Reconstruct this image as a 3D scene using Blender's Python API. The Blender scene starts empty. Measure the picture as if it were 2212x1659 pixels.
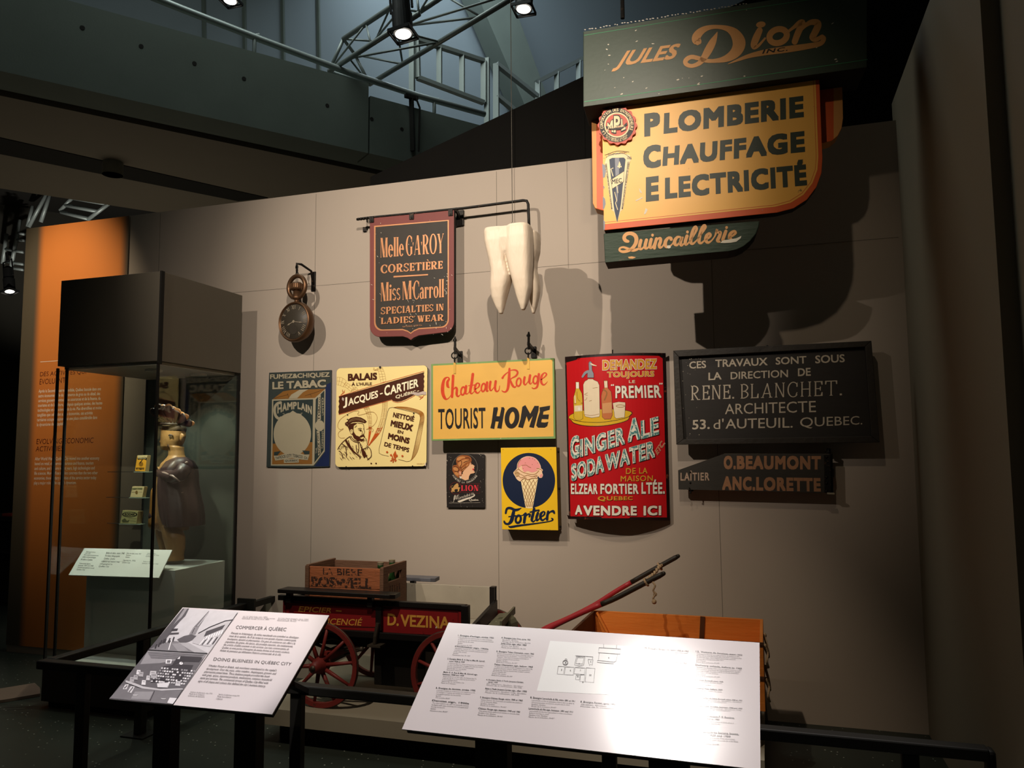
import bpy, bmesh, math, random
from math import sin, cos, pi, radians, tan, atan2, sqrt
from mathutils import Vector, Matrix, geometry

random.seed(7)
SC = bpy.context.scene
COL = SC.collection

# ------------------------------------------------------------------ camera
FW, FH, FPX = 2212.0, 1659.0, 1690.0
RT = Vector((0.95233, 0.30476, -0.01421))
YAW, PITCH, ROLL = radians(17.718), radians(5.217), radians(-0.456)
FWD = Vector((-sin(YAW)*cos(PITCH), cos(YAW)*cos(PITCH), sin(PITCH)))
_r = Vector((cos(YAW), sin(YAW), 0)); _u = _r.cross(FWD)
RT = cos(ROLL)*_r + sin(ROLL)*_u
UP = -sin(ROLL)*_r + cos(ROLL)*_u
CAM = Vector((0, 0, 1.6))
cd = bpy.data.cameras.new('camera'); cam = bpy.data.objects.new('camera', cd); COL.objects.link(cam)
cd.sensor_width = 36.0; cd.sensor_fit = 'HORIZONTAL'; cd.lens = 36.0*FPX/FW
cd.clip_start = 0.05; cd.clip_end = 100
cam.matrix_world = Matrix.Translation(CAM) @ Matrix((RT, UP, -FWD)).transposed().to_4x4()
SC.camera = cam

# ------------------------------------------------------------------ world, exposure
w = bpy.data.worlds.new('world'); SC.world = w; w.use_nodes = True
bg = w.node_tree.nodes['Background']; bg.inputs[0].default_value = (0.30, 0.30, 0.25, 1); bg.inputs[1].default_value = 0.06
SC.view_settings.view_transform = 'Standard'; SC.view_settings.look = 'None'
SC.view_settings.gamma = 1.0; SC.view_settings.use_curve_mapping = False
SC.view_settings.exposure = 0.0

# ------------------------------------------------------------------ lights
def spot(name, loc, target, power, color, size=40, blend=0.5, radius=0.04):
    l = bpy.data.lights.new(name, 'SPOT'); o = bpy.data.objects.new(name, l); COL.objects.link(o)
    l.energy = power; l.color = color; l.spot_size = radians(size); l.spot_blend = blend; l.shadow_soft_size = radius
    o.location = loc
    o.rotation_euler = (Vector(target)-Vector(loc)).to_track_quat('-Z', 'Y').to_euler()
    return o
def area(name, loc, target, power, color, sx, sy):
    l = bpy.data.lights.new(name, 'AREA'); o = bpy.data.objects.new(name, l); COL.objects.link(o)
    l.energy = power; l.color = color; l.shape = 'RECTANGLE'; l.size = sx; l.size_y = sy
    o.location = loc
    o.rotation_euler = (Vector(target)-Vector(loc)).to_track_quat('-Z', 'Y').to_euler()
    return o
WARM = (1.0, 0.87, 0.735)
spot('spot_overhead', (-0.2, 0.2, 4.8), (-2.15, 5.1, 2.65), 1010, WARM, 50, 1.0, 0.025)
spot('spot_side', (-3.3, -0.1, 4.7), (-1.95, 5.1, 2.7), 1010, WARM, 48, 1.0, 0.025)
spot('spot_hanging_sign', (-0.33, 1.8, 4.42), (-0.50, 4.26, 2.85), 62, (1.0, 0.82, 0.60), 60, 1.0, 0.03)
spot('spot_wagon', (-2.3, 1.3, 4.7), (-1.75, 4.3, 0.45), 430, (1.0, 0.84, 0.66), 36, 1.0, 0.03)
spot('spot_boxes', (-1.3, 1.2, 4.7), (-0.45, 4.4, 0.55), 300, (1.0, 0.82, 0.62), 26, 1.0, 0.03)
spot('spot_reading_panel', (-0.90, 2.95, 4.9), (-0.42, 2.75, 0.8), 700, (1.0, 0.92, 0.87), 34, 0.6, 0.07)
spot('spot_reading_panel_small', (-1.4, 1.6, 4.9), (-2.15, 2.7, 0.8), 900, (1.0, 0.93, 0.90), 15, 0.6, 0.05)
area('daylight_atrium', (-4.0, 11.5, 11.5), (-2.6, 15.5, 7.0), 300, (0.78, 0.92, 1.0), 5, 3)
area('daylight_beam', (-4.5, 5.6, 9.5), (-4.6, 7.6, 5.3), 170, (0.85, 0.95, 0.9), 4, 3)
spot('hall_truss_fill', (-8.8, 7.2, 2.2), (-10.4, 9.3, 5.1), 420, (1.0, 0.95, 0.85), 70, 0.8, 0.05)  # added lamp, lifts the dim hall truss from below
area('soffit_fill', (-8.2, 8.4, 1.5), (-6.5, 8.0, 5.0), 30, (1.0, 0.88, 0.66), 4, 4)  # added fill for the soffit, out of view behind the main wall

# ------------------------------------------------------------------ pixel of the photograph -> point in the room
YW = 5.106                         # the plane of the main wall
def ray(px, py): return RT*((px-FW/2)/FPX) - UP*((py-FH/2)/FPX) + FWD
def at_y(px, py, y): d = ray(px, py); return CAM + d*((y-CAM.y)/d.y)
def at_z(px, py, z): d = ray(px, py); return CAM + d*((z-CAM.z)/d.z)
def at_x(px, py, x): d = ray(px, py); return CAM + d*((x-CAM.x)/d.x)
def at_plane(px, py, p, n): d = ray(px, py); return CAM + d*((p-CAM).dot(n)/d.dot(n))

# ------------------------------------------------------------------ materials
def srgb(h):
    h = h.lstrip('#'); c = [int(h[i:i+2], 16)/255 for i in (0, 2, 4)]
    return tuple(x/12.92 if x <= 0.04045 else ((x+0.055)/1.055)**2.4 for x in c)
MATS = {}
def mat(name, color, rough=0.6, metal=0.0, var=0.12, scale=6.0, bump=0.0, bscale=60.0, chips=None, chip_amt=0.0, chip_scale=25.0, stretch=(1, 1, 1), spec=0.3):
    if name in MATS: return MATS[name]
    c = srgb(color) if isinstance(color, str) else color
    m = bpy.data.materials.new(name); m.use_nodes = True; nt = m.node_tree; N = nt.nodes; L = nt.links
    b = N['Principled BSDF']; b.inputs['Roughness'].default_value = rough; b.inputs['Metallic'].default_value = metal
    b.inputs['Specular IOR Level'].default_value = spec
    tc = N.new('ShaderNodeTexCoord'); mp = N.new('ShaderNodeMapping'); mp.inputs['Scale'].default_value = stretch
    L.new(tc.outputs['Object'], mp.inputs['Vector'])
    nz = N.new('ShaderNodeTexNoise'); nz.inputs['Scale'].default_value = scale; nz.inputs['Detail'].default_value = 6
    L.new(mp.outputs[0], nz.inputs['Vector'])
    mx = N.new('ShaderNodeMix'); mx.data_type = 'RGBA'
    mx.inputs['A'].default_value = tuple(x*(1-var) for x in c)+(1,); mx.inputs['B'].default_value = tuple(min(1, x*(1+var)) for x in c)+(1,)
    L.new(nz.outputs['Fac'], mx.inputs['Factor'])
    out = mx.outputs['Result']
    if chips:
        n2 = N.new('ShaderNodeTexNoise'); n2.inputs['Scale'].default_value = chip_scale; n2.inputs['Detail'].default_value = 5; n2.inputs['Roughness'].default_value = 0.65
        L.new(mp.outputs[0], n2.inputs['Vector'])
        r = N.new('ShaderNodeValToRGB'); t = 0.5+0.22*(1-chip_amt*4)
        r.color_ramp.elements[0].position = t; r.color_ramp.elements[1].position = t+0.02
        L.new(n2.outputs['Fac'], r.inputs['Fac'])
        m2 = N.new('ShaderNodeMix'); m2.data_type = 'RGBA'
        L.new(r.outputs['Color'], m2.inputs['Factor']); L.new(out, m2.inputs['A']); m2.inputs['B'].default_value = srgb(chips)+(1,)
        out = m2.outputs['Result']
    L.new(out, b.inputs['Base Color'])
    if bump:
        n3 = N.new('ShaderNodeTexNoise'); n3.inputs['Scale'].default_value = bscale; n3.inputs['Detail'].default_value = 4
        L.new(mp.outputs[0], n3.inputs['Vector'])
        bp = N.new('ShaderNodeBump'); bp.inputs['Strength'].default_value = bump; bp.inputs['Distance'].default_value = 0.01
        L.new(n3.outputs['Fac'], bp.inputs['Height']); L.new(bp.outputs[0], b.inputs['Normal'])
    MATS[name] = m; return m
def emit_mat(name, color, strength):
    if name in MATS: return MATS[name]
    m = bpy.data.materials.new(name); m.use_nodes = True; b = m.node_tree.nodes['Principled BSDF']
    b.inputs['Base Color'].default_value = (*srgb(color), 1); b.inputs['Emission Color'].default_value = (*srgb(color), 1); b.inputs['Emission Strength'].default_value = strength
    MATS[name] = m; return m
def glass_mat():
    m = bpy.data.materials.new('showcase_glass'); m.use_nodes = True; nt = m.node_tree; N = nt.nodes; L = nt.links
    N.remove(N['Principled BSDF']); o = N['Material Output']
    t = N.new('ShaderNodeBsdfTransparent'); t.inputs[0].default_value = (0.955, 0.975, 0.955, 1)
    g = N.new('ShaderNodeBsdfGlossy'); g.inputs['Roughness'].default_value = 0.02
    lw = N.new('ShaderNodeLayerWeight'); lw.inputs[0].default_value = 0.5
    pw = N.new('ShaderNodeMath'); pw.operation = 'POWER'; pw.inputs[1].default_value = 4.0; L.new(lw.outputs['Facing'], pw.inputs[0])
    f = N.new('ShaderNodeMath'); f.operation = 'MULTIPLY_ADD'; f.inputs[1].default_value = 0.6; f.inputs[2].default_value = 0.03; L.new(pw.outputs[0], f.inputs[0])
    mx = N.new('ShaderNodeMixShader'); L.new(f.outputs[0], mx.inputs[0]); L.new(t.outputs[0], mx.inputs[1]); L.new(g.outputs[0], mx.inputs[2])
    L.new(mx.outputs[0], o.inputs['Surface']); return m

# ------------------------------------------------------------------ objects
ORG = {}
def link(name, me, parent=None):
    o = bpy.data.objects.new(name, me); COL.objects.link(o)
    if parent is not None: o.parent = parent
    return o
def tag(o, label=None, cat=None, group=None, kind=None):
    if label: o['label'] = label
    if cat: o['category'] = cat
    if group: o['group'] = group
    if kind: o['kind'] = kind
    return o
def thing(name, loc, label, cat, group=None):
    o = bpy.data.objects.new(name, None); COL.objects.link(o); o.location = loc; o.empty_display_size = 0.05
    ORG[o.name] = Vector(loc); return tag(o, label, cat, group)
class MB:
    """collects geometry in room coordinates and links it as one mesh object"""
    def __init__(s): s.v = []; s.f = []; s.m = []; s.mats = []
    def mi(s, m):
        if m not in s.mats: s.mats.append(m)
        return s.mats.index(m)
    def add(s, vs, fs, m):
        b = len(s.v); s.v += [Vector(v) for v in vs]; k = s.mi(m)
        for f in fs: s.f.append([i+b for i in f]); s.m.append(k)
        return s
    def box(s, lo, hi, m):
        x0, y0, z0 = lo; x1, y1, z1 = hi
        return s.add([(x0,y0,z0),(x1,y0,z0),(x1,y1,z0),(x0,y1,z0),(x0,y0,z1),(x1,y0,z1),(x1,y1,z1),(x0,y1,z1)],
                     [(3,2,1,0),(4,5,6,7),(0,1,5,4),(1,2,6,5),(2,3,7,6),(3,0,4,7)], m)
    def bar(s, a, b, wx, wy, m, up=(0, 0, 1)):
        """a square bar from a to b"""
        a = Vector(a); b = Vector(b); d = (b-a).normalized(); u = Vector(up)
        if abs(d.dot(u)) > 0.98: u = Vector((0, 1, 0))
        sx = d.cross(u).normalized()*wx/2; sy = sx.cross(d).normalized()*wy/2
        vs = [a-sx-sy, a+sx-sy, a+sx+sy, a-sx+sy, b-sx-sy, b+sx-sy, b+sx+sy, b-sx+sy]
        return s.add(vs, [(0,1,2,3),(7,6,5,4),(0,4,5,1),(1,5,6,2),(2,6,7,3),(3,7,4,0)], m)
    def tube(s, pts, r, m, n=10, cap=True):
        pts = [Vector(p) for p in pts]; R = r if isinstance(r, (list, tuple)) else [r]*len(pts)
        vs = []; fs = []; prev = None
        for i, p in enumerate(pts):
            d = (pts[min(i+1, len(pts)-1)]-pts[max(i-1, 0)]).normalized()
            if prev is None:
                u = Vector((0, 0, 1)) if abs(d.z) < 0.9 else Vector((1, 0, 0)); a = d.cross(u).normalized()
            else:
                a = (prev-d*prev.dot(d)).normalized()
            prev = a; b = d.cross(a)
            for k in range(n): t = 2*pi*k/n; vs.append(p+(a*cos(t)+b*sin(t))*R[i])
        for i in range(len(pts)-1):
            for k in range(n): fs.append((i*n+k, i*n+(k+1)%n, (i+1)*n+(k+1)%n, (i+1)*n+k))
        if cap: fs.append(tuple(range(n))[::-1]); fs.append(tuple((len(pts)-1)*n+k for k in range(n)))
        return s.add(vs, fs, m)
    def ring(s, c, nrm, R, r, m, N=28, n=8, sx=1.0, a0=0.0, a1=2*pi):
        c = Vector(c); nz = Vector(nrm).normalized(); a = nz.cross(Vector((0, 0, 1)))
        if a.length < 0.01: a = Vector((1, 0, 0))
        a.normalize(); b = a.cross(nz)
        full = abs(a1-a0-2*pi) < 1e-6
        pts = [c+a*(cos(a0+(a1-a0)*i/N)*R*sx)-b*(sin(a0+(a1-a0)*i/N)*R) for i in range(N+1)]
        return s.tube(pts, r, m, n, cap=not full)
    def lathe(s, o, axis, prof, m, n=24, e=None):
        """profile of (radius, height along axis)"""
        o = Vector(o); ax = Vector(axis).normalized(); u = Vector((0, 0, 1)) if abs(ax.z) < 0.9 else Vector((1, 0, 0))
        a = ax.cross(u).normalized(); b = ax.cross(a); vs = []; fs = []
        for r, h in prof:
            for k in range(n): t = 2*pi*k/n; vs.append(o+ax*h+(a*cos(t)+b*sin(t))*r)
        for i in range(len(prof)-1):
            for k in range(n): fs.append((i*n+k, i*n+(k+1)%n, (i+1)*n+(k+1)%n, (i+1)*n+k))
        if prof[0][0] > 1e-4: fs.append(tuple(range(n))[::-1])
        if prof[-1][0] > 1e-4: fs.append(tuple((len(prof)-1)*n+k for k in range(n)))
        return s.add(vs, fs, m)
    def ball(s, c, r, m, n=12, sc=(1, 1, 1)):
        vs = []; fs = []; c = Vector(c)
        for i in range(n+1):
            th = pi*i/n
            for k in range(2*n): ph = pi*k/n; vs.append(c+Vector((sin(th)*cos(ph)*r*sc[0], sin(th)*sin(ph)*r*sc[1], cos(th)*r*sc[2])))
        for i in range(n):
            for k in range(2*n): fs.append((i*2*n+k, (i+1)*2*n+k, (i+1)*2*n+(k+1) % (2*n), i*2*n+(k+1) % (2*n)))
        return s.add(vs, fs, m)
    def prism(s, poly, off, m, mside=None):
        """polygon of room points extruded along the vector off"""
        poly = [Vector(p) for p in poly]; off = Vector(off); n = len(poly)
        fs = [tuple(range(n)), tuple(range(2*n-1, n-1, -1))]
        b = len(s.v); s.v += poly+[p+off for p in poly]
        k = s.mi(m); ks = s.mi(mside or m)
        tri = geometry.tessellate_polygon([poly])
        for t in tri: s.f.append([b+i for i in t]); s.m.append(k)
        for t in tri: s.f.append([b+n+i for i in reversed(t)]); s.m.append(ks)
        for i in range(n): s.f.append([b+i, b+(i+1)%n, b+n+(i+1)%n, b+n+i]); s.m.append(ks)
        return s
    def build(s, name, parent=None, bevel=0.0, smooth=False, recalc=True):
        me = bpy.data.meshes.new(name)
        root = parent
        while root is not None and root.parent is not None: root = root.parent
        if root is not None: org = ORG[root.name]
        else:
            xs = [v.x for v in s.v]; ys = [v.y for v in s.v]; zs = [v.z for v in s.v]
            org = Vector(((min(xs)+max(xs))/2, (min(ys)+max(ys))/2, min(zs)))
        me.from_pydata([v-org for v in s.v], [], s.f)
        for m in s.mats: me.materials.append(m)
        me.polygons.foreach_set('material_index', s.m)
        if recalc:
            bm = bmesh.new(); bm.from_mesh(me); bmesh.ops.recalc_face_normals(bm, faces=bm.faces); bm.to_mesh(me); bm.free()
        if smooth: me.polygons.foreach_set('use_smooth', [True]*len(me.polygons))
        me.update()
        o = link(name, me, parent)
        if root is None: o.location = org; ORG[o.name] = org
        if bevel:
            md = o.modifiers.new('bevel', 'BEVEL'); md.width = bevel; md.segments = 2; md.limit_method = 'ANGLE'
        if smooth:
            pass
        return o
def structure(mb, name, **k): return tag(mb.build(name, **k), kind='structure')
def copy_tree(o, parent=None):
    c = o.copy(); COL.objects.link(c)
    if parent is not None: c.parent = parent
    for ch in list(o.children): copy_tree(ch, c)
    return c

# ------------------------------------------------------------------ lettering and painted faces
_TX = {}
def glyphs(txt, bold=0.0, res=3, spacing=1.0):
    """a built-in font string as 2-D triangles, with its plain bounding box"""
    key = (txt, round(bold, 4), res, spacing)
    if key in _TX: return _TX[key]
    def mk(off):
        cu = bpy.data.curves.new('t', 'FONT'); cu.body = txt; cu.size = 1.0; cu.offset = off; cu.resolution_u = res; cu.space_character = spacing
        cu.fill_mode = 'FRONT'
        ob = bpy.data.objects.new('t', cu); me = bpy.data.meshes.new_from_object(ob)
        vs = [(v.co.x, v.co.y) for v in me.vertices]; fs = [tuple(p.vertices) for p in me.polygons]
        bpy.data.objects.remove(ob); bpy.data.curves.remove(cu); bpy.data.meshes.remove(me)
        return vs, fs
    v, f = mk(bold)
    xs = [p[0] for p in v]; ys = [p[1] for p in v]
    _TX[key] = (v, f, (min(xs), min(ys), max(xs), max(ys))); return _TX[key]
def homog(q):
    """unit square -> quad BL, BR, TR, TL"""
    (x0, y0), (x1, y1), (x2, y2), (x3, y3) = q
    dx1, dx2, dx3 = x1-x2, x3-x2, x0-x1+x2-x3; dy1, dy2, dy3 = y1-y2, y3-y2, y0-y1+y2-y3
    D = dx1*dy2-dx2*dy1; g = (dx3*dy2-dx2*dy3)/D; h = (dx1*dy3-dx3*dy1)/D
    a, b, c, d, e, f = x1-x0+g*x1, x3-x0+h*x3, x0, y1-y0+g*y1, y3-y0+h*y3, y0
    def F(u, v): k = g*u+h*v+1; return ((a*u+b*v+c)/k, (d*u+e*v+f)/k)
    return F
def smooth_path(pts, per=5, closed=False):
    """Catmull-Rom through points of any dimension"""
    P = [tuple(p) for p in pts]; n = len(P); out = []
    rng = n if closed else n-1
    for i in range(rng):
        p0 = P[(i-1) % n] if closed else P[max(i-1, 0)]; p1 = P[i]; p2 = P[(i+1) % n]; p3 = P[(i+2) % n] if closed else P[min(i+2, n-1)]
        for k in range(per):
            t = k/per
            out.append(tuple(0.5*(2*b+(c-a)*t+(2*a-5*b+4*c-d)*t*t+(3*b-a-3*c+d)*t**3) for a, b, c, d in zip(p0, p1, p2, p3)))
    if not closed: out.append(P[-1])
    return out
def ell(cx, cy, rx, ry, n=40, rot=0.0, a0=0.0, a1=2*pi):
    c, s = cos(rot), sin(rot)
    return [(cx+rx*cos(t)*c-ry*sin(t)*s, cy+rx*cos(t)*s+ry*sin(t)*c) for t in [a0+(a1-a0)*i/n for i in range(n if abs(a1-a0-2*pi) < 1e-6 else n+1)]]
class Face:
    """one painted face: crop pixels -> photograph pixels -> points on the face"""
    def __init__(s, fn, nrm, org=(0, 0), sc=1.0, step=0.0007, maxlen=None):
        s.fn = fn; s.n = Vector(nrm).normalized(); s.o = org; s.k = sc; s.step = step; s.g = {}; s.c = 0; s.ml = maxlen; s.num = 0
    def lay(s, layer):          # every stroke lies a hair above the one before it
        s.c += 1; return layer+s.c*0.000008/s.step
    def key(s, grp):            # each line of lettering is a part of its own
        if grp in ('lettering', 'heading', 'body_text', 'caption_text', 'print'): s.num += 1; return '%s|%d' % (grp, s.num)
        return grp
    def view(s, org, sc): s.o = org; s.k = sc; return s
    def P(s, x, y, layer=0): return s.fn(s.o[0]+x/s.k, s.o[1]+y/s.k)+s.n*(s.step*layer)
    def mb(s, grp):
        if grp not in s.g: s.g[grp] = MB()
        return s.g[grp]
    def poly(s, pts, m, layer=1, grp='artwork', smooth=False, per=5):
        if smooth: pts = smooth_path(pts, per, True)
        layer = s.lay(layer)
        tri = [tuple(t) for t in geometry.tessellate_polygon([[Vector((p[0], p[1], 0)) for p in pts]])]
        if s.ml:
            pts = list(pts); todo = tri; tri = []; mids = {}
            while todo:
                t = todo.pop(); e = max(range(3), key=lambda i: abs(pts[t[i]][0]-pts[t[(i+1) % 3]][0]))
                a, b, c = t[e], t[(e+1) % 3], t[(e+2) % 3]
                if abs(pts[a][0]-pts[b][0]) <= s.ml: tri.append(t); continue
                k = (min(a, b), max(a, b))
                if k not in mids: mids[k] = len(pts); pts.append(((pts[a][0]+pts[b][0])/2, (pts[a][1]+pts[b][1])/2))
                q = mids[k]; todo += [(a, q, c), (q, b, c)]
        vs = [s.P(p[0], p[1], layer) for p in pts]; fs = []
        for t in tri:
            a, b, c = [vs[i] for i in t]
            fs.append(t if (b-a).cross(c-a).dot(s.n) > 0 else t[::-1])
        s.mb(grp).add(vs, fs, m); return s
    def ringpoly(s, outer, inner, m, layer=1, grp='artwork'):
        layer = s.lay(layer); n = len(outer); vs = [s.P(*p, layer) for p in outer]+[s.P(*p, layer) for p in inner]
        s.mb(grp).add(vs, [(i, (i+1) % n, n+(i+1) % n, n+i) for i in range(n)], m); return s
    def line(s, pts, wd, m, layer=2, grp='artwork', smooth=True, closed=False, per=5, cap=True):
        """a brush stroke; points (x, y) or (x, y, width)"""
        P = [p if len(p) == 3 else (p[0], p[1], wd) for p in pts]
        if smooth and len(P) > 2: P = smooth_path(P, per, closed)
        elif closed: P = P+[P[0]]
        layer = s.lay(layer); n = len(P); L = []; R = []
        for i, (x, y, ww) in enumerate(P):
            if closed: a = P[(i-1) % n]; b = P[(i+1) % n]
            else: a = P[max(i-1, 0)]; b = P[min(i+1, n-1)]
            dx, dy = b[0]-a[0], b[1]-a[1]; l = sqrt(dx*dx+dy*dy) or 1
            ww = max(ww, 0.001); L.append((x-dy/l*ww/2, y+dx/l*ww/2)); R.append((x+dy/l*ww/2, y-dx/l*ww/2))
        vs = [s.P(*p, layer) for p in L]+[s.P(*p, layer) for p in R]
        fs = [(i, (i+1) % n, n+(i+1) % n, n+i) for i in range(n if closed and smooth else n-1)]
        s.mb(grp).add(vs, fs, m)
        if cap and not closed:
            for q in (P[0], P[-1]):
                if q[2] > 4: s.poly(ell(q[0], q[1], q[2]/2, q[2]/2, 12), m, layer, grp)
        return s
    def text(s, txt, q, m, layer=3, grp='lettering', bold=0.0, outline=None, res=3, spacing=1.0):
        grp = s.key(grp); F = homog(q); d = bold if bold > 0.012 else 0.0
        v, f, (x0, y0, x1, y1) = glyphs(txt, 0.0 if d else bold, res, spacing)
        d *= 0.8; x0 -= d; y0 -= d; x1 += d; y1 += d
        if outline: s._put(v, f, F, x0, y0, x1, y1, outline[0], layer-0.5, grp, d+outline[1])
        s._put(v, f, F, x0, y0, x1, y1, m, layer, grp, d); return s
    def _put(s, v, f, F, x0, y0, x1, y1, m, layer, grp, d):
        for dx, dy in ([(0, 0)] if d == 0 else [(i*d, j*d) for i in (-1, 0, 1) for j in (-1, 0, 1)]):
            l = s.lay(layer); s.mb(grp).add([s.P(*F((a+dx-x0)/(x1-x0), (b+dy-y0)/(y1-y0)), l) for a, b in v], f, m)
    def para(s, lines, q, m, layer=3, grp='lettering', bold=0.0, fill=0.72, first=None, res=2):
        """text lines set into a quad, each keeping its own length"""
        grp = s.key(grp); layer = s.lay(layer); F = homog(q); n = len(lines); G = [glyphs(t, bold, res) for t in lines]; W = max(g[2][2] for g in G)
        for i, (v, f, b) in enumerate(G):
            vb = 1-(i+1)/n+(1-fill)/n; k = fill/n/0.75
            s.mb(grp).add([s.P(*F(a/W, vb+c*k), layer) for a, c in v], f, m)
        return s
    def arc_text(s, txt, c, rx, ry, a0, a1, h, m, layer=3, grp='lettering', bold=0.0, inward=False, aspect=0.62):
        """letters round an ellipse; angles in degrees, clockwise on the picture from the right"""
        n = len(txt)
        for i, ch in enumerate(txt):
            if ch == ' ': continue
            t = radians(a0+(a1-a0)*(i+0.5)/n); px, py = c[0]+rx*cos(t), c[1]+ry*sin(t)
            ux, uy = -sin(t)*rx, cos(t)*ry; l = sqrt(ux*ux+uy*uy); ux /= l; uy /= l
            if a1 < a0: ux, uy = -ux, -uy
            nx, ny = uy, -ux
            w2 = h*aspect/2*(0.45 if ch in "I.'1," else 1.0)
            hh = h*(0.25 if ch in '.,' else 1.0)
            s.text(ch, [(px-ux*w2, py-uy*w2), (px+ux*w2, py+uy*w2), (px+ux*w2+nx*hh, py+uy*w2+ny*hh), (px-ux*w2+nx*hh, py-uy*w2+ny*hh)], m, layer, grp, bold, res=2)
        return s
    # a roman letter drawn with thick and thin strokes and bracketed serifs
    def roman(s, txt, q, m, layer=3, grp='lettering', thick=0.2, thin=0.07, serif=0.07, gap=0.12, outline=None):
        grp = s.key(grp); F = homog(q); X = 0.0; polys = []
        for ch in txt:
            if ch == ' ': X += 0.35; continue
            wd, parts = roman_glyph(ch, thick, thin, serif)
            for p in parts: polys.append([(X+a, b) for a, b in p])
            X += wd+gap
        X -= gap; top = max(1.0, max(b for p in polys for a, b in p))
        for p in polys: s.poly([F(a/X, b/top) for a, b in p], m, layer, grp)
        return s
    def build(s, parent, **names):
        out = []
        for g, mb in s.g.items():
            o = mb.build(g.split('|')[0], parent, recalc=False); out.append(o)
        s.g = {}; return out
def roman_glyph(ch, T, t, sf):
    """width and convex-ish polygons of a roman letter, cap height 1, x-height 0.62"""
    P = []
    def v(x, a=0.0, b=1.0, w=None, st=True, sb=True):
        w = w or T; P.append([(x, a), (x+w, a), (x+w, b), (x, b)])
        h = t*0.8
        if sb: P.append([(x-sf, a), (x+w+sf, a), (x+w+sf*0.4, a+h), (x-sf*0.4, a+h)])
        if st: P.append([(x-sf*0.4, b-h), (x+w+sf*0.4, b-h), (x+w+sf, b), (x-sf, b)])
    def h(x0, x1, y, w=None, drop=0): 
        w = w or t; P.append([(x0, y), (x1, y), (x1, y+w), (x0, y+w)])
        if drop: P.append([(x1-t, y+w/2-drop), (x1, y+w/2-drop), (x1, y+w/2+abs(drop)*0), (x1-t*2, y+w/2)] if drop > 0 else [(x1-t*2, y+w/2), (x1, y+w/2), (x1, y+w/2-drop), (x1-t, y+w/2-drop)])
    def dg(x0, y0, x1, y1, w): P.append([(x0, y0), (x0+w, y0), (x1+w, y1), (x1, y1)])
    def sv(x, y, w): P.append([(x-sf, y), (x+w+sf, y), (x+w+sf, y+t*0.8), (x-sf, y+t*0.8)])
    def arc(cx, cy, rx, ry, a0, a1, n=20, w=None):
        w = w or T
        for i in range(n):
            p, r = radians(a0+(a1-a0)*i/n), radians(a0+(a1-a0)*(i+1)/n)
            ix, iy = max(rx-w, 0.01), max(ry-t, 0.01)
            P.append([(cx+rx*cos(p), cy+ry*sin(p)), (cx+rx*cos(r), cy+ry*sin(r)), (cx+ix*cos(r), cy+iy*sin(r)), (cx+ix*cos(p), cy+iy*sin(p))])
    W = 0.36+T
    if ch == 'I': v(sf); wd = T+2*sf
    elif ch in 'EÈÉ':
        v(sf); x1 = sf+W; h(sf+T*0.8, x1, 1-t, drop=0.22); h(sf+T*0.8, x1-0.1, 0.5-t/2); h(sf+T*0.8, x1, 0, drop=-0.22); wd = x1
        P.append([(x1-0.1-t, 0.38), (x1-0.1, 0.36), (x1-0.1, 0.64), (x1-0.1-t, 0.62)])
        if ch == 'È': P.append([(sf+0.1, 1.3), (sf+0.3, 1.1), (sf+0.36, 1.12), (sf+0.24, 1.32)])
    elif ch == 'L': v(sf); x1 = sf+W; h(sf+T*0.8, x1, 0, drop=-0.28); wd = x1
    elif ch == 'T': v(0.3, st=False); h(0, 0.6+T, 1-t); P.append([(0, 0.76), (t, 0.76), (t*1.6, 1), (0, 1)]); P.append([(0.6+T-t*1.6, 1), (0.6+T-t, 0.76), (0.6+T, 0.76), (0.6+T, 1)]); wd = 0.6+T
    elif ch == 'H': v(sf); v(sf+W, 0, 1); h(sf+T, sf+W, 0.5-t/2); wd = 2*sf+W+T
    elif ch == 'N': v(sf, 0, 1, t); dg(sf+0.42, 0, sf, 1, T); v(sf+0.42+T-t, 0, 1, t, sb=False); wd = sf*2+0.42+T
    elif ch == 'M': v(sf, 0, 1, t); dg(sf+0.3, 0, sf, 1, T); dg(sf+0.3+T*0.4, 0, sf+0.62, 1, t); v(sf+0.62, 0, 1, T); wd = 2*sf+0.62+T
    elif ch == 'A': dg(sf, 0, 0.30+sf, 1, t); dg(0.48+sf, 0, 0.28+sf, 1, T); h(sf+0.1, sf+0.52, 0.26); sv(sf, 0, t); sv(sf+0.48, 0, T); wd = 0.48+T+2*sf
    elif ch == 'Y': dg(0.28, 0.45, sf, 1, T); dg(0.28+T*0.5, 0.45, 0.28+T+0.2, 1, t); v(0.28, 0, 0.47, T, st=False); sv(sf, 1-t*0.8, T); sv(0.48+T, 1-t*0.8, t); wd = 0.48+T+t+sf
    elif ch == 'W': dg(0.2+sf, 0, sf, 1, T); dg(0.2+sf+T*0.5, 0, 0.42+sf, 1, t); dg(0.52+sf, 0, 0.36+sf, 1, T); dg(0.52+sf+T*0.5, 0, 0.78+sf, 1, t); sv(sf, 1-t*0.8, T); sv(0.78+sf, 1-t*0.8, t); wd = 0.78+t+2*sf
    elif ch in 'PRB':
        v(sf); x = sf+T; r = 0.27
        lo = 0.46 if ch != 'B' else 0.5
        arc(x+0.02, (1+lo)/2, r+T*0.75, (1-lo)/2+t/2, -90, 90, 16)
        wd = x+r+T*0.75
        if ch == 'R': dg(sf+0.32+T*0.6, 0, sf+T*0.9, 0.5, T); sv(sf+0.36+T*0.6, 0, T); wd = sf+0.36+T*1.6+sf
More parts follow.
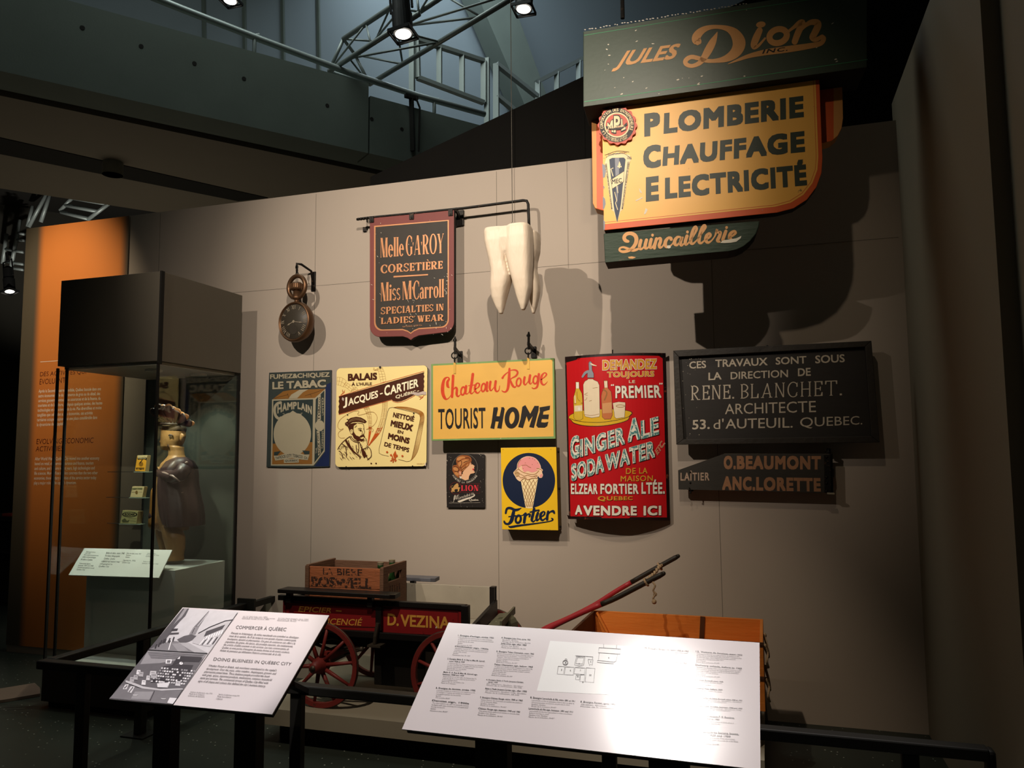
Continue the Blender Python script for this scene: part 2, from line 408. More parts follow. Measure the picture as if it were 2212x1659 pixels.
        if ch == 'B': arc(x+0.02, 0.27, r+T*0.95, 0.27, -90, 90, 16); wd += T*0.2
    elif ch == 'D': v(sf); arc(sf+T*0.8, 0.5, 0.34+T, 0.5, -90, 90, 24); wd = sf+0.34+T*1.8
    elif ch == 'O': arc(0.28+T*0.8, 0.5, 0.28+T*0.8, 0.53, 0, 360, 32); wd = 0.56+T*1.6
    elif ch in 'CG':
        arc(0.28+T*0.8, 0.5, 0.28+T*0.8, 0.53, 42, 318, 28); x1 = 0.50+T*1.2
        P.append([(x1-t*1.2, 0.68), (x1, 0.68), (x1, 1.0), (x1-t*1.2, 0.86)])
        if ch == 'G': v(x1-T*0.9, 0.06, 0.44, T, sb=False)
        else: P.append([(x1-t*2, 0.14), (x1-t, 0.14), (x1, 0.3), (x1-t, 0.3)])
        wd = x1+0.02
    elif ch == 'S':
        R = 0.21+T*0.5
        arc(R, 0.74, R, 0.28, 40, 180, 14, T*0.8); arc(R, 0.27, R, 0.29, -140, 0, 14, T*0.8); P.append([(0.0, 0.74), (T*0.9, 0.62), (2*R, 0.3), (2*R-T*0.9, 0.36), (0.03, 0.6)])
        P.append([(2*R-t*1.8, 0.76), (2*R-0.02, 0.7), (2*R-0.02, 1.0), (2*R-t*2, 0.9)]); P.append([(0, 0.02), (t*1.4, 0.1), (t*1.2, 0.28), (0, 0.32)]); wd = 2*R
    elif ch in '.·,':
        y = 0.0 if ch == '.' else (0.52 if ch == '·' else -0.05); P.append([(0, y+0.13), (0.12, y+0.13), (0.06, y-0.07 if ch != '.' else y)] if ch == '·' else [(0, y), (0.12, y), (0.12, y+0.12), (0, y+0.12)]); wd = 0.12
    elif ch == "'": P.append([(0, 1.0), (0.13, 1.0), (0.09, 0.78), (0.04, 0.72)]); wd = 0.3
    elif ch == 'l': v(sf, 0, 1, T); wd = T+2*sf
    elif ch == 'i': v(sf, 0, 0.62, T); P.append([(sf+T/2+0.12*cos(k*pi/5), 0.78+0.08*sin(k*pi/5)) for k in range(10)]); wd = T+2*sf
    elif ch == 'r': v(sf, 0, 0.62, T); arc(sf+T+0.08, 0.46, 0.16, 0.17, 30, 170, 8, 0.1); P.append([(sf+T+0.12, 0.46), (sf+T+0.26, 0.46), (sf+T+0.26, 0.6), (sf+T+0.12, 0.6)]); wd = sf+T+0.26
    elif ch == 'e': R = 0.17+T*0.7; arc(R, 0.31, R, 0.33, 0, 320, 24); h(T*0.8, 2*R-0.02, 0.34); wd = 2*R
    elif ch == 'o': R = 0.17+T*0.7; arc(R, 0.31, R, 0.33, 0, 360, 26); wd = 2*R
    elif ch == 'c': R = 0.17+T*0.7; arc(R, 0.31, R, 0.33, 40, 320, 22); wd = 2*R
    elif ch == 's':
        R = 0.13+T*0.45; arc(R, 0.46, R, 0.18, 30, 180, 10, T*0.7); arc(R, 0.16, R, 0.18, -150, 0, 10, T*0.7); P.append([(0, 0.47), (T*0.7, 0.4), (2*R, 0.18), (2*R-T*0.7, 0.22), (0, 0.36)]); wd = 2*R
    elif ch == 'a':
        R = 0.15+T*0.5; arc(R, 0.18, R, 0.2, 60, 300, 16, T*0.8); v(R+0.06, 0, 0.46, T, st=False); arc(R+0.02, 0.44, R*0.9, 0.2, 0, 160, 12, T*0.9); wd = R+0.06+T+sf
    else: v(sf); wd = T+2*sf
    return wd, P
def plane_y(y): return lambda px, py: at_y(px, py, y)
NOUT = Vector((0, -1, 0))

# ================================================================== the setting
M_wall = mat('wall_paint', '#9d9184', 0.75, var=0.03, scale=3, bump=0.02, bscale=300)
M_seam = mat('wall_joint', '#5c564d', 0.9)
M_black = mat('black_drape', '#0d0c0a', 0.95, spec=0.1)
M_conc = mat('concrete', '#59615a', 0.85, var=0.16, scale=2.2, bump=0.05)
M_soff = mat('soffit_panel', '#6e665a', 0.85, var=0.06, scale=1.5)
M_dark = mat('dark_recess', '#15130f', 0.9)
M_blue = mat('atrium_wall', '#6d767a', 0.85, var=0.06, scale=0.6)
M_steel = mat('galvanised_pipe', '#8f9896', 0.45, 0.35, var=0.08)
M_iron = mat('black_iron', '#16130f', 0.5, 0.4, var=0.3, scale=40, bump=0.15, chips='#4a3526', chip_amt=0.12, chip_scale=60)
M_rail = mat('black_powder_coat', '#141310', 0.55, 0.0, var=0.1, spec=0.35)
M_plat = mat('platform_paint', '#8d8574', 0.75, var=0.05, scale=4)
def floor_tone():
    m = mat('floor_terrazzo', '#2b302a', 0.45, var=0.25, scale=2.5); nt = m.node_tree; N = nt.nodes; L = nt.links
    b = N['Principled BSDF']; old = b.inputs['Base Color'].links[0].from_socket
    tc = N.new('ShaderNodeTexCoord'); v = N.new('ShaderNodeTexVoronoi'); v.inputs['Scale'].default_value = 34; L.new(tc.outputs['Object'], v.inputs['Vector'])
    lt = N.new('ShaderNodeMath'); lt.operation = 'LESS_THAN'; lt.inputs[1].default_value = 0.15; L.new(v.outputs['Distance'], lt.inputs[0])
    wn = N.new('ShaderNodeMath'); wn.operation = 'GREATER_THAN'; wn.inputs[1].default_value = 0.72
    sp = N.new('ShaderNodeSeparateColor'); L.new(v.outputs['Color'], sp.inputs[0]); L.new(sp.outputs[0], wn.inputs[0])
    mu = N.new('ShaderNodeMath'); mu.operation = 'MULTIPLY'; L.new(lt.outputs[0], mu.inputs[0]); L.new(wn.outputs[0], mu.inputs[1])
    mx = N.new('ShaderNodeMix'); mx.data_type = 'RGBA'; L.new(mu.outputs[0], mx.inputs['Factor']); L.new(old, mx.inputs['A']); mx.inputs['B'].default_value = (0.30, 0.32, 0.27, 1)
    L.new(mx.outputs['Result'], b.inputs['Base Color']); return m
structure(MB().box((-16, -2.5, -0.1), (3, 17, 0), floor_tone()), 'floor')
WT = 3.618; WL = -6.09; WR = 0.84
b = MB().box((WL, YW, 0), (WR, YW+0.10, WT), M_wall)
for X in (-4.655, -3.194, -1.735, -0.276): b.box((X-0.0014, YW-0.0006, 0.02), (X+0.0014, YW, WT-0.01), M_seam)
zs = at_y(910, 598.6, YW).z
b.box((WL+1.13, YW-0.0006, zs-0.0014), (WR-0.02, YW, zs+0.0014), M_seam)
structure(b, 'wall_back')
RWY = 3.225
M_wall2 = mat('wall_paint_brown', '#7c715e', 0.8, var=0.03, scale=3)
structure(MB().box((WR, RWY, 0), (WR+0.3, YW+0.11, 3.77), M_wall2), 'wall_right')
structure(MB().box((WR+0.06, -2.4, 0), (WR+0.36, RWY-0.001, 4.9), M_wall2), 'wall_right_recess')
YB = 5.32
pb = [at_y(x, y, YB) for x, y in ((800, 382), (1260, 165), (1700, -43), (2350, -350))]
pb += [Vector((4.0, YB, 3.3)), Vector((pb[0].x, YB, 3.3))]
structure(MB().prism(pb, (0, 0.06, 0), M_black), 'wall_black_drape')
# concrete gallery: parapet, soffit
q1, q2 = at_z(0, 153, 5.0), at_z(868, 347, 5.0)
dl = (q2-q1); dl.z = 0; dl.normalize(); nl = Vector((dl.y, -dl.x, 0))      # nl faces the room
nl = nl if nl.y < 0 else -nl
def gal(px, py, back=0.0): return at_plane(px, py, q1-nl*back, nl)
A = q1-dl*9; B = q2+dl*7
ztop = gal(752, 168).z; ztop2 = gal(900, 225).z
Jn = gal(796, 240); sj = (Jn-q1).dot(dl)
def gp(s, back, z): v = q1+dl*s-nl*back; return Vector((v.x, v.y, z))
b = MB()
b.prism([gp(-9, 0, 5.0), gp(sj, 0, 5.0), gp(sj, 0, ztop), gp(-9, 0, ztop)], -nl*0.35, M_conc)
b.prism([gp(sj+0.02, 0, 5.0), gp(sj+9, 0, 5.0), gp(sj+9, 0, ztop2-0.05), gp(sj+0.02, 0, ztop2-0.05)], -nl*0.35, M_conc)
structure(b, 'wall_gallery_parapet')
b = MB()
for px, py in ((305, 100), (420, 137), (527, 170), (178, 60), (707, 228), (803, 257), (868, 279)):
    c = gal(px, py); b.lathe(c+nl*0.003, -nl, [(0.0, 0), (0.022, 0.0), (0.022, 0.01)], M_dark, 12)
structure(b, 'trim_parapet_holes')
b = MB()
def sofband(p, q, z, m):     # strip of the soffit between two lines given in the photograph
    pass
s2 = at_z(579, 428, 5.0); d2 = abs((s2-q1).dot(nl)); s1 = at_z(0, 202, 5.0); d1 = abs((s1-q1).dot(nl)); s3 = at_z(0, 334, 5.0); d3 = abs((s3-q1).dot(nl))
df = abs((at_z(320, 456, 5.0)-q1).dot(nl))
for a0, a1, z, m in ((0.35, d1, 5.04, M_conc), (d1, d1+0.05, 5.12, M_dark), (d1+0.05, d2, 5.0, M_soff), (d2, d3, 5.0, M_soff), (d3, df, 5.0, M_soff)):
    b.prism([gp(-9, a0, z), gp(sj+9, a0, z), gp(sj+9, a1, z), gp(-9, a1, z)], (0, 0, 0.2), m)
b.prism([at_z(x, y, 4.992) for x, y in ((-120, 271), (0, 298), (579, 428), (515, 435), (0, 333), (-120, 309))], (0, 0, 0.006), M_dark)
structure(b, 'ceiling_gallery_soffit')
structure(MB().prism([gp(-12, df+0.02, 5.9), gp(20, df+0.02, 5.9), gp(20, df+4.0, 5.9), gp(-12, df+4.0, 5.9)], (0, 0, 0.1), M_dark), 'ceiling_hall')
structure(MB().prism([gp(-12, df, 5.2), gp(20, df, 5.2), gp(20, df, 6.0), gp(-12, df, 6.0)], -nl*0.02, M_dark), 'trim_soffit_upstand')
# atrium wall far behind with a raking strut
wb = 5.2
def awl(px, py, back=wb): return gal(px, py, back)
structure(MB().prism([gp(-12, wb, 6.0), gp(20, wb, 6.0), gp(20, wb, 17), gp(-12, wb, 17)], -nl*0.2, M_blue), 'wall_atrium')
b = MB()
for px in (440, 527, 610, 687): 
    t = awl(px, 0, wb-0.03); c = awl(px+2, 120, wb-0.03); b.bar(c-(t-c), t+(t-c), 0.05, 0.05, M_conc)
structure(b, 'trim_atrium_wall_joints')
st = [awl(x, y, wb-0.6) for x, y in ((1010, -60), (1085, -60), (1215, 300), (1165, 300))]
structure(MB().prism(st, -nl*0.5, M_conc), 'trim_raking_strut')
structure(MB().prism([gp(-12, df+4.0, 0), gp(20, df+4.0, 0), gp(20, df+4.0, 9), gp(-12, df+4.0, 9)], -nl*0.2, mat('hall_paint', '#2a2822', 0.9)), 'wall_far_hall')

# display platform
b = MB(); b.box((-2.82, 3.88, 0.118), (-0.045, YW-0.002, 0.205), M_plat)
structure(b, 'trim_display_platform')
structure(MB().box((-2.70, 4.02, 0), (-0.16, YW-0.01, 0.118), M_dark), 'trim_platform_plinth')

# ------------------------------------------------------------------ gallery railing, truss, lamps
def gq(px, py): return gal(px, py, 0.12)
t = thing('pipe_railing', gq(1048, 400), 'grey pipe handrail along the top of the concrete gallery parapet', 'railing')
hp = [gq(*p) for p in ((300, -18), (390, 18), (560, 84), (770, 163), (900, 206), (1047, 247))]
MB().tube(hp, 0.036, M_steel, 12).build('handrail', t, smooth=True)
for px, py, qx, qy in ((552, 73, 549, 118), (940, 212, 937, 246)):
    a, c = gq(px+8, py+3), gq(qx, qy); m_ = gq(px-2, py+4)
    MB().tube([a, m_, Vector((m_.x, m_.y, m_.z-0.06)), Vector((m_.x, m_.y, ztop2-0.1))], 0.022, M_steel, 8).build('baluster', t, smooth=True)
def gb(px, py): return gal(px, py, 0.9)
t = thing('gallery_gate', gb(1045, 260), 'grey tubular gate frame with two bars beyond the parapet end', 'gate')
fr = [gb(*p) for p in ((900, 85), (1045, 132), (1045, 222), (902, 168))]
for i in range(4): MB().bar(fr[i], fr[(i+1) % 4], 0.075, 0.05, M_steel).build('frame_bar', t)
for px, a, c in ((949, 95, 182), (998, 112, 200)): MB().bar(gb(px, a+6), gb(px, c+2), 0.07, 0.04, M_steel).build('bar', t)
for px, a, c in ((890, 65, 215), (1052, 126, 290)): MB().bar(gb(px, a), gb(px, c), 0.07, 0.05, M_steel).build('post', t)
def gc(px, py): return gal(px, py, 2.0)
t = thing('stair_railing', gc(1100, 300), 'grey stair railing going down right behind the gallery gate', 'railing')
for a, c in (((1072, 138), (1160, 208)), ((1072, 206), (1125, 250))): MB().bar(gc(*a), gc(*c), 0.09, 0.06, M_steel).build('sloping_rail', t)
MB().bar(gc(1072, 138), gc(1072, 290), 0.09, 0.06, M_steel).build('post', t)
t = thing('far_railing', gc(1250, 260), 'pale railing rising right above the black drape', 'railing')
MB().bar(gc(1158, 178), gc(1275, 118), 0.08, 0.06, M_steel).build('handrail', t)
for px, a in ((1162, 176), (1203, 156), (1250, 132), (1300, 108)): MB().bar(gc(px, a), gc(px, 260), 0.08, 0.06, M_steel).build('baluster', t)
# lighting truss
zb_, zt_ = 6.0, 6.32
ch = {'A': (at_z(742, 84, zt_), at_z(960, -62, zt_)), 'B': (at_z(767, 118, zt_), at_z(960, -10, zt_)), 'C': (at_z(798, 182, zb_), at_z(1140, -24, zb_)), 'D': (at_z(711, 154, zb_), at_z(905, 30, zb_))}
t = thing('lighting_truss', at_z(798, 182, 5.9), 'aluminium box truss overhead clamped across the gallery handrail', 'truss')
for k in 'ABCD': 
    a, c = ch[k]; MB().tube([a, c], 0.028, M_steel, 10).build('chord', t, smooth=True)
ends = [ch[k][0] for k in 'ABCD']
for i, k in enumerate('ABCD'):
    MB().tube([ends[i], ends[(i+1) % 4]], 0.02, M_steel, 8).build('end_strut', t, smooth=True)
def lerp(a, c, f): return a+(c-a)*f
for p, q in (('A', 'B'), ('B', 'C'), ('C', 'D'), ('D', 'A')):
    pts = []
    for i in range(5): pts.append(lerp(*ch[p if i % 2 == 0 else q], i/4))
    for i in range(4): MB().tube([pts[i], pts[i+1]], 0.012, M_steel, 6).build('brace', t, smooth=True)
M_lamp = mat('lamp_black', '#0c0c0c', 0.5); M_lens = emit_mat('lamp_lens', '#fff6e8', 9.0); M_rim = mat('lamp_rim', '#2a2622', 0.5)
def lamp(px, py, y, label, r=0.09, L=0.40, ax=(0.05, 0.12, 1), glow=0):
    p = at_y(px, py, y); axv = Vector(ax).normalized()
    t = thing('spotlight', p, label, 'spotlight', None)
    MB().lathe(p, axv, [(r*0.82, 0.012), (r, 0.0), (r*1.02, L*0.5), (r*0.9, L*0.52), (r*0.9, L*0.9), (r*0.55, L)], M_lamp, 24).build('barrel', t, smooth=False)
    MB().lathe(p, axv, [(0.0, 0.006), (r*0.78, 0.0)], M_lens, 24).build('lens', t)
    f = MB(); a = axv.cross(Vector((0, 1, 0))).normalized(); c = axv.cross(a)
    R = r*1.12
    for u, v in (((-1, -1), (1, -1)), ((1, -1), (1, 1)), ((1, 1), (-1, 1)), ((-1, 1), (-1, -1))):
        f.bar(p+a*R*u[0]+c*R*u[1], p+a*R*v[0]+c*R*v[1], 0.012, 0.03, M_lamp)
    f.build('filter_frame', t)
    y_ = MB(); y_.tube([p+axv*L*0.6+a*r*1.15, p+axv*L*1.25+a*r*1.15, p+axv*L*1.25-a*r*1.15, p+axv*L*0.6-a*r*1.15], 0.012, M_lamp, 6); y_.build('yoke', t)
    MB().tube([p+axv*L*1.25, p+axv*L*1.6], 0.02, M_lamp, 8).build('clamp', t)
    return t
lamp(871, 74, 6.0, 'black spotlight hanging from the box truss above the parapet', ax=(-0.12, 0.10, 1))
lamp(1131, 20, 7.2, 'black spotlight at the top of the picture between truss and green sign', ax=(0.02, 0.10, 1))
lamp(497, 2, 7.2, 'spotlight cut by the top edge above the concrete parapet', ax=(0.0, 0.10, 1))
lamp(21, 630, 8.5, 'spotlight glowing at the left edge beside the orange wall panel', r=0.075, L=0.4, ax=(-0.28, 0.1, 1))
# truss pieces beyond the gallery on the left
t = thing('hall_truss', at_y(180, 470, 9.3), 'dim ladder truss hanging under the dark ceiling above the orange panel', 'truss')
H = lambda x, y: at_y(x, y, 9.3)
for k, pr in enumerate((((130, 455), (158, 425)), ((190, 474), (235, 440)), ((158, 428), (235, 441)), ((140, 443), (212, 457)), ((132, 458), (192, 473)), ((108, 420), (88, 480)))):
    MB().tube([H(*pr[0]), H(*pr[1])], 0.03, M_steel, 8).build('chord' if k < 2 else 'rung', t, smooth=True)
t = thing('hall_truss', at_y(20, 600, 9.3), 'dim vertical lighting truss left of the orange panel edge', 'truss')
for pr in (((43, 475), (20, 600)), ((14, 505), (6, 570)), ((100, 420), (62, 490)), ((70, 445), (60, 490))): MB().tube([H(*pr[0]), H(*pr[1])], 0.03, M_steel, 8).build('chord', t, smooth=True)
for pr in (((10, 538), (50, 545)), ((15, 566), (50, 571)), ((20, 578), (50, 583)), ((38, 504), (52, 506)), ((34, 518), (52, 520))): MB().tube([H(*pr[0]), H(*pr[1])], 0.022, M_steel, 8).build('rung', t, smooth=True)
# ceiling canister and conduit
c = at_z(243, 378, 4.85); t = MB(); r = 0.11
t.lathe(c, (0, 0, 1), [(r, 0.0), (r, 0.36)], mat('canister_grey', '#8d8c80', 0.7), 24); t.lathe(c, (0, 0, 1), [(r*0.85, 0.1), (r*0.85, 0.002), (r, 0.0)], M_dark, 24)
tag(t.build('ceiling_canister'), 'short grey cylindrical canister hanging from the slot in the gallery soffit', 'downlight')
b = MB(); c0, c1 = gal(886, 212), gal(889, 328)
b.bar(c0+nl*0.03, c1+nl*0.03, 0.05, 0.03, M_dark); b.bar(c0+nl*0.03-dl*0.08, c0+nl*0.03+dl*0.08, 0.05, 0.04, M_dark)
b.tube([c0+nl*0.06+dl*0.04, c0+nl*0.07+dl*0.09-Vector((0, 0, 0.12)), c1+nl*0.06+dl*0.06], 0.012, M_dark, 6)
tag(b.build('cable_conduit'), 'dark vertical conduit with a cable on the concrete parapet', 'conduit')

# ------------------------------------------------------------------ orange wall panel
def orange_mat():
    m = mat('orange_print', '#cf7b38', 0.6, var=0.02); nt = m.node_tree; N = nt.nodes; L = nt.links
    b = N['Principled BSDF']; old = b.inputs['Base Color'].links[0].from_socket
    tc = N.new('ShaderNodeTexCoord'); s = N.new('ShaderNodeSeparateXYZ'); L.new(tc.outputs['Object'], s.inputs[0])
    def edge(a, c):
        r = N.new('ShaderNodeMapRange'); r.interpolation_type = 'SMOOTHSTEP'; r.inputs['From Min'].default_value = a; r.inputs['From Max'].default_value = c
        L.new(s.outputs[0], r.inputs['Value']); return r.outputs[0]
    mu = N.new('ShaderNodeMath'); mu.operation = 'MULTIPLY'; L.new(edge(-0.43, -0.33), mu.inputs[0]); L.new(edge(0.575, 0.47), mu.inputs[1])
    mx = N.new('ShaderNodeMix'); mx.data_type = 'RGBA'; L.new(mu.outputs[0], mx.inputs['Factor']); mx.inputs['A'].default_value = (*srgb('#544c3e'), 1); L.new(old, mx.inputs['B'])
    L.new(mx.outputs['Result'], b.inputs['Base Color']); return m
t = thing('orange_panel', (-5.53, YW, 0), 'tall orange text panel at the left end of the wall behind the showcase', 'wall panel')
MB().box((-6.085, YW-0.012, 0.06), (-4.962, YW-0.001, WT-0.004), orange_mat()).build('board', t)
M_wtxt = mat('print_white', '#f2e2cf', 0.7); M_dtxt = mat('print_maroon', '#5a1c08', 0.7)
f = Face(plane_y(YW-0.012), NOUT).view((50, 770), 5.5303)
f.text('DES ACTIVITÉS QUI', [(200, 248), (750, 215), (757, 138), (207, 172)], M_dtxt, 1, 'heading', -0.004)
f.text('ÉVOLUENT', [(195, 335), (505, 315), (508, 232), (203, 256)], M_dtxt, 1, 'heading', -0.004)
f.text('EVOLVING ECONOMIC', [(158, 1048), (838, 1032), (845, 968), (165, 985)], M_dtxt, 1, 'heading', -0.004)
f.text('ACTIVITIES', [(150, 1135), (475, 1128), (480, 1065), (157, 1075)], M_dtxt, 1, 'heading', -0.004)
f.para(['Après la Seconde Guerre mondiale, Québec bascule dans une', 'autre économie: celle du commerce de gros ou de détail, des', 'services gouvernementaux, des assurances et de la finance, du', 'tourisme et de la culture, et depuis quelques années, des hautes', 'technologies et des sciences de la vie. Plus diversifiées et moins', 'tangibles que celles des autres économies, ces activités', 'tertiaires occupent aujourd’hui une place considérable dans', 'le dynamisme de la capitale.'],
       [(162, 850), (935, 815), (955, 362), (188, 392)], M_wtxt, 1, 'body_text', 0.012)
f.para(['After World War II, Québec City moved into another economy', 'based on retail, civil service, insurance and finance, tourism', 'and culture, and in more recent years, high technologies and', 'life sciences. More diffuse and less concrete than the two other', 'economies, these tertiary activities of the service sector today', 'play a major role in the capital’s dynamism.'],
       [(126, 1545), (895, 1540), (912, 1190), (143, 1200)], M_wtxt, 1, 'body_text', 0.012)
f.poly([(205, 62), (420, 48), (420, 54), (205, 69)], M_wtxt, 1, 'rule')
f.build(t)
spot('spot_orange_panel', (-5.55, 3.2, 5.0), (-5.64, 5.1, 2.75), 420, (1.0, 0.82, 0.58), 40, 1.0, 0.04)

# hall things at the left edge
M_wood = mat('dark_table', '#241d18', 0.6)
YH = 6.6
def H2(x, y): return at_y(x, y, YH)
zt = H2(8, 1116).z
t = thing('display_table', (H2(-25, 1200).x, YH+0.3, 0), 'dark table at the left edge behind the orange panel', 'table')
x0, x1 = H2(-80, 1116).x, H2(30, 1116).x
MB().box((x0, YH, zt-0.05), (x1, YH+0.6, zt), M_wood).build('tabletop', t)
MB().box((x0+0.05, YH+0.05, 0), (x1-0.05, YH+0.55, zt-0.05), M_dark).build('base', t)
MB().box((x0, YH+0.02, H2(8, 1190).z-0.03), (x1, YH+0.06, H2(8, 1190).z), M_wood).build('ledge', t)
x = H2(8, 1100).x
b = MB().box((x-0.06, YH+0.03, zt), (x+0.08, YH+0.25, zt+0.03), mat('red_cloth', '#b8402c', 0.8)); tag(b.build('red_booklet', bevel=0.004), 'red and white flat pack on the dark table at the left edge', 'booklet')
b = MB().lathe((x+0.02, YH+0.3, zt), (0, 0, 1), [(0.05, 0), (0.055, 0.12), (0.03, 0.17), (0.018, 0.2), (0.02, 0.3), (0.0, 0.3)], mat('pale_ceramic', '#c9c2bb', 0.4), 20); tag(b.build('jug', smooth=True), 'pale narrow necked jug on the dark table at the left edge', 'jug')

# ================================================================== the signs
def quad_px(pts, fn): return [fn(*p) for p in pts]
def rrect(x0, y0, x1, y1, r, n=6):
    out = []
    for cx, cy, a in ((x1-r, y0+r, -90), (x1-r, y1-r, 0), (x0+r, y1-r, 90), (x0+r, y0+r, 180)):
        out += [(cx+r*cos(radians(a+90*i/n)), cy+r*sin(radians(a+90*i/n))) for i in range(n+1)]
    return out

# ---------------------------------------------------------------- the large hanging sign of the plumbing shop
HY, HS = 4.26, tan(radians(5.0)); HC = Vector((-0.2, HY, 3.3)); HN = Vector((sin(radians(5)), -cos(radians(5)), 0))
def hang(d): return lambda px, py: at_plane(px, py, HC-HN*d, HN)
T = thing('hanging_shop_sign', Vector((-0.2, HY, 2.78)), 'large yellow and green hanging shop sign offering plumbing, heating and electricity', 'sign')
M_green = mat('sign_green', '#3a463a', 0.42, var=0.12, scale=5, chips='#a89f8c', chip_amt=0.02, chip_scale=18, bump=0.03, bscale=40)
M_gold = mat('sign_gold_paint', '#c58d50', 0.45, var=0.10, scale=12)
M_yel = mat('sign_yellow_board', '#e3a94a', 0.40, var=0.10, scale=2.4, chips='#8c6a3c', chip_amt=0.035, chip_scale=11, bump=0.02, bscale=20)
M_org = mat('sign_orange_edge', '#c4501c', 0.42, var=0.12, scale=8, chips='#8f8a80', chip_amt=0.02, chip_scale=20)
M_tan = mat('sign_tan_edge', '#c98c4a', 0.5, var=0.1)
M_dgr = mat('sign_letter_green', '#222e22', 0.45, var=0.12, scale=10)
M_under = mat('sign_underside', '#1a1712', 0.8)
M_line = mat('sign_pinstripe', '#3f8a5e', 0.5)
M_cream = mat('sign_cream', '#dcc79c', 0.5, var=0.06); M_navy = mat('sign_navy', '#2a3448', 0.5); M_red = mat('sign_red', '#b8452c', 0.45, var=0.1)
M_ink = mat('sign_ink', '#17110d', 0.5); M_grey = mat('sign_greyblue', '#7d8088', 0.5)
M_chip = mat('bare_primer', '#cfc7b4', 0.7)
CR1 = ((1240, 0), 2.27572)
# header
f = Face(hang(-0.07), HN).view(*CR1)
hb = MB().prism([f.P(*p) for p in ((45, 155), (1440, -80), (1440, 330), (45, 525))], -HN*0.26, M_green, M_under)
hb = hb.build('header_board', T, bevel=0.004)
f.view((1300, 20), 4.2538)
f.line([(-160, 240), (1320, 0), (2400, -160)], 5, M_line, 1, 'pinstripe', False); f.line([(-160, 850), (2440, 462)], 6, M_line, 1, 'pinstripe', False)
f.text('JULES', [(85, 575), (645, 502), (735, 312), (205, 385)], M_gold, 2, 'lettering', 0.035)
f.line([(880, 312, 40), (885, 300, 66), (868, 285, 78), (872, 250, 78), (910, 205, 66), (975, 172, 46), (1060, 163, 36), (1150, 178, 52), (1218, 220, 88), (1258, 290, 116), (1255, 350, 112), (1215, 410, 92), (1140, 455, 62), (1050, 474, 38), (960, 474, 36), (890, 452, 40), (820, 440, 40), (772, 470, 42), (775, 505, 40), (825, 522, 36), (890, 500, 42), (935, 452, 56), (975, 385, 72), (1015, 310, 66), (1045, 250, 34), (1062, 208, 4)], 40, M_gold, 2, 'script_lettering')
f.line([(1450, 195, 56), (1420, 262, 66), (1396, 325, 58), (1402, 352, 40), (1440, 335, 26), (1500, 268, 18)], 40, M_gold, 2, 'script_lettering')
f.poly(ell(1461, 142, 44, 28, 24, -0.15), M_gold, 2, 'script_lettering')
f.line(ell(1620, 248, 82, 62, 24, -0.35), 56, M_gold, 2, 'script_lettering', closed=True)
f.line([(1700, 215, 22), (1760, 170, 30), (1815, 130, 52), (1845, 125, 56), (1815, 190, 60), (1790, 250, 58), (1772, 300, 56)], 40, M_gold, 2, 'script_lettering')
f.line([(1790, 250, 20), (1850, 170, 30), (1915, 124, 48), (1975, 124, 62), (1985, 155, 64), (1958, 215, 62), (1935, 262, 56), (1968, 280, 42), (2025, 250, 34)], 40, M_gold, 2, 'script_lettering')
f.line([(2025, 250, 30), (2040, 270, 40), (2010, 315, 44), (1900, 340, 52), (1700, 370, 60), (1500, 398, 54), (1350, 432, 38), (1230, 476, 20), (1155, 506, 3)], 40, M_gold, 2, 'script_lettering')
f.text('INC.', [(1472, 412), (1705, 383), (1715, 346), (1490, 372)], M_ink, 3, 'lettering', 0.02, spacing=1.15)
random.seed(3)
for x, y in ((320, 295), (60, 325), (45, 368), (70, 425), (60, 505), (200, 630), (285, 665), (120, 720), (410, 725), (180, 780), (740, 634), (800, 632), (920, 617), (1310, 615), (890, 680), (1975, 352), (2160, 480), (2120, 130), (1330, 8), (315, 195), (470, 318), (30, 560), (2150, 462), (525, 778), (890, 690), (700, 648)):
    n = random.randint(5, 7); r = random.uniform(5, 14); ph = random.uniform(-0.6, 0.2)
    f.poly([(x+cos(2*pi*k/n)*r*random.uniform(0.5, 1.4), y+sin(2*pi*k/n)*r*random.uniform(0.25, 0.7)+cos(2*pi*k/n)*r*ph) for k in range(n)], M_chip, 1, 'paint_chips')
for k in range(46):     # worn tin edging along the top
    x = -150+k*33+random.uniform(-8, 8); y = 215-(x+160)*0.162-30+random.uniform(-2, 8)
    f.poly([(x-random.uniform(6, 16), y+2), (x, y-5), (x+random.uniform(6, 16), y), (x+3, y+6)], mat('worn_tin', '#b9b2a4', 0.3, 0.7), 1, 'paint_chips')
f.build(T)
# main board
f = Face(hang(0.0), HN).view(*CR1)
corner = [(1000, 1045), (1080, 1024), (1145, 982), (1192, 920), (1217, 850), (1222, 780)]
board = [(137, 505), (148, 1132)]+corner+[(1205, 350)]
MB().prism([f.P(*p) for p in board], -HN*0.075, M_org, M_under).build('main_board', T, bevel=0.003)
inner = [(137, 515), (147, 1103), (990, 1016), (1066, 996), (1128, 957), (1172, 900), (1196, 835), (1201, 770), (1186, 366)]
f.poly(inner, M_yel, 1, 'painted_ground')
f.line([(147, 1094), (985, 1008), (1060, 988), (1120, 950), (1163, 895), (1186, 832), (1190, 770), (1176, 366)], 2.2, M_org, 2, 'painted_ground', False)
for s, q, bo in (('P', [(345, 673), (423, 664), (423, 549), (345, 560)], 0.07), ('LOMBERIE', [(440, 660), (1130, 577), (1128, 470), (443, 556)], 0.066), ('C', [(340, 833), (427, 822), (427, 708), (340, 719)], 0.07), ('HAUFFAGE', [(434, 818), (1136, 748), (1133, 643), (440, 722)], 0.066), ('E', [(353, 993), (417, 986), (417, 864), (353, 872)], 0.07), ('LECTRICITÉ', [(447, 980), (1146, 912), (1139, 783), (447, 850)], 0.066)):
    f.text(s, q, M_dgr, 2, 'lettering', bo, spacing=1.14)
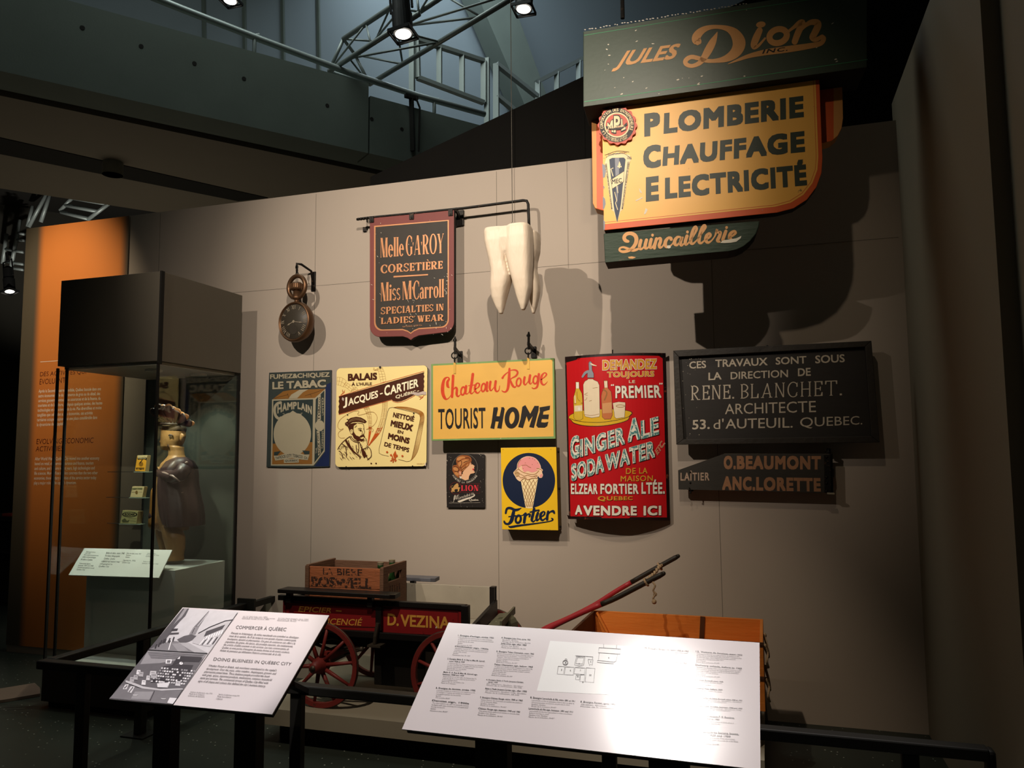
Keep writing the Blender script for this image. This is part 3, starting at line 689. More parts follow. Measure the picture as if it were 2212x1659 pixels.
f.view((1270, 200), 5.5308)
# three-pointed trade shield
f.poly([(215, 800), (240, 748), (350, 716), (495, 745), (522, 790), (500, 830), (420, 1395), (390, 1420), (350, 1555), (312, 1425), (280, 1400), (200, 850)], M_cream, 2, 'trade_shield')
f.line([(205, 748), (350, 700), (490, 712)], 5, M_ink, 2.6, 'trade_shield'); f.line([(215, 775), (300, 738), (350, 730), (440, 735), (520, 795)], 4, M_ink, 2.6, 'trade_shield')
f.poly([(255, 800), (290, 782), (430, 778), (450, 800), (395, 1330), (380, 1420), (350, 1552), (318, 1420), (305, 1330)], M_navy, 2.6, 'trade_shield')
f.poly([(322, 785), (374, 782), (372, 960), (350, 1340), (330, 1000)], M_grey, 3, 'trade_shield')
f.poly([(275, 1042), (432, 940), (426, 1068), (292, 1152)], M_cream, 3.2, 'trade_shield')
f.line([(275, 1042), (432, 940), (426, 1068), (292, 1152), (275, 1042)], 7, M_ink, 3.4, 'trade_shield', False)
f.text('MEC', [(285, 1098), (408, 1076), (404, 1022), (288, 1040)], M_ink, 3.6, 'trade_shield', 0.02)
f.line([(300, 905), (275, 915), (300, 1000)], 10, M_cream, 3.4, 'trade_shield', False); f.line([(345, 1120), (360, 1200), (320, 1190), (345, 1290), (330, 1320), (355, 1400)], 9, M_cream, 3.4, 'trade_shield', False)
for pts in ([(378, 820), (392, 860), (384, 905), (372, 905), (364, 860)], [(350, 880), (372, 870), (376, 890), (360, 895)], [(384, 885), (405, 875), (400, 900)]): f.poly(pts, M_cream, 3.4, 'trade_shield')
f.line([(222, 850), (290, 1395)], 4, M_ink, 3, 'trade_shield', False); f.line([(478, 830), (405, 1395)], 4, M_ink, 3, 'trade_shield', False)
f.text('CORPORATION', [(240, 758), (462, 726), (458, 706), (238, 738)], M_ink, 3, 'trade_shield', 0.01); f.text('DES', [(470, 795), (520, 800), (522, 770), (476, 765)], M_ink, 3, 'trade_shield', 0.01)
f.text('MAITRES ELECTRICIENS DE LA PROVINCE DE QUEBEC', [(398, 1390), (478, 825), (502, 830), (420, 1395)], M_ink, 3, 'trade_shield', 0.01)
f.text('MASTER ELECTRICIANS OF THE PROVINCE OF QUEBEC', [(276, 1398), (200, 850), (218, 845), (294, 1392)], M_ink, 3, 'trade_shield', 0.01)
for pts in ([(170, 850), (205, 870), (215, 940), (205, 1010), (180, 1020)], [(182, 1110), (200, 1130), (190, 1160)], [(178, 1240), (205, 1270), (212, 1330), (196, 1385), (180, 1395)], [(185, 1520), (205, 1545), (200, 1640), (188, 1645)]): f.poly(pts, M_grey, 1.6, 'paint_chips')
for pts in ([(610, 1140), (645, 1190), (640, 1205), (620, 1190)], [(690, 1380), (715, 1400), (690, 1450), (668, 1455)], [(565, 1290), (650, 1248), (652, 1262), (580, 1298)]): f.poly(pts, M_chip, 1.6, 'paint_chips')
f.build(T)
# scalloped seal, a separate plate on the face
f = Face(hang(-0.018), HN).view((1270, 200), 5.5308)
sc = [(352+(228+9*cos(16*t))*cos(t), 390+(226+9*cos(16*t))*sin(t)) for t in [2*pi*i/128 for i in range(128)]]
sl = MB().prism([f.P(*p) for p in sc], -HN*0.017, M_red).build('seal', T)
f.poly(ell(345, 388, 208, 206, 60), M_ink, 1, 'seal_print'); f.poly(ell(347, 388, 152, 150, 50), M_cream, 2, 'seal_print'); f.poly(ell(348, 388, 136, 134, 50), M_red, 3, 'seal_print')
f.arc_text('LA CORPORATION DES ENTREPRENEURS', (345, 388), 163, 161, 142, 382, 36, M_cream, 4, 'seal_print', 0.02, aspect=0.62)
f.arc_text('EN PLOMBERIE & CHAUFFAGE', (345, 388), 184, 180, 135, 45, 20, M_cream, 4, 'seal_print', 0.0, aspect=0.6)
f.arc_text('DE LA PROVINCE DE QUEBEC', (345, 388), 207, 203, 130, 50, 20, M_cream, 4, 'seal_print', 0.0, aspect=0.6)
for s, q in (('M', [(236, 470), (305, 478), (298, 330), (232, 372)]), ('P', [(310, 482), (384, 476), (384, 282), (312, 284)]), ('L', [(400, 462), (452, 440), (438, 315), (396, 322)])): f.text(s, q, M_cream, 4, 'seal_print', 0.03, outline=(M_ink, 0.05))
f.poly([(214, 402), (300, 430), (400, 420), (466, 360), (472, 392), (402, 446), (300, 456), (220, 432)], M_ink, 5, 'seal_print')
f.text('MEMBRE', [(243, 442), (440, 412), (434, 392), (240, 420)], M_cream, 6, 'seal_print', 0.01)
f.build(sl)
# side wings set behind the board
f = Face(hang(0.13), HN).view(*CR1)
MB().prism([f.P(*p) for p in ((85, 535), (300, 505), (300, 1040), (140, 1035), (105, 1025), (92, 1000))], -HN*0.10, M_org, M_tan).build('side_wing', T, bevel=0.003)
f.poly([(86, 538), (109, 534), (112, 1026), (103, 1020), (93, 998)], M_tan, 1, 'wing_stripe|1')
MB().prism([f.P(*p) for p in ((1100, 420), (1318, 392), (1323, 580), (1316, 630), (1298, 668), (1268, 692), (1228, 703), (1100, 715))], -HN*0.10, M_org, M_tan).build('side_wing', T, bevel=0.003)
f.poly([(1276, 402), (1317, 396), (1322, 580), (1314, 630), (1296, 666), (1276, 684)], M_tan, 1, 'wing_stripe|2')
f.build(T)
# hardware plank below
f = Face(hang(-0.01), HN).view((1300, 470), 5.8211)
M_plank = mat('sign_plank_green', '#2b3a2c', 0.6, var=0.2, scale=14, bump=0.4, bscale=26, stretch=(0.5, 1, 2), chips='#5a4a3c', chip_amt=0.05, chip_scale=14)
MB().prism([f.P(*p) for p in ((22, 200), (1985, 40), (1975, 110), (1942, 200), (1870, 290), (1785, 360), (1700, 400), (1600, 422), (1480, 432), (40, 565))], -HN*0.16, M_plank, M_under).build('plank', T, bevel=0.004)
f.line([(330, 300, 36), (300, 290, 46), (282, 262, 46), (290, 228, 44), (325, 203, 44), (375, 202, 46), (420, 228, 50), (436, 280, 50), (420, 338, 46), (382, 388, 42), (330, 418, 38), (265, 430, 34), (224, 412, 28), (232, 384, 24), (275, 374, 26), (335, 396, 34), (395, 412, 38), (450, 398, 30), (470, 380, 20)], 40, M_gold, 2, 'script_lettering')
def sx(i): return 405-(i-480)*0.098
for pts in ([(492, 288, 40), (476, 350, 42), (478, 392, 36), (510, 390, 24), (548, 340, 18)], [(562, 282, 40), (545, 350, 42), (550, 386, 36), (580, 380, 24), (612, 330, 18)], [(622, 275, 40), (606, 340, 42), (612, 380, 36), (640, 368, 22), (668, 300, 16)],
            [(688, 268, 40), (668, 340, 40), (662, 385, 38)], [(670, 330, 18), (705, 270, 22), (735, 262, 36), (738, 300, 40), (722, 350, 40), (735, 378, 32), (765, 360, 20), (785, 320, 16)],
            [(872, 275, 40), (868, 258, 36), (835, 258, 34), (802, 300, 44), (800, 350, 44), (830, 372, 32), (875, 345, 18), (900, 310, 14)],
            [(985, 245, 24), (950, 248, 34), (918, 290, 44), (920, 335, 42), (950, 345, 28), (985, 300, 20), (1010, 245, 36), (990, 310, 42), (1000, 350, 34), (1030, 330, 18)],
            [(1072, 232, 40), (1050, 300, 42), (1056, 340, 34), (1085, 325, 20), (1115, 280, 16)], [(1100, 310, 16), (1165, 210, 24), (1192, 145, 34), (1178, 115, 30), (1150, 150, 36), (1125, 240, 44), (1118, 310, 42), (1145, 330, 30), (1190, 290, 16)],
            [(1185, 300, 16), (1255, 200, 24), (1302, 125, 34), (1288, 98, 30), (1258, 135, 36), (1232, 225, 44), (1222, 300, 42), (1248, 322, 30), (1295, 285, 16)],
            [(1285, 290, 16), (1340, 260, 26), (1368, 225, 32), (1352, 200, 30), (1318, 230, 42), (1308, 285, 44), (1335, 315, 34), (1380, 290, 20), (1425, 230, 16)],
            [(1420, 240, 18), (1452, 150, 34), (1445, 175, 34), (1470, 190, 30), (1492, 185, 36), (1478, 240, 42), (1455, 290, 42), (1480, 305, 26)],
            [(1560, 172, 40), (1535, 240, 42), (1520, 285, 36), (1545, 290, 22)], [(1590, 260, 18), (1650, 225, 26), (1682, 195, 32), (1668, 172, 30), (1625, 195, 40), (1605, 240, 42), (1625, 268, 30)]):
    f.line(pts, 30, M_gold, 2, 'script_lettering')
for x, y in ((638, 222), (1077, 182), (1569, 126)): f.poly(ell(x, y, 17, 19, 16), M_gold, 2, 'script_lettering')
f.poly([(1490, 318), (1520, 290), (1600, 276), (1690, 262), (1755, 232), (1745, 262), (1690, 305), (1620, 318), (1540, 322)], M_chip, 3, 'paint_chips')
f.poly(ell(842, 370, 26, 20, 14), M_chip, 3, 'paint_chips'); f.poly([(330, 495), (380, 488), (430, 500), (390, 518), (340, 515)], M_gold, 1, 'paint_chips')
f.build(T)
# suspension rod up to the ceiling
a = hang(0.05)(1345, 40)
MB().tube([a, a+Vector((0, 0, 1.6))], 0.012, M_iron, 8).build('suspension_rod', T)
a = hang(0.05)(1700, 0)
MB().tube([a-Vector((0, 0, 0.05)), a+Vector((0, 0, 1.5))], 0.012, M_iron, 8).build('suspension_rod', T)

# ---------------------------------------------------------------- shield shaped shop sign on an iron bracket
yS = YW-0.12; T = thing('shield_sign', at_y(887, 733, yS), 'dark shield shaped sign with maroon border and gold lettering for ladies wear', 'sign')
f = Face(plane_y(yS), NOUT).view((760, 420), 5.184)
M_maroon = mat('shield_maroon', '#6e3530', 0.55, var=0.12, scale=7, chips='#c9bfae', chip_amt=0.012, chip_scale=30); M_pnl = mat('shield_black', '#2a241c', 0.55, var=0.25, scale=10, chips='#b3a890', chip_amt=0.008, chip_scale=26)
M_copper = mat('gilt_lettering', '#b27a50', 0.42, 0.25, var=0.16, scale=22)
def shield(x0, x1, yt0, yt1, yb0, yb1, mid, dip, r):
    L = [(x0, yt0), (x0, yb0-r)]+[(x0+r*0.9*(1-cos(a)), yb0-r+r*sin(a)) for a in [pi/2*i/6 for i in range(1, 7)]]
    L += [(mid-90, dip-42), (mid-35, dip-24), (mid, dip), (mid+35, dip-28), (mid+90, dip-52)]
    L += [(x1-r*0.9*(1-sin(a)), yb1-r+r*cos(a)) for a in [pi/2*i/6 for i in range(0, 7)]]
    return L+[(x1, yt1)]
out = shield(200, 1145, 262, 172, 1595, 1545, 660, 1632, 120)
MB().prism([f.P(*p) for p in out], (0, 0.035, 0), M_maroon, M_under).build('board', T, bevel=0.003)
f.poly(shield(250, 1086, 352, 286, 1525, 1492, 660, 1562, 90), M_copper, 1, 'border_line'); f.poly(shield(266, 1074, 366, 296, 1512, 1480, 660, 1548, 86), M_pnl, 2, 'panel')
f.roman('Melle', [(322, 708), (585, 688), (585, 475), (322, 488)], M_copper, 3, 'lettering', 0.22, 0.05, 0.04, 0.05)
f.roman('G·A·ROY', [(606, 686), (1032, 655), (1032, 432), (606, 462)], M_copper, 3, 'lettering', 0.2, 0.05, 0.05, 0.05)
f.roman('CORSETIÈRE', [(325, 885), (1020, 832), (1020, 718), (325, 762)], M_copper, 3, 'lettering', 0.24, 0.1, 0.06, 0.08)
f.poly([(470, 915), (856, 893), (856, 907), (470, 932)], M_copper, 3, 'rule')
f.roman('Miss', [(328, 1200), (548, 1178), (548, 972), (328, 990)], M_copper, 3, 'lettering', 0.22, 0.05, 0.04, 0.05)
f.roman('M·', [(570, 1182), (690, 1170), (690, 965), (570, 978)], M_copper, 3, 'lettering', 0.2, 0.05, 0.04, 0.02)
f.roman('Carroll', [(690, 1175), (1036, 1152), (1036, 942), (690, 968)], M_copper, 3, 'lettering', 0.2, 0.05, 0.04, 0.05)
f.roman('SPECIALTIES IN', [(330, 1345), (1032, 1300), (1032, 1222), (330, 1262)], M_copper, 3, 'lettering', 0.24, 0.1, 0.06, 0.08)
f.roman("LADIES'WEAR", [(330, 1455), (1036, 1415), (1036, 1340), (330, 1380)], M_copper, 3, 'lettering', 0.24, 0.1, 0.06, 0.08)
f.text('NATIONAL SIGN Co.', [(575, 1492), (795, 1472), (795, 1455), (575, 1476)], M_copper, 3, 'lettering', 0.0, spacing=1.2)
random.seed(5)
for k in range(60):
    x, y = random.choice(((random.uniform(880, 1120), random.uniform(1420, 1570)), (random.uniform(210, 1140), random.uniform(320, 1500)), (random.uniform(1040, 1070), random.uniform(880, 1120)), (random.uniform(590, 720), random.uniform(1180, 1520))))
    l = random.uniform(5, 28); a = random.uniform(0.3, 1.6); f.line([(x, y, 2), (x+l*cos(a)*0.5, y+l*sin(a)*0.5, 4), (x+l*cos(a), y+l*sin(a), 1)], 2, M_chip, 4, 'scratches', False, cap=False)
f.build(T)
b = MB()
for x, y in ((225, 280), (672, 245), (1108, 205)):
    b.prism([f.P(x+dx, y+dy, 4) for dx, dy in ((-24, -30), (24, -34), (24, 34), (-24, 38))], (0, -0.006, 0), M_iron); b.lathe(f.P(x+5, y+22, 10), (0, -1, 0), [(0.008, 0), (0.006, 0.006), (0, 0.008)], M_iron, 10)
b.build('hinge_clip', T)
# bracket carrying the shield sign
T = thing('sign_bracket', at_y(1000, 480, YW), 'long black iron bracket rod carrying the shield shaped sign', 'bracket')
yb = yS+0.005
P = lambda x, y, yy=None: at_y(x, y, yy or yb)
MB().tube([P(771, 474), P(800, 470), P(884, 462), P(960, 454), P(1000, 450), P(1085, 439), P(1130, 433), P(1138, 434), P(1141, 441), P(1142, 470), P(1143, 500)], 0.0095, M_iron, 10).build('rod', T, smooth=True)
b = MB(); b.prism([at_y(x, y, YW-0.02) for x, y in ((985, 455), (1001, 453), (1001, 486), (985, 489))], (0, 0.018, 0), M_iron); b.build('wall_plate', T, bevel=0.002)
b = MB(); b.bar(P(985, 452), at_y(993, 470, YW-0.02), 0.012, 0.03, M_iron); b.bar(P(793, 474), at_y(793, 476, YW), 0.012, 0.02, M_iron); b.bar(at_y(788, 495, YW-0.02), at_y(788, 496, YW), 0.03, 0.03, M_iron); b.build('arm', T)
b = MB()
for k in range(5): b.ball(P(774+k*6, 473.5-k*0.6), 0.011, M_iron, 6)
b.build('twisted_tip', T, smooth=True)

# ---------------------------------------------------------------- giant pocket watch
yW_ = YW-0.15; c0 = at_y(637, 695, yW_-0.02)
T = thing('pocket_watch_sign', at_y(640, 740, yW_), 'giant bronze pocket watch trade sign with dark dial hanging on the wall', 'sign')
M_brz = mat('bronze_case', '#604631', 0.42, 0.75, var=0.25, scale=9, bump=0.08, bscale=30); M_dial = mat('watch_dial', '#37322a', 0.45, var=0.18, scale=7); M_num = mat('watch_numeral', '#7d7261', 0.6)
wn = Vector((-0.16, -1, 0.0)).normalized()
K = 1690/ (FWD.dot(c0-CAM)); R = 41.5/K*1.02
MB().lathe(c0, wn, [(0.0, -0.085), (R*0.6, -0.08), (R*0.92, -0.062), (R*1.03, -0.03), (R*1.05, -0.008), (R*1.02, 0.012), (R*0.965, 0.022), (R*0.925, 0.016), (R*0.91, 0.008), (0, 0.006)], M_brz, 56).build('case', T, smooth=True)
MB().lathe(c0, wn, [(R*0.905, 0.0068), (R*0.89, 0.0105), (0, 0.0115)], M_dial, 48).build('dial', T, smooth=True)
wa = wn.cross(Vector((0, 0, 1))).normalized(); wa = wa if wa.x > 0 else -wa; wu = Vector((0, 0, 1)); wu = (wu-wn*wu.dot(wn)).normalized()
dc = c0+wn*0.0125
fd = Face(lambda px, py: dc+wa*(px*R)+wu*(-py*R), wn, (0, 0), 1.0, 0.0006)
for i, s in enumerate(('XII', 'I', 'II', 'III', 'IIII', 'V', 'VI', 'VII', 'VIII', 'IX', 'X', 'XI')):
    if i == 6: continue
    t = radians(30*i-90); X, Yv = 0.74*cos(t), 0.74*sin(t); ux, uy = -sin(t), cos(t); nx, ny = cos(t), sin(t)
    x = -0.045*(len(s)-1)
    for k, chh in enumerate(s):
        cx, cy = X+ux*(x+0.09*k), Yv+uy*(x+0.09*k)
        def seg(a, c, wd): fd.line([(cx+ux*a[0]+nx*a[1], cy+uy*a[0]+ny*a[1]), (cx+ux*c[0]+nx*c[1], cy+uy*c[0]+ny*c[1])], wd, M_num, 1, 'numeral|%d' % i, False, cap=False)
        if chh == 'I': seg((0, -0.1), (0, 0.1), 0.03)
        if chh == 'V': seg((0, -0.1), (-0.05, 0.1), 0.035); seg((0, -0.1), (0.05, 0.1), 0.018)
        if chh == 'X': seg((-0.05, -0.1), (0.05, 0.1), 0.018); seg((0.05, -0.1), (-0.05, 0.1), 0.035)
fd.poly(ell(0, 0.42, 0.25, 0.25, 30), mat('watch_subdial', '#302b24', 0.5), 0.5, 'subdial')
fd.build(T)
for nm, tip, wd in (('hour_hand', (-0.42, 0.17), 0.05), ('minute_hand', (0.62, 0.11), 0.035)):
    fd.line([(0, 0, wd), (tip[0]*0.55, tip[1]*0.55, wd*0.8), (tip[0]*0.7, tip[1]*0.7, wd*1.9), (tip[0]*0.82, tip[1]*0.82, wd), (tip[0], tip[1], 0.01)], 0.03, M_num, 4, nm, cap=False); fd.poly(ell(0, 0, 0.075, 0.075, 16), M_num, 4.5, nm)
fd.build(T)
top = c0+wu*(R*1.0)-wn*0.015
MB().lathe(top-wu*0.012, wu, [(0.034, 0), (0.03, 0.012), (0.018, 0.018), (0.016, 0.032), (0.034, 0.04), (0.036, 0.05), (0.028, 0.06), (0.026, 0.1)], M_brz, 24).build('neck', T, smooth=True)
cz = top+wu*0.088
b = MB(); b.lathe(cz, wu, [(0.02, 0), (0.043, 0.006), (0.05, 0.02), (0.048, 0.05), (0.03, 0.064), (0.0, 0.068)], M_brz, 24)
for k in range(24): b.bar(cz+Vector((cos(k*pi/12)*0.0495, sin(k*pi/12)*0.0495, 0.01)), cz+Vector((cos(k*pi/12)*0.0485, sin(k*pi/12)*0.0485, 0.05)), 0.005, 0.005, M_brz)
b.build('winding_crown', T, smooth=False)
MB().ring(top+wu*0.118, wn, 0.083, 0.0165, M_brz, 40, 12, sx=0.95).build('bow', T, smooth=True)
hk = thing('wall_hook', at_y(650, 600, YW), 'small black iron hook with chain holding the giant pocket watch', 'hook')
bt = top+wu*0.205; hq = at_y(641, 573, bt.y)
MB().tube([bt+Vector((0, 0, 0.012)), bt+Vector((0, 0.0, 0.0))], 0.006, M_iron, 6).build('chain_pin', hk)
b = MB()
n = 3; d = (hq-bt)/n
for k in range(n): b.ring(bt+d*(k+0.45), (1, 0, 0) if k % 2 else (0, 1, 0), d.length*0.56, 0.0045, M_iron, 18, 6, sx=0.55)
b.build('chain', hk, smooth=True)
b = MB(); wp = at_y(658, 592, YW-0.006)
b.tube([hq-Vector((0, 0, 0.02)), hq+Vector((0, 0, 0.012)), hq+Vector((0.02, 0.03, 0.012)), Vector((hq.x+0.045, YW-0.03, hq.z-0.02)), Vector((hq.x+0.05, YW-0.008, hq.z-0.12))], 0.009, M_iron, 8); b.build('arm', hk, smooth=True)
b = MB().prism([Vector((hq.x+0.05+dx, YW-0.008, hq.z-0.02+dz)) for dx, dz in ((-0.018, 0.0), (0.018, 0.0), (0.018, -0.15), (-0.018, -0.15))], (0, 0.008, 0), M_iron); b.build('wall_plate', hk)

# ---------------------------------------------------------------- tobacco sign
yS = YW-0.016; T = thing('tobacco_sign', at_y(640, 1009, yS), 'weathered blue enamel sign showing a tobacco packet, leftmost of the wall signs', 'sign')
f = Face(plane_y(yS), NOUT).view((570, 790), 7.2125)
M_tb = mat('tobacco_ground', '#333a38', 0.35, var=0.3, scale=7, chips='#16150f', chip_amt=0.05, chip_scale=16); M_tn = mat('tobacco_blue', '#1b2546', 0.35, var=0.2, scale=6); M_teal = mat('tobacco_teal', '#2a3433', 0.35, var=0.25, scale=9)
M_tc = mat('tobacco_cream', '#989079', 0.4, var=0.07); M_tbr = mat('tobacco_brown', '#7d5526', 0.4, var=0.15)
MB().prism([f.P(*p) for p in ((80, 108), (560, 88), (1048, 66), (1045, 800), (1020, 1575), (560, 1590), (38, 1578), (60, 700))], (0, 0.014, 0), M_tb).build('plate', T, bevel=0.002)
f.poly([(960, 300), (1044, 260), (1040, 900), (1016, 1565), (790, 1570), (955, 1340)], M_tn, 1)
f.text('FUMEZ&CHIQUEZ', [(98, 222), (1028, 186), (1024, 100), (98, 136)], M_tc, 2, 'lettering', 0.04, outline=(M_ink, 0.03)); f.text('LE TABAC', [(133, 370), (972, 336), (968, 212), (133, 252)], M_tc, 2, 'lettering', 0.05, outline=(M_ink, 0.03))
f.poly([(140, 520), (300, 400), (420, 378), (960, 360), (795, 505)], M_tbr, 1); f.poly([(385, 514), (430, 450), (560, 374), (695, 368), (610, 415), (520, 507)], M_tc, 2)
for l in ([(160, 508), (380, 450), (370, 430)], [(370, 440), (390, 500)], [(640, 470), (800, 420), (930, 370)], [(720, 440), (745, 480)]): f.line(l, 4, M_ink, 2, smooth=False)
f.poly([(130, 525), (797, 503), (776, 1556), (110, 1556)], M_tc, 2); f.poly([(150, 546), (770, 524), (755, 1532), (132, 1536)], M_teal, 3)
f.poly([(140, 1215), (760, 1190), (755, 1532), (132, 1536)], M_tbr, 4)
f.poly(ell(448, 1065, 292, 335, 48), M_tc, 5); f.poly([(290, 850), (312, 790), (345, 755), (405, 740), (435, 715), (455, 700), (478, 715), (515, 740), (580, 752), (605, 790), (625, 850), (448, 900)], M_tc, 5)
f.line([(300, 745), (322, 742), (318, 762)], 7, M_tc, 4, smooth=False); f.line([(605, 740), (582, 738), (590, 758)], 7, M_tc, 4, smooth=False)
f.line([(265, 575, 44), (215, 590, 38), (178, 640, 40), (172, 715, 40), (192, 785, 42), (235, 822, 40), (272, 800, 22)], 40, M_tc, 5, 'arched_lettering')
for s, q in (('H', [(215, 748), (285, 722), (285, 588), (215, 610)]), ('A', [(292, 716), (362, 698), (362, 575), (292, 590)]), ('M', [(368, 695), (450, 680), (450, 565), (368, 575)]), ('P', [(458, 680), (518, 672), (518, 562), (458, 566)]), ('L', [(530, 675), (582, 682), (582, 570), (530, 566)]), ('A', [(585, 690), (648, 708), (648, 590), (585, 576)]), ('I', [(655, 718), (680, 728), (680, 608), (655, 598)]), ('N', [(690, 735), (752, 762), (752, 632), (690, 612)])): f.text(s, q, M_tc, 5, 'arched_lettering', 0.05)
f.poly([(797, 503), (962, 360), (950, 1332), (776, 1556)], M_tc, 2); f.poly([(812, 524), (946, 386), (935, 1316), (790, 1512)], M_teal, 3)
f.poly([(850, 472), (890, 450), (892, 840), (828, 862), (845, 700)], M_tc, 4); f.poly([(825, 1020), (872, 1018), (892, 1360), (850, 1405), (840, 1200)], M_tc, 4); f.poly(ell(875, 935, 72, 86, 32), M_tc, 5)
for s, q, m_ in (('TOBACCO', [(880, 850), (890, 490), (862, 490), (838, 852)], M_ink), ('LIMITED', [(935, 770), (937, 495), (905, 500), (912, 775)], M_tc), ('ROCK CITY', [(885, 1360), (862, 1040), (832, 1042), (855, 1378)], M_ink), ('COMPANY', [(930, 1275), (935, 1010), (906, 1015), (902, 1300)], M_tc), ('THE', [(835, 1360), (833, 1275), (812, 1285), (814, 1372)], M_tc)): f.text(s, q, m_, 5, 'lettering', 0.02)
f.poly([(160, 1402), (235, 1402), (330, 1370), (450, 1358), (570, 1366), (640, 1385), (718, 1382), (690, 1470), (600, 1462), (450, 1436), (300, 1462), (185, 1478)], M_tc, 6); f.poly([(165, 1345), (270, 1330), (215, 1395), (165, 1398)], M_teal, 6); f.poly([(605, 1320), (720, 1328), (712, 1378), (640, 1380)], M_teal, 6)
for s, q in (('THE', [(190, 1462), (245, 1450), (245, 1412), (188, 1422)]), ('ROCK CITY', [(252, 1448), (440, 1420), (440, 1372), (252, 1402)]), ('TOBACCO', [(455, 1420), (610, 1444), (612, 1400), (455, 1372)]), ('Co.', [(635, 1452), (688, 1450), (688, 1408), (635, 1410)])): f.text(s, q, M_teal, 7, 'lettering', 0.02)
f.poly([(318, 1455), (552, 1442), (552, 1508), (320, 1516)], M_tc, 6.5); f.text('QUEBEC', [(335, 1503), (540, 1496), (540, 1460), (335, 1466)], M_teal, 7, 'lettering', 0.03, spacing=1.1)
f.build(T)

# ---------------------------------------------------------------- broom sign
yS = YW-0.032; T = thing('broom_sign', at_y(823, 1012, yS), 'cream enamel sign with a brown banner and a bearded man in a cap', 'sign')
f = Face(plane_y(yS), NOUT).view((715, 780), 6.9125)
M_jc = mat('broom_cream', '#e6d18e', 0.30, var=0.035, scale=4); M_jb = mat('broom_brown', '#45200f', 0.35, var=0.06); M_jo = mat('broom_orange', '#b9501c', 0.35); M_jl = mat('broom_line', '#9a6420', 0.4); M_jr = mat('broom_red', '#c8402a', 0.35); M_dam = mat('broom_damage', '#b4a39a', 0.7, var=0.2, scale=40); M_jd = mat('broom_tan', '#8f7a50', 0.4)
def rq(TL, TR, BR, BL, r):
    F = homog([BL, BR, TR, TL]); w_ = TR[0]-TL[0]; h_ = BL[1]-TL[1]
    return [F(x/w_, y/h_) for x, y in rrect(0, 0, w_, h_, r)]
MB().prism([f.P(*p) for p in rq((84, 108), (1440, 62), (1425, 1570), (63, 1582), 62)], (0, 0.012, 0), M_jc, M_under).build('plate', T, bevel=0.004)
def lattice(Lp, Rp, n, m=None, w_=3.2, mid=True):
    L2 = smooth_path(Lp, 8); R2 = smooth_path(Rp, 8); m = m or M_jl
    f.line(L2, w_, m, 1, smooth=False, cap=False); f.line(R2, w_, m, 1, smooth=False, cap=False)
    if mid: f.line([((a[0]+b_[0])/2, (a[1]+b_[1])/2) for a, b_ in zip(L2, R2)], w_, m, 1, smooth=False, cap=False)
    for k in range(n):
        i = int((len(L2)-1)*k/(n-1)); f.line([L2[i], R2[i]], w_, m, 1, smooth=False, cap=False)
lattice([(92, 240), (160, 250), (230, 295)], [(90, 355), (130, 362), (180, 385)], 4); lattice([(180, 380), (230, 400), (295, 455)], [(225, 320), (270, 345), (340, 400)], 4); lattice([(300, 455), (330, 440), (350, 430)], [(345, 390), (375, 392), (405, 430)], 3)
lattice([(640, 95), (665, 130), (690, 110)], [(632, 130), (650, 140), (700, 140)], 3); lattice([(690, 110), (715, 180), (745, 330)], [(765, 95), (800, 180), (822, 300)], 8)
lattice([(490, 700), (535, 800), (560, 920), (568, 1050), (552, 1250)], [(565, 685), (598, 800), (608, 920), (600, 1050), (556, 1255)], 26, M_jl, 3.2)
lattice([(768, 612), (765, 740), (728, 920), (660, 1080), (560, 1265)], [(842, 600), (835, 740), (795, 920), (725, 1080), (566, 1268)], 34, M_jl, 3.2)
for a, c in (([(565, 980), (568, 1050), (552, 1250)], [(604, 980), (600, 1050), (556, 1255)]), ([(695, 1000), (660, 1080), (560, 1265)], [(768, 980), (725, 1080), (566, 1268)])):
    a2, c2 = smooth_path(a, 8), smooth_path(c, 8)
    for i in range(1, len(a2)-1): f.line([a2[i], c2[i+1]], 4, M_jo, 1.5, smooth=False, cap=False)
    f.line(a2, 5, M_jo, 1.5, smooth=False, cap=False); f.line(c2, 5, M_jo, 1.5, smooth=False, cap=False)
    f.poly([a2[-9], a2[-1], c2[-9]], M_jo, 1.4)
f.line([(150, 505), (178, 480), (172, 425), (190, 468), (212, 428), (200, 470), (150, 505)], 8, M_jo, 1.5, smooth=False); f.line([(1395, 505), (1370, 535), (1310, 530), (1350, 545), (1325, 575), (1375, 540)], 8, M_jo, 1.5, smooth=False)
rg = [(118, 532), (126, 570), (116, 600), (128, 640), (114, 680), (122, 720), (112, 760), (120, 792)]
rr_ = [(1394, 165), (1386, 200), (1398, 230), (1384, 265), (1396, 300), (1386, 340), (1394, 380), (1384, 420), (1392, 452)]
f.poly(rg+[(905, 572), (930, 595), (985, 608), (1050, 598), (1110, 575), (1170, 545), (1240, 508), (1388, 470)]+rr_[::-1], M_jb, 2)
f.line([(118, 528), (700, 345), (1394, 150)], 5, M_jr, 2.4, smooth=False, cap=False); f.line([(118, 800), (905, 580)], 5, M_jr, 2.4, smooth=False, cap=False); f.line([(905, 580), (935, 605), (990, 618), (1055, 608), (1120, 585), (1185, 552), (1255, 512)], 5, M_jr, 2.4, cap=False)
M_jw = mat('broom_white', '#efe6c4', 0.35)
for s, q, bo in (('J', [(185, 705), (245, 690), (245, 535), (195, 548)], 0.03), ('ACQUES', [(262, 690), (705, 562), (705, 435), (262, 560)], 0.03), ('C', [(800, 527), (882, 505), (882, 348), (800, 370)], 0.03), ('ARTIER', [(888, 502), (1308, 382), (1308, 258), (888, 372)], 0.03), ('QUÉBEC', [(967, 572), (1268, 482), (1270, 424), (967, 500)], 0.015)): f.text(s, q, M_jw, 3, 'lettering', bo)
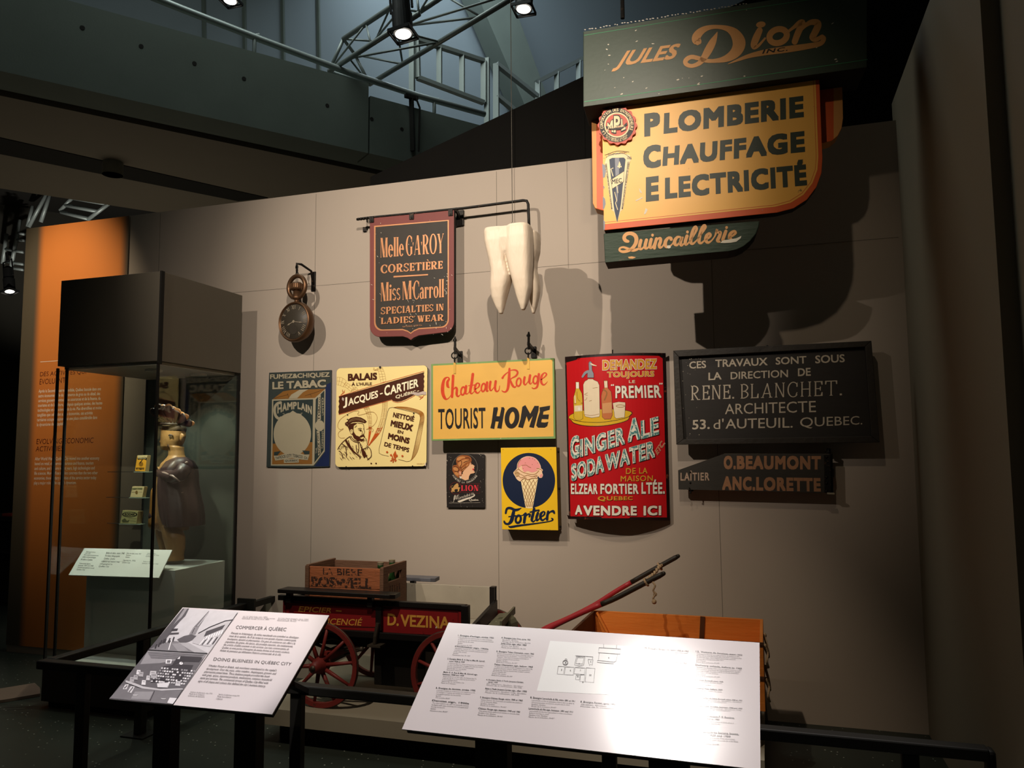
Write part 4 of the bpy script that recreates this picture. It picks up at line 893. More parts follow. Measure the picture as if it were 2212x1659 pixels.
f.line([(735, 492), (775, 480)], 16, M_jw, 3, 'dash', False, cap=False); f.line([(1290, 452), (1318, 444)], 10, M_jw, 3, 'dash', False, cap=False)
f.poly([(1190, 488), (1240, 462), (1310, 472), (1380, 450), (1425, 462), (1422, 505), (1360, 500), (1300, 518), (1240, 500)], M_dam, 4, 'enamel_damage|0'); f.poly([(1400, 1560), (1420, 1500), (1424, 1568)], M_dam, 4, 'enamel_damage|1'); f.poly([(175, 540), (200, 560), (190, 600), (165, 570)], M_dam, 4, 'enamel_damage|2')
f.text('BALAIS', [(255, 298), (690, 278), (690, 172), (255, 190)], M_jb, 2, 'lettering', 0.055); f.text("À L'HUILE", [(310, 370), (612, 360), (612, 306), (310, 314)], M_jb, 2, 'lettering', 0.035)
# packet outline with slogan
f.line([(865, 1422), (760, 1398), (722, 1375), (718, 1320), (850, 750), (870, 705), (915, 690), (960, 700), (1280, 775), (1325, 800), (1336, 850), (1325, 920), (1210, 1450), (1185, 1492), (1130, 1500), (1010, 1468)], 5, M_jb, 1, smooth=False, cap=False)
i1 = smooth_path([(940, 690), (1090, 720), (1290, 775), (1336, 850), (1310, 990), (1250, 1270), (1195, 1490)], 12); i2 = smooth_path([(985, 680), (1150, 690), (1340, 745), (1392, 820), (1372, 980), (1300, 1330), (1205, 1480)], 12)
f.line(i2, 4, M_jl, 1, smooth=False, cap=False)
for i in range(0, len(i1)-2):
    f.line([i1[i], i2[min(i+1, len(i2)-1)]], 3.2, M_jl, 1, smooth=False, cap=False); m1 = [(a+b_)/2 for a, b_ in zip(i1[i], i1[i+1])]; m2 = [(a+b_)/2 for a, b_ in zip(i2[min(i+1, len(i2)-1)], i2[min(i+2, len(i2)-1)])]; f.line([m1, m2], 3.2, M_jl, 1, smooth=False, cap=False)
for s, q, bo in (('NETTOIÉ', [(925, 835), (1237, 905), (1255, 812), (943, 745)], 0.04), ('MIEUX', [(890, 968), (1213, 1050), (1235, 952), (905, 880)], 0.055), ('EN', [(993, 1070), (1078, 1090), (1086, 1044), (1003, 1027)], 0.03), ('MOINS', [(850, 1160), (1165, 1236), (1186, 1150), (866, 1070)], 0.055), ('DE TEMPS', [(795, 1268), (1163, 1362), (1178, 1298), (808, 1205)], 0.03)): f.text(s, q, M_jb, 2, 'lettering', bo)
for pts in ([(965, 1335), (980, 1390), (962, 1440), (945, 1445), (930, 1400)], [(885, 1395), (905, 1385), (925, 1420), (938, 1455), (920, 1450), (905, 1415), (890, 1420)], [(1000, 1400), (985, 1395), (965, 1430), (950, 1460), (968, 1455), (985, 1428), (1000, 1432)], [(905, 1450), (975, 1462), (972, 1475), (905, 1462)], [(935, 1465), (950, 1468), (940, 1505), (925, 1522), (922, 1500)], [(905, 1475), (930, 1470), (905, 1500), (885, 1490)], [(955, 1475), (985, 1475), (975, 1500), (955, 1500)]): f.poly(pts, M_jo, 2)
for x, y, r, m_ in ((842, 1358, 15, M_jo), (1071, 1417, 15, M_jo), (252, 803, 10, M_ink), (250, 870, 9, M_ink), (605, 1527, 11, M_jb), (677, 1527, 11, M_jb), (1240, 780, 11, M_ink), (738, 92, 16, M_ink), (1222, 1566, 9, M_ink), (232, 1578, 9, M_ink)): f.poly(ell(x, y, r, r, 14), m_, 3)
# head of the man in a cap, drawn in brown line
f.line([(210, 1145), (150, 1148), (115, 1115), (122, 1060), (190, 1010), (140, 1020), (106, 985), (112, 925), (155, 860), (255, 790), (330, 755), (405, 742), (420, 765), (400, 790), (425, 806), (500, 790), (590, 760), (650, 770), (690, 830), (675, 910), (620, 975), (530, 1020), (610, 1005), (635, 1030), (615, 1058)], 4, M_jl, 1, cap=False)
f.poly([(255, 900), (262, 872), (300, 848), (380, 832), (450, 842), (512, 875), (538, 902), (512, 925), (420, 905), (330, 910), (275, 935), (258, 960), (262, 985), (218, 955), (212, 925), (235, 910)], M_jb, 2)
for l in ([(280, 890), (350, 858), (430, 862), (500, 892)], [(275, 910), (340, 882), (430, 880), (505, 910)], [(232, 930), (258, 942)]): f.line(l, 6, M_jd, 3)  # tan printed lines on the cap
f.poly([(258, 985), (275, 940), (345, 925), (400, 925), (345, 960), (338, 1010), (345, 1060), (380, 1110), (430, 1128), (452, 1105), (495, 1100), (512, 1128), (492, 1150), (500, 1185), (455, 1200), (395, 1188), (345, 1150), (322, 1095), (300, 1090), (280, 1040)], M_jb, 2)
f.poly([(292, 1030), (318, 1015), (335, 1035), (330, 1075), (308, 1090), (294, 1065)], M_jc, 3); f.line([(300, 1045), (318, 1032), (318, 1065)], 5, M_jb, 4)
for l in ([(400, 925), (480, 935), (495, 985), (498, 1030), (505, 1062), (494, 1085), (498, 1102)], [(415, 1032), (440, 1022), (462, 1035), (440, 1048)], [(405, 1012), (440, 1002), (465, 1012)], [(485, 1010), (497, 1015)], [(462, 1085), (478, 1095), (494, 1088)], [(468, 1135), (505, 1130)], [(470, 1040), (472, 1080)], [(360, 990), (390, 960)]): f.line(l, 6, M_jb, 3, cap=False)
f.poly(ell(442, 1034, 9, 9, 12), M_jb, 4)
f.poly([(435, 1150), (490, 1130), (500, 1150), (470, 1165)], M_jc, 3)
f.poly([(500, 1145), (525, 1150), (540, 1200), (545, 1245), (520, 1300), (480, 1310), (462, 1250), (430, 1215), (425, 1190), (480, 1215), (500, 1185)], M_jc, 3)
for l in ([(500, 1145), (528, 1155), (542, 1205), (550, 1260)], [(480, 1215), (505, 1190), (520, 1160)], [(430, 1195), (440, 1235), (470, 1270), (475, 1310)], [(515, 1200), (530, 1180)], [(475, 1312), (520, 1300), (552, 1275)]): f.line(l, 6, M_jb, 4, cap=False)
for l in ([(290, 1120), (300, 1160), (350, 1200), (410, 1215), (435, 1212)], [(305, 1115), (320, 1150), (365, 1185), (420, 1198)], [(285, 1125), (230, 1165), (165, 1225), (125, 1280), (105, 1320)], [(165, 1230), (215, 1270), (235, 1360), (232, 1440)], [(262, 1180), (290, 1260), (345, 1340), (420, 1410), (450, 1440)], [(410, 1215), (420, 1300), (405, 1375), (385, 1330), (380, 1250)], [(435, 1215), (455, 1290), (500, 1370), (505, 1440)], [(550, 1270), (590, 1310), (606, 1370), (600, 1430), (545, 1475)], [(478, 1310), (520, 1370), (535, 1430), (575, 1470)], [(120, 1340), (160, 1370), (185, 1460)]): f.line([(*p, 9) for p in l], 9, M_jb, 3, cap=False)
f.poly([(210, 1180), (240, 1175), (262, 1215), (300, 1290), (360, 1360), (430, 1420), (455, 1460), (390, 1400), (320, 1350), (255, 1270)], M_jb, 3)
f.poly([(455, 1290), (500, 1330), (530, 1420), (500, 1450), (470, 1390)], M_jb, 3)
random.seed(11)
for k in range(58):
    x = random.uniform(120, 560); y = random.uniform(1250, 1440)
    if 405 < x < 455 and y < 1380: continue
    l = random.uniform(30, 60); a = 0.9 if x < 300 else (0.75 if x < 430 else 1.9)
    f.line([(x, y, 2), (x+l*0.5*cos(a), y+l*0.5*sin(a), 7), (x+l*cos(a), y+l*sin(a), 1.5)], 5, M_jb, 3, smooth=False, cap=False)
f.text('ENSEIGNES CO', [(1285, 1540), (1395, 1538), (1395, 1524), (1285, 1526)], M_jl, 2, 'lettering', 0)
f.build(T)

# ---------------------------------------------------------------- guest house sign with two iron hangers
yS = YW-0.145; T = thing('guest_house_sign', at_y(1065, 950, yS), 'yellow board with green edge and red script hung from two iron hangers', 'sign')
f = Face(plane_y(yS), NOUT).view((920, 760), 7.6276)
M_gy = mat('guest_yellow', '#d3a44c', 0.45, var=0.09, scale=3.5, chips='#a8762c', chip_amt=0.02, chip_scale=22, stretch=(1, 1, 3)); M_gg = mat('guest_green', '#6f8f52', 0.5, var=0.25, scale=9, chips='#b9b48e', chip_amt=0.06, chip_scale=30); M_gr = mat('guest_red', '#c23a14', 0.4, var=0.25, scale=30); M_gb = mat('guest_black', '#120c08', 0.45, var=0.25, scale=40)
MB().prism([f.P(*p) for p in ((85, 202), (2110, 102), (2133, 1432), (90, 1466))], (0, 0.028, 0), M_gg).build('board', T, bevel=0.002)
f.poly([(118, 230), (2085, 130), (2104, 1394), (118, 1440)], M_gy, 1, 'painted_ground')
f.text('TOURIST', [(203, 1278), (985, 1264), (982, 915), (203, 940)], M_gb, 2, 'lettering', 0.018, spacing=1.06)
for pts in ([(1115, 918), (1180, 910), (1190, 940), (1165, 1060), (1215, 1062), (1245, 925), (1232, 915), (1280, 910), (1300, 940), (1248, 1268), (1175, 1258), (1200, 1150), (1150, 1148), (1128, 1272), (1062, 1258), (1085, 1160)],
            [(1590, 905), (1640, 878), (1720, 1020), (1790, 890), (1862, 892), (1858, 960), (1780, 1255), (1702, 1240), (1760, 1060), (1715, 1120), (1695, 1160), (1660, 1060), (1600, 1258), (1520, 1240), (1560, 1110)],
            [(1872, 915), (2048, 886), (2040, 955), (1938, 985), (1930, 1035), (2028, 1032), (2018, 1112), (1912, 1108), (1900, 1160), (1960, 1165), (2020, 1152), (2000, 1225), (1960, 1250), (1850, 1250), (1818, 1215), (1845, 1090), (1878, 990)]): f.poly(pts, M_gb, 2, 'brush_lettering')
f.line(ell(1420, 1088, 82, 140, 26, 0.14), 76, M_gb, 2, 'brush_lettering', closed=True)
def oval(cx, cy, rx, ry, w_): f.line(ell(cx, cy, rx, ry, 20, 0.16), w_, M_gr, 2, 'script_lettering', closed=True)
for pts in ([(378, 585, 26), (360, 565, 44), (356, 500, 44), (384, 445, 28), (355, 420, 20), (305, 455, 40), (278, 560, 54), (280, 680, 56), (312, 762, 46), (350, 780, 20), (398, 738, 10), (425, 680, 7)],
            [(450, 395, 44), (442, 560, 44), (432, 742, 42)], [(440, 640, 10), (490, 588, 28), (512, 620, 40), (508, 700, 40), (532, 736, 26), (572, 700, 9)],
            [(664, 565, 40), (655, 640, 40), (655, 685, 34), (690, 690, 14), (722, 640, 8)], [(775, 368, 46), (755, 520, 46), (732, 650, 42), (755, 690, 22), (800, 650, 9)], [(700, 560, 12), (805, 545, 16)],
            [(808, 622, 9), (868, 580, 24), (882, 535, 28), (850, 515, 20), (815, 560, 38), (812, 640, 38), (855, 680, 24), (905, 630, 9)],
            [(1010, 505, 40), (1002, 600, 40), (1008, 648, 30), (1035, 640, 10)], [(1065, 495, 40), (1052, 590, 40), (1075, 640, 22), (1125, 580, 10)], [(1152, 485, 40), (1140, 590, 40), (1160, 650, 30), (1202, 635, 18), (1216, 560, 10)],
            [(1378, 280, 36), (1370, 450, 48), (1352, 600, 42), (1312, 660, 28), (1262, 650, 18), (1256, 636, 10)], [(1262, 432, 34), (1300, 380, 24), (1390, 312, 14), (1470, 300, 28), (1512, 335, 32), (1486, 395, 30), (1400, 448, 18), (1405, 500, 32), (1432, 560, 40), (1470, 584, 24), (1495, 550, 9)],
            [(1628, 420, 38), (1615, 505, 38), (1640, 545, 22), (1690, 480, 10)], [(1718, 388, 40), (1704, 490, 40), (1728, 530, 18), (1765, 480, 8)],
            [(1862, 368, 40), (1852, 490, 36), (1832, 578, 32), (1785, 606, 20), (1752, 594, 18)], [(1892, 465, 9), (1960, 412, 20), (1988, 368, 26), (1955, 346, 18), (1908, 400, 38), (1902, 500, 40), (1940, 545, 26), (1985, 515, 12), (2004, 488, 6)]): f.line(pts, 20, M_gr, 2, 'script_lettering')
oval(612, 645, 32, 66, 28); oval(948, 588, 32, 66, 28); oval(1530, 500, 36, 66, 28); oval(1806, 462, 36, 64, 28)
for px, py in ((472, 270), (1690, 200)):
    for k in range(3): f.poly(ell(px, py-30+k*42, 6, 6, 10), M_ink, 5, 'rivets')
f.build(T)
for x in (982, 1141):
    dx = x-982; dy = -dx*0.063; h = thing('sign_hanger', at_y(x+8, 775+dy, YW), 'black iron hanger with ring at the %s top corner of the yellow board' % ('left' if x == 982 else 'right'), 'hanger', 'iron hangers of the yellow board')
    Pq = lambda a, c, yy: at_y(x+a, c+dy, yy)
    yh = yS-0.012
    b = MB().prism([Pq(a, c, YW-0.012) for a, c in ((6, 759), (16, 758), (17, 783), (6, 783))], (0, 0.012, 0), M_iron); b.build('wall_plate', h, bevel=0.001)
    MB().bar(Pq(11, 766, YW-0.012), Pq(0, 752, yh), 0.016, 0.02, M_iron).build('arm', h)
    b = MB(); b.tube([Pq(1, 730, yh), Pq(1, 765, yh)], 0.0085, M_iron, 10); b.tube([Pq(1, 727, yh), Pq(1, 731, yh)], 0.006, M_iron, 8); b.tube([Pq(0.5, 733, yh), Pq(0.5, 737, yh)], 0.013, M_iron, 10); b.build('post', h)
    MB().ring(Pq(0, 768, yh), (0.15, -1, 0), 0.021, 0.0045, M_iron, 24, 8).build('ring', h, smooth=True)
    MB().ring(Pq(0, 777, yh), (1, 0.2, 0), 0.016, 0.004, M_iron, 18, 6, sx=0.6).build('link', h, smooth=True)
    MB().prism([Pq(a, c, yS-0.0045) for a, c in ((-2.5, 783), (2.5, 783), (2.5, 807), (-2.5, 807))], (0, 0.004, 0), mat('hanger_strap', '#c09a4a', 0.4, 0.5)).build('strap', h)

# ---------------------------------------------------------------- shoe sign with a profile portrait
yS = YW-0.022; T = thing('shoe_sign', at_y(1005, 1096, yS), 'small black sign with a curly haired woman in profile, red lettering and a lion', 'sign')
LV = ((950, 960), 8.1926)
f = Face(plane_y(yS), NOUT).view(*LV)
M_lb = mat('shoe_black', '#1b1613', 0.45, var=0.25, scale=8, chips='#8a8074', chip_amt=0.008, chip_scale=30); M_hair = mat('hair_auburn', '#8a4d22', 0.45, var=0.2, scale=30); M_hl = mat('hair_light', '#b57a45', 0.45, var=0.1); M_hd = mat('hair_dark', '#54290f', 0.45); M_skin = mat('painted_skin', '#d5a680', 0.45, var=0.05); M_sk2 = mat('painted_skin_rose', '#c58568', 0.45); M_lr = mat('shoe_red', '#c0303a', 0.4); M_lw = mat('shoe_white', '#c9c0b0', 0.45); M_lion = mat('lion_tan', '#b58a50', 0.45, var=0.15, scale=30)
MB().prism([f.P(*p) for p in ((118, 172), (130, 158), (450, 160), (770, 175), (795, 195), (792, 640), (796, 1112), (790, 1120), (122, 1118), (114, 640))], (0, 0.018, 0), M_lb).build('plate', T, bevel=0.002)
f.ringpoly(ell(445, 405, 224, 236, 50), ell(445, 405, 218, 230, 50), mat('ring_grey', '#6c665c', 0.5), 1)
f.poly([(390, 530), (470, 380), (545, 310), (565, 345), (590, 360), (622, 385), (605, 400), (612, 425), (600, 440), (612, 455), (600, 470), (628, 490), (600, 510), (545, 520), (520, 560), (510, 620), (450, 635), (385, 605), (375, 560)], M_skin, 2)
f.poly([(545, 310), (560, 345), (540, 375), (515, 340)], M_skin, 2.2)
f.poly([(225, 410), (245, 370), (300, 360), (290, 290), (310, 230), (370, 195), (440, 190), (520, 205), (560, 250), (562, 300), (535, 330), (520, 370), (480, 410), (440, 450), (400, 480), (385, 520), (390, 550), (340, 590), (290, 560), (250, 510), (225, 460)], M_hair, 3, smooth=True)
for pts in ([(300, 260), (350, 220), (430, 215), (460, 240), (400, 250), (340, 290)], [(330, 330), (420, 270), (500, 270), (530, 300), (470, 320), (400, 380), (350, 400)], [(240, 430), (270, 400), (330, 420), (320, 460), (280, 470)], [(390, 430), (460, 380), (500, 340), (510, 360), (460, 410), (410, 460)], [(260, 500), (320, 490), (340, 540), (300, 550)]): f.poly(pts, M_hl, 4, smooth=True)
for pts in ([(320, 300), (380, 290), (390, 350), (360, 400), (390, 420)], [(450, 240), (510, 235), (540, 270)], [(250, 390), (300, 400), (340, 440), (330, 490)], [(420, 330), (470, 300), (530, 290)], [(270, 470), (310, 480), (350, 520)], [(380, 460), (420, 430), (470, 390)]): f.line([(*p, 12) for p in pts], 12, M_hd, 5, cap=False)
f.poly([(335, 490), (360, 470), (385, 490), (382, 535), (355, 545)], M_sk2, 6, smooth=True); f.line([(350, 495), (372, 500), (365, 530)], 6, M_skin, 6.5)
f.line([(550, 345), (575, 350)], 8, M_hd, 4); f.line([(545, 328), (572, 332)], 5, M_hair, 4); f.poly([(585, 425), (612, 428), (600, 440), (612, 455), (590, 458), (578, 442)], M_lr, 4)
f.poly([(350, 560), (390, 570), (385, 605), (355, 600)], M_lw, 3); f.poly(ell(405, 515, 8, 8, 10), M_ink, 6)
f.arc_text('ACHETEZ LA CHAUSSURE', (448, 400), 262, 288, 150, 32, 30, M_lw, 3, 'lettering', 0.0, aspect=0.75)
f.roman('LION', [(378, 822), (690, 822), (690, 715), (376, 722)], M_lr, 4, 'lettering', 0.28, 0.07, 0.1, 0.1)
f.line([(350, 700), (705, 690), (712, 865), (350, 845)], 4, mat('shoe_maroon', '#6d1f22', 0.5), 2, smooth=False); f.ringpoly(ell(285, 775, 108, 108, 40), ell(285, 775, 103, 103, 40), MATS['shoe_maroon'], 2)
f.poly([(215, 775), (240, 760), (265, 720), (300, 690), (325, 690), (338, 730), (330, 755), (365, 765), (350, 790), (345, 830), (310, 838), (325, 815), (322, 790), (290, 790), (262, 800), (270, 838), (240, 838), (238, 815), (225, 850), (205, 838), (212, 805)], M_lion, 4); f.line([(215, 775), (200, 755), (212, 735), (238, 732)], 6, M_lion, 4)
f.line([(250, 985), (255, 930), (275, 895), (262, 940), (248, 1010), (242, 1022)], 6, M_lw, 3, 'script_lettering')
for s, q in (('J', [(246, 985), (275, 978), (290, 905), (262, 912)]), ('E', [(290, 972), (325, 962), (345, 890), (308, 898)]), ('Larochelle', [(330, 975), (505, 922), (520, 865), (345, 920)]), ('& Fils', [(515, 918), (600, 890), (612, 845), (525, 872)])): f.text(s, q, M_lw, 3, 'script_lettering', -0.004)
f.line([(610, 885, 16), (615, 905, 18), (560, 935, 24), (460, 968, 32), (360, 1005, 36), (330, 1005, 20)], 20, M_lw, 3, 'script_lettering')
f.text('Quebec.', [(518, 1012), (692, 1000), (692, 962), (518, 958)], M_lw, 3, 'lettering', 0.012)
random.seed(9)
for k in range(40):
    x = random.choice((random.uniform(120, 200), random.uniform(700, 790), random.uniform(130, 780))); y = random.uniform(170, 1110) if x < 200 or x > 700 else random.uniform(1020, 1110)
    f.poly(ell(x, y, random.uniform(1, 5), random.uniform(1.5, 7), 6), M_lw, 1.5, 'scratches')
f.line([(165, 1035), (720, 1030)], 3, M_lw, 1.5, 'scratches', False); f.build(T)

# ---------------------------------------------------------------- ice cream sign
yS = YW-0.118; T = thing('ice_cream_sign', at_y(1145, 1145, yS), 'yellow box sign with a pink ice cream cone on a navy disc', 'sign')
f = Face(plane_y(yS), NOUT).view(*LV)
M_fy = mat('ice_yellow', '#dcb01c', 0.38, var=0.04, scale=5); M_fn = mat('ice_navy', '#0f1c36', 0.4, var=0.1); M_pk = mat('ice_pink', '#dc8f8c', 0.4, var=0.03); M_ic = mat('ice_cream', '#e0bd98', 0.4, var=0.05); M_ibr = mat('ice_brown', '#8a5c28', 0.45); M_cone = mat('ice_cone', '#e8d3a2', 0.4); M_side = mat('ice_side', '#6a5020', 0.6, var=0.3, scale=15)
MB().prism([f.P(*p) for p in ((1078, 60), (2060, 45), (2096, 1522), (1102, 1505))], (0, 0.012, 0), M_fy, M_side).build('front_panel', T, bevel=0.002)
f2 = Face(plane_y(yS+0.013), NOUT).view(*LV)
MB().prism([f2.P(*p) for p in ((1085, 66), (2054, 52), (2090, 1514), (1108, 1498))], (0, 0.10, 0), M_side).build('box', T, bevel=0.002)
b = MB()
for y in (130, 790, 1470): b.ball(f2.P(2055+y*0.0245, y)+Vector((0.003, 0.05, 0)), 0.008, M_iron, 6)
b.build('screw', T, smooth=True)
f.poly(ell(1577, 638, 464, 488, 72), M_fn, 1)
f.poly([(1435, 640), (1500, 600), (1620, 600), (1740, 600), (1645, 1122), (1610, 1130), (1560, 1130), (1520, 1122)], M_cone, 2)
for k in range(9):
    t = k/8; a = (1440+t*290, 640); 
    f.line([(1440+(t*300), 635-t*30), (1440+t*300-(230-0*t)*min(1, 1), 635+480)], 1, M_cone, 1.2)if False else None
def cone_x(u, y): k = (y-620)/505; return (1437+(1520-1437)*k)*(1-u)+(1738+(1645-1738)*k)*u
for s in range(-5, 9):
    for dirn in (1, -1):
        pts = []
        for i in range(0, 41):
            y = 622+i*12.5; u = (s+ (i/40)*4.2*1)/4.2 if dirn > 0 else 1-(s+(i/40)*4.2)/4.2
            if 0.02 <= u <= 0.98 and y < 1118: pts.append((cone_x(u, y), y))
        if len(pts) > 1: f.line(pts, 8, M_ibr, 3, smooth=False, cap=False)
f.poly([(1365, 420), (1378, 335), (1435, 258), (1515, 216), (1595, 210), (1680, 235), (1742, 292), (1785, 372), (1795, 420), (1826, 452), (1812, 490), (1828, 540), (1808, 588), (1762, 588), (1742, 560), (1712, 612), (1640, 600), (1560, 628), (1490, 612), (1430, 655), (1372, 622), (1335, 565), (1304, 500), (1340, 455)], M_ic, 4, smooth=True)
f.poly([(1385, 400), (1400, 320), (1450, 262), (1520, 226), (1595, 218), (1675, 242), (1735, 300), (1775, 372), (1775, 415), (1700, 430), (1740, 455), (1640, 495), (1560, 470), (1500, 490), (1460, 430), (1450, 370), (1420, 400)], M_pk, 5, smooth=True)
f.poly([(1768, 560), (1805, 520), (1820, 550), (1800, 582)], M_pk, 5, smooth=True)
for pts in ([(1440, 265), (1395, 330), (1385, 410), (1420, 460)], [(1450, 375), (1530, 365), (1575, 395), (1620, 412)], [(1345, 465), (1400, 440), (1450, 480), (1530, 510), (1620, 530), (1700, 520), (1760, 460)], [(1330, 520), (1380, 500), (1440, 530), (1500, 560), (1560, 545), (1640, 570), (1720, 540)], [(1350, 575), (1400, 560), (1440, 590), (1490, 580), (1540, 600)], [(1715, 425), (1790, 440), (1812, 470)], [(1660, 560), (1700, 575), (1730, 550)], [(1440, 640), (1500, 600), (1560, 625), (1640, 600), (1735, 600)]): f.line([(*p, 8) for p in pts], 8, M_ibr, 6, cap=False)
f.poly([(1320, 480), (1370, 470), (1420, 520), (1390, 560), (1340, 550)], mat('ice_tan', '#b59468', 0.4), 5, smooth=True)
for x, y in ((1590, 243), (1648, 252), (1680, 275), (1515, 328), (1640, 355), (1735, 330), (1480, 428)): f.poly(ell(x, y, 7, 6, 8), M_ibr, 6)
for pts in ([(1168, 1215, 34), (1190, 1138, 40), (1250, 1125, 44), (1330, 1158, 46), (1390, 1150, 38), (1446, 1122, 8)], [(1315, 1160, 44), (1295, 1250, 62), (1268, 1350, 62), (1215, 1405, 40), (1160, 1395, 38), (1142, 1360, 30)], [(1222, 1278, 18), (1348, 1262, 24)], [(1420, 1258, 14), (1470, 1252, 16), (1500, 1232, 30)],
            [(1520, 1225, 46), (1505, 1300, 50), (1495, 1378, 46)], [(1502, 1300, 16), (1555, 1238, 24), (1592, 1240, 44), (1588, 1275, 32)], [(1672, 1138, 46), (1648, 1245, 50), (1630, 1335, 46), (1660, 1365, 26), (1705, 1320, 12)], [(1600, 1198, 22), (1725, 1165, 30)],
            [(1738, 1212, 44), (1712, 1295, 46), (1722, 1345, 34), (1770, 1305, 12)], [(1770, 1300, 12), (1840, 1250, 28), (1858, 1205, 30), (1832, 1188, 24), (1790, 1230, 46), (1784, 1300, 46), (1820, 1340, 34), (1885, 1295, 14)], [(1920, 1188, 42), (1905, 1260, 46), (1900, 1328, 44)], [(1905, 1262, 14), (1955, 1195, 24), (2008, 1182, 46), (2026, 1212, 34)],
            [(1982, 1308, 24), (2000, 1328, 32), (1950, 1358, 18), (1700, 1398, 24), (1400, 1436, 34), (1255, 1460, 36), (1215, 1440, 8)]): f.line(pts, 30, M_fn, 3, 'script_lettering')
f.line(ell(1390, 1322, 44, 66, 22, 0.25), 40, M_fn, 3, 'script_lettering', closed=True); f.poly(ell(1750, 1168, 20, 20, 16), M_ink, 3, 'script_lettering')
for x, y in ((1968, 88), (1600, 90), (1120, 90), (1950, 1512), (1400, 1512)): f.poly(ell(x, y, 6, 6, 8), M_ibr, 2)
f.build(T)

# ---------------------------------------------------------------- bowed soft drink sign
xa, xb_ = at_y(1222, 900, YW).x, at_y(1443, 900, YW).x; xm, hw = (xa+xb_)/2-0.02, (xb_-xa)/2
def bow(px, py):
    y = YW-0.12
    for _ in range(8):
        p = at_y(px, py, y); u = max(-1.1, min(1.1, (p.x-xm)/hw)); y = YW-0.05-0.115*(1-u*u)
    return at_y(px, py, y)
T = thing('soft_drink_sign', at_y(1335, 1126, YW-0.1), 'tall bowed red enamel sign with bottles and a glass on a yellow tray', 'sign')
f = Face(bow, NOUT, step=0.0008, maxlen=70).view((1210, 750), 7.9)
M_gred = mat('drink_red', '#b3181d', 0.28, var=0.06, scale=4); M_gblk = mat('drink_black', '#1a0d0b', 0.4, var=0.4, scale=16, chips='#5c2a1c', chip_amt=0.10, chip_scale=24); M_gw = mat('drink_white', '#d9d3c2', 0.35, var=0.1, scale=40, chips='#5d6e68', chip_amt=0.05, chip_scale=110); M_gt = mat('drink_teal', '#4a7f7c', 0.35, var=0.25, scale=60, chips='#d5d2c2', chip_amt=0.2, chip_scale=70); M_gg2 = mat('drink_gold', '#c08a2c', 0.4); M_gtr = mat('drink_tray', '#c9a020', 0.35, var=0.1); M_bo = mat('drink_bottle', '#c3a234', 0.35, var=0.15, scale=20); M_si = mat('drink_siphon', '#d3c2a4', 0.35, var=0.08, scale=20); M_or = mat('drink_amber', '#b3683c', 0.35, var=0.1)
def strip_plate(mb, x0, x1, yt0, yt1, yb0, yb1, m, layer, n=24):
    vs = []; 
    for i in range(n+1):
        t = i/n; vs += [f.P(x0+(x1-x0)*t, yt0+(yt1-yt0)*t-sin(pi*t)*28, layer), f.P(x0+(x1-x0)*t+ (70*(1-t)+75*t), yb0+(yb1-yb0)*t, layer)]
    mb.add(vs, [(2*i, 2*i+2, 2*i+3, 2*i+1) for i in range(n)], m)
b = MB(); strip_plate(b, 82, 1800, 165, 100, 2932, 2960, M_gblk, 0)
k = len(b.v); b.v += [v+Vector((0, 0.008, 0)) for v in b.v[:k]]
for fc in list(b.f): b.f.append([i+k for i in fc][::-1]); b.m.append(0)
n = 24
for i in range(n): b.f.append([2*i, 2*i+k, 2*i+2+k, 2*i+2]); b.m.append(0); b.f.append([2*i+1, 2*i+3, 2*i+3+k, 2*i+1+k]); b.m.append(0)
for i in (0, 2*n): b.f.append([i, i+1, i+1+k, i+k]); b.m.append(0)
b.build('plate', T)
b = MB(); strip_plate(b, 108, 1748, 205, 150, 2885, 2905, M_gred, 1); b.build('red_ground', T, recalc=False)
for pts in ([(100, 200), (150, 175), (300, 185), (280, 215), (112, 260)], [(1690, 118), (1760, 130), (1765, 240), (1745, 190), (1700, 160)], [(120, 2860), (200, 2895), (420, 2915), (380, 2935), (140, 2930)], [(240, 2905), (620, 2915), (900, 2920), (1250, 2925), (880, 2940), (300, 2935)]): f.poly(pts, M_gblk, 2, 'enamel_chip|%d' % pts[0][0])
f.poly([(700, 2895), (930, 2890), (1200, 2895), (1180, 2918), (720, 2915)], M_gred, 3, 'enamel_chip|0')
f.poly([(140, 1200), (200, 1140), (420, 1070), (900, 1050), (1180, 1085), (1235, 1130), (1190, 1180), (1150, 1250), (960, 1310), (700, 1350), (420, 1345), (235, 1300), (190, 1250)], M_ink, 2, smooth=True)
f.poly([(150, 1200), (205, 1145), (420, 1078), (900, 1058), (1170, 1092), (1222, 1132), (1185, 1175), (1140, 1245), (955, 1302), (700, 1340), (425, 1335), (245, 1292), (195, 1245)], M_gtr, 3, smooth=True); f.line([(165, 1215), (320, 1265), (640, 1285), (940, 1250), (1150, 1195), (1215, 1140)], 8, M_ink, 3.5, cap=False)
def sil(pts, m, out=10):
    f.line(pts+[pts[0]], out, M_ink, 4, smooth=False, cap=False); f.poly(pts, m, 4.5)
sil([(270, 595), (322, 595), (326, 705), (372, 790), (382, 900), (388, 1215), (345, 1245), (270, 1242), (240, 1210), (232, 860), (262, 755), (272, 700)], M_bo)
f.poly([(272, 600), (320, 600), (324, 705), (274, 705)], M_gw, 5); f.poly([(245, 1000), (378, 990), (380, 1090), (248, 1100)], M_si, 5); f.poly([(300, 1060), (325, 1005), (350, 1060), (330, 1090)], M_gw, 5.5); f.line([(246, 965), (378, 955)], 12, M_ibr, 5, smooth=False); f.line([(255, 830), (262, 950)], 14, M_gw, 5); f.line([(290, 760), (300, 880), (340, 920)], 8, M_ibr, 5)
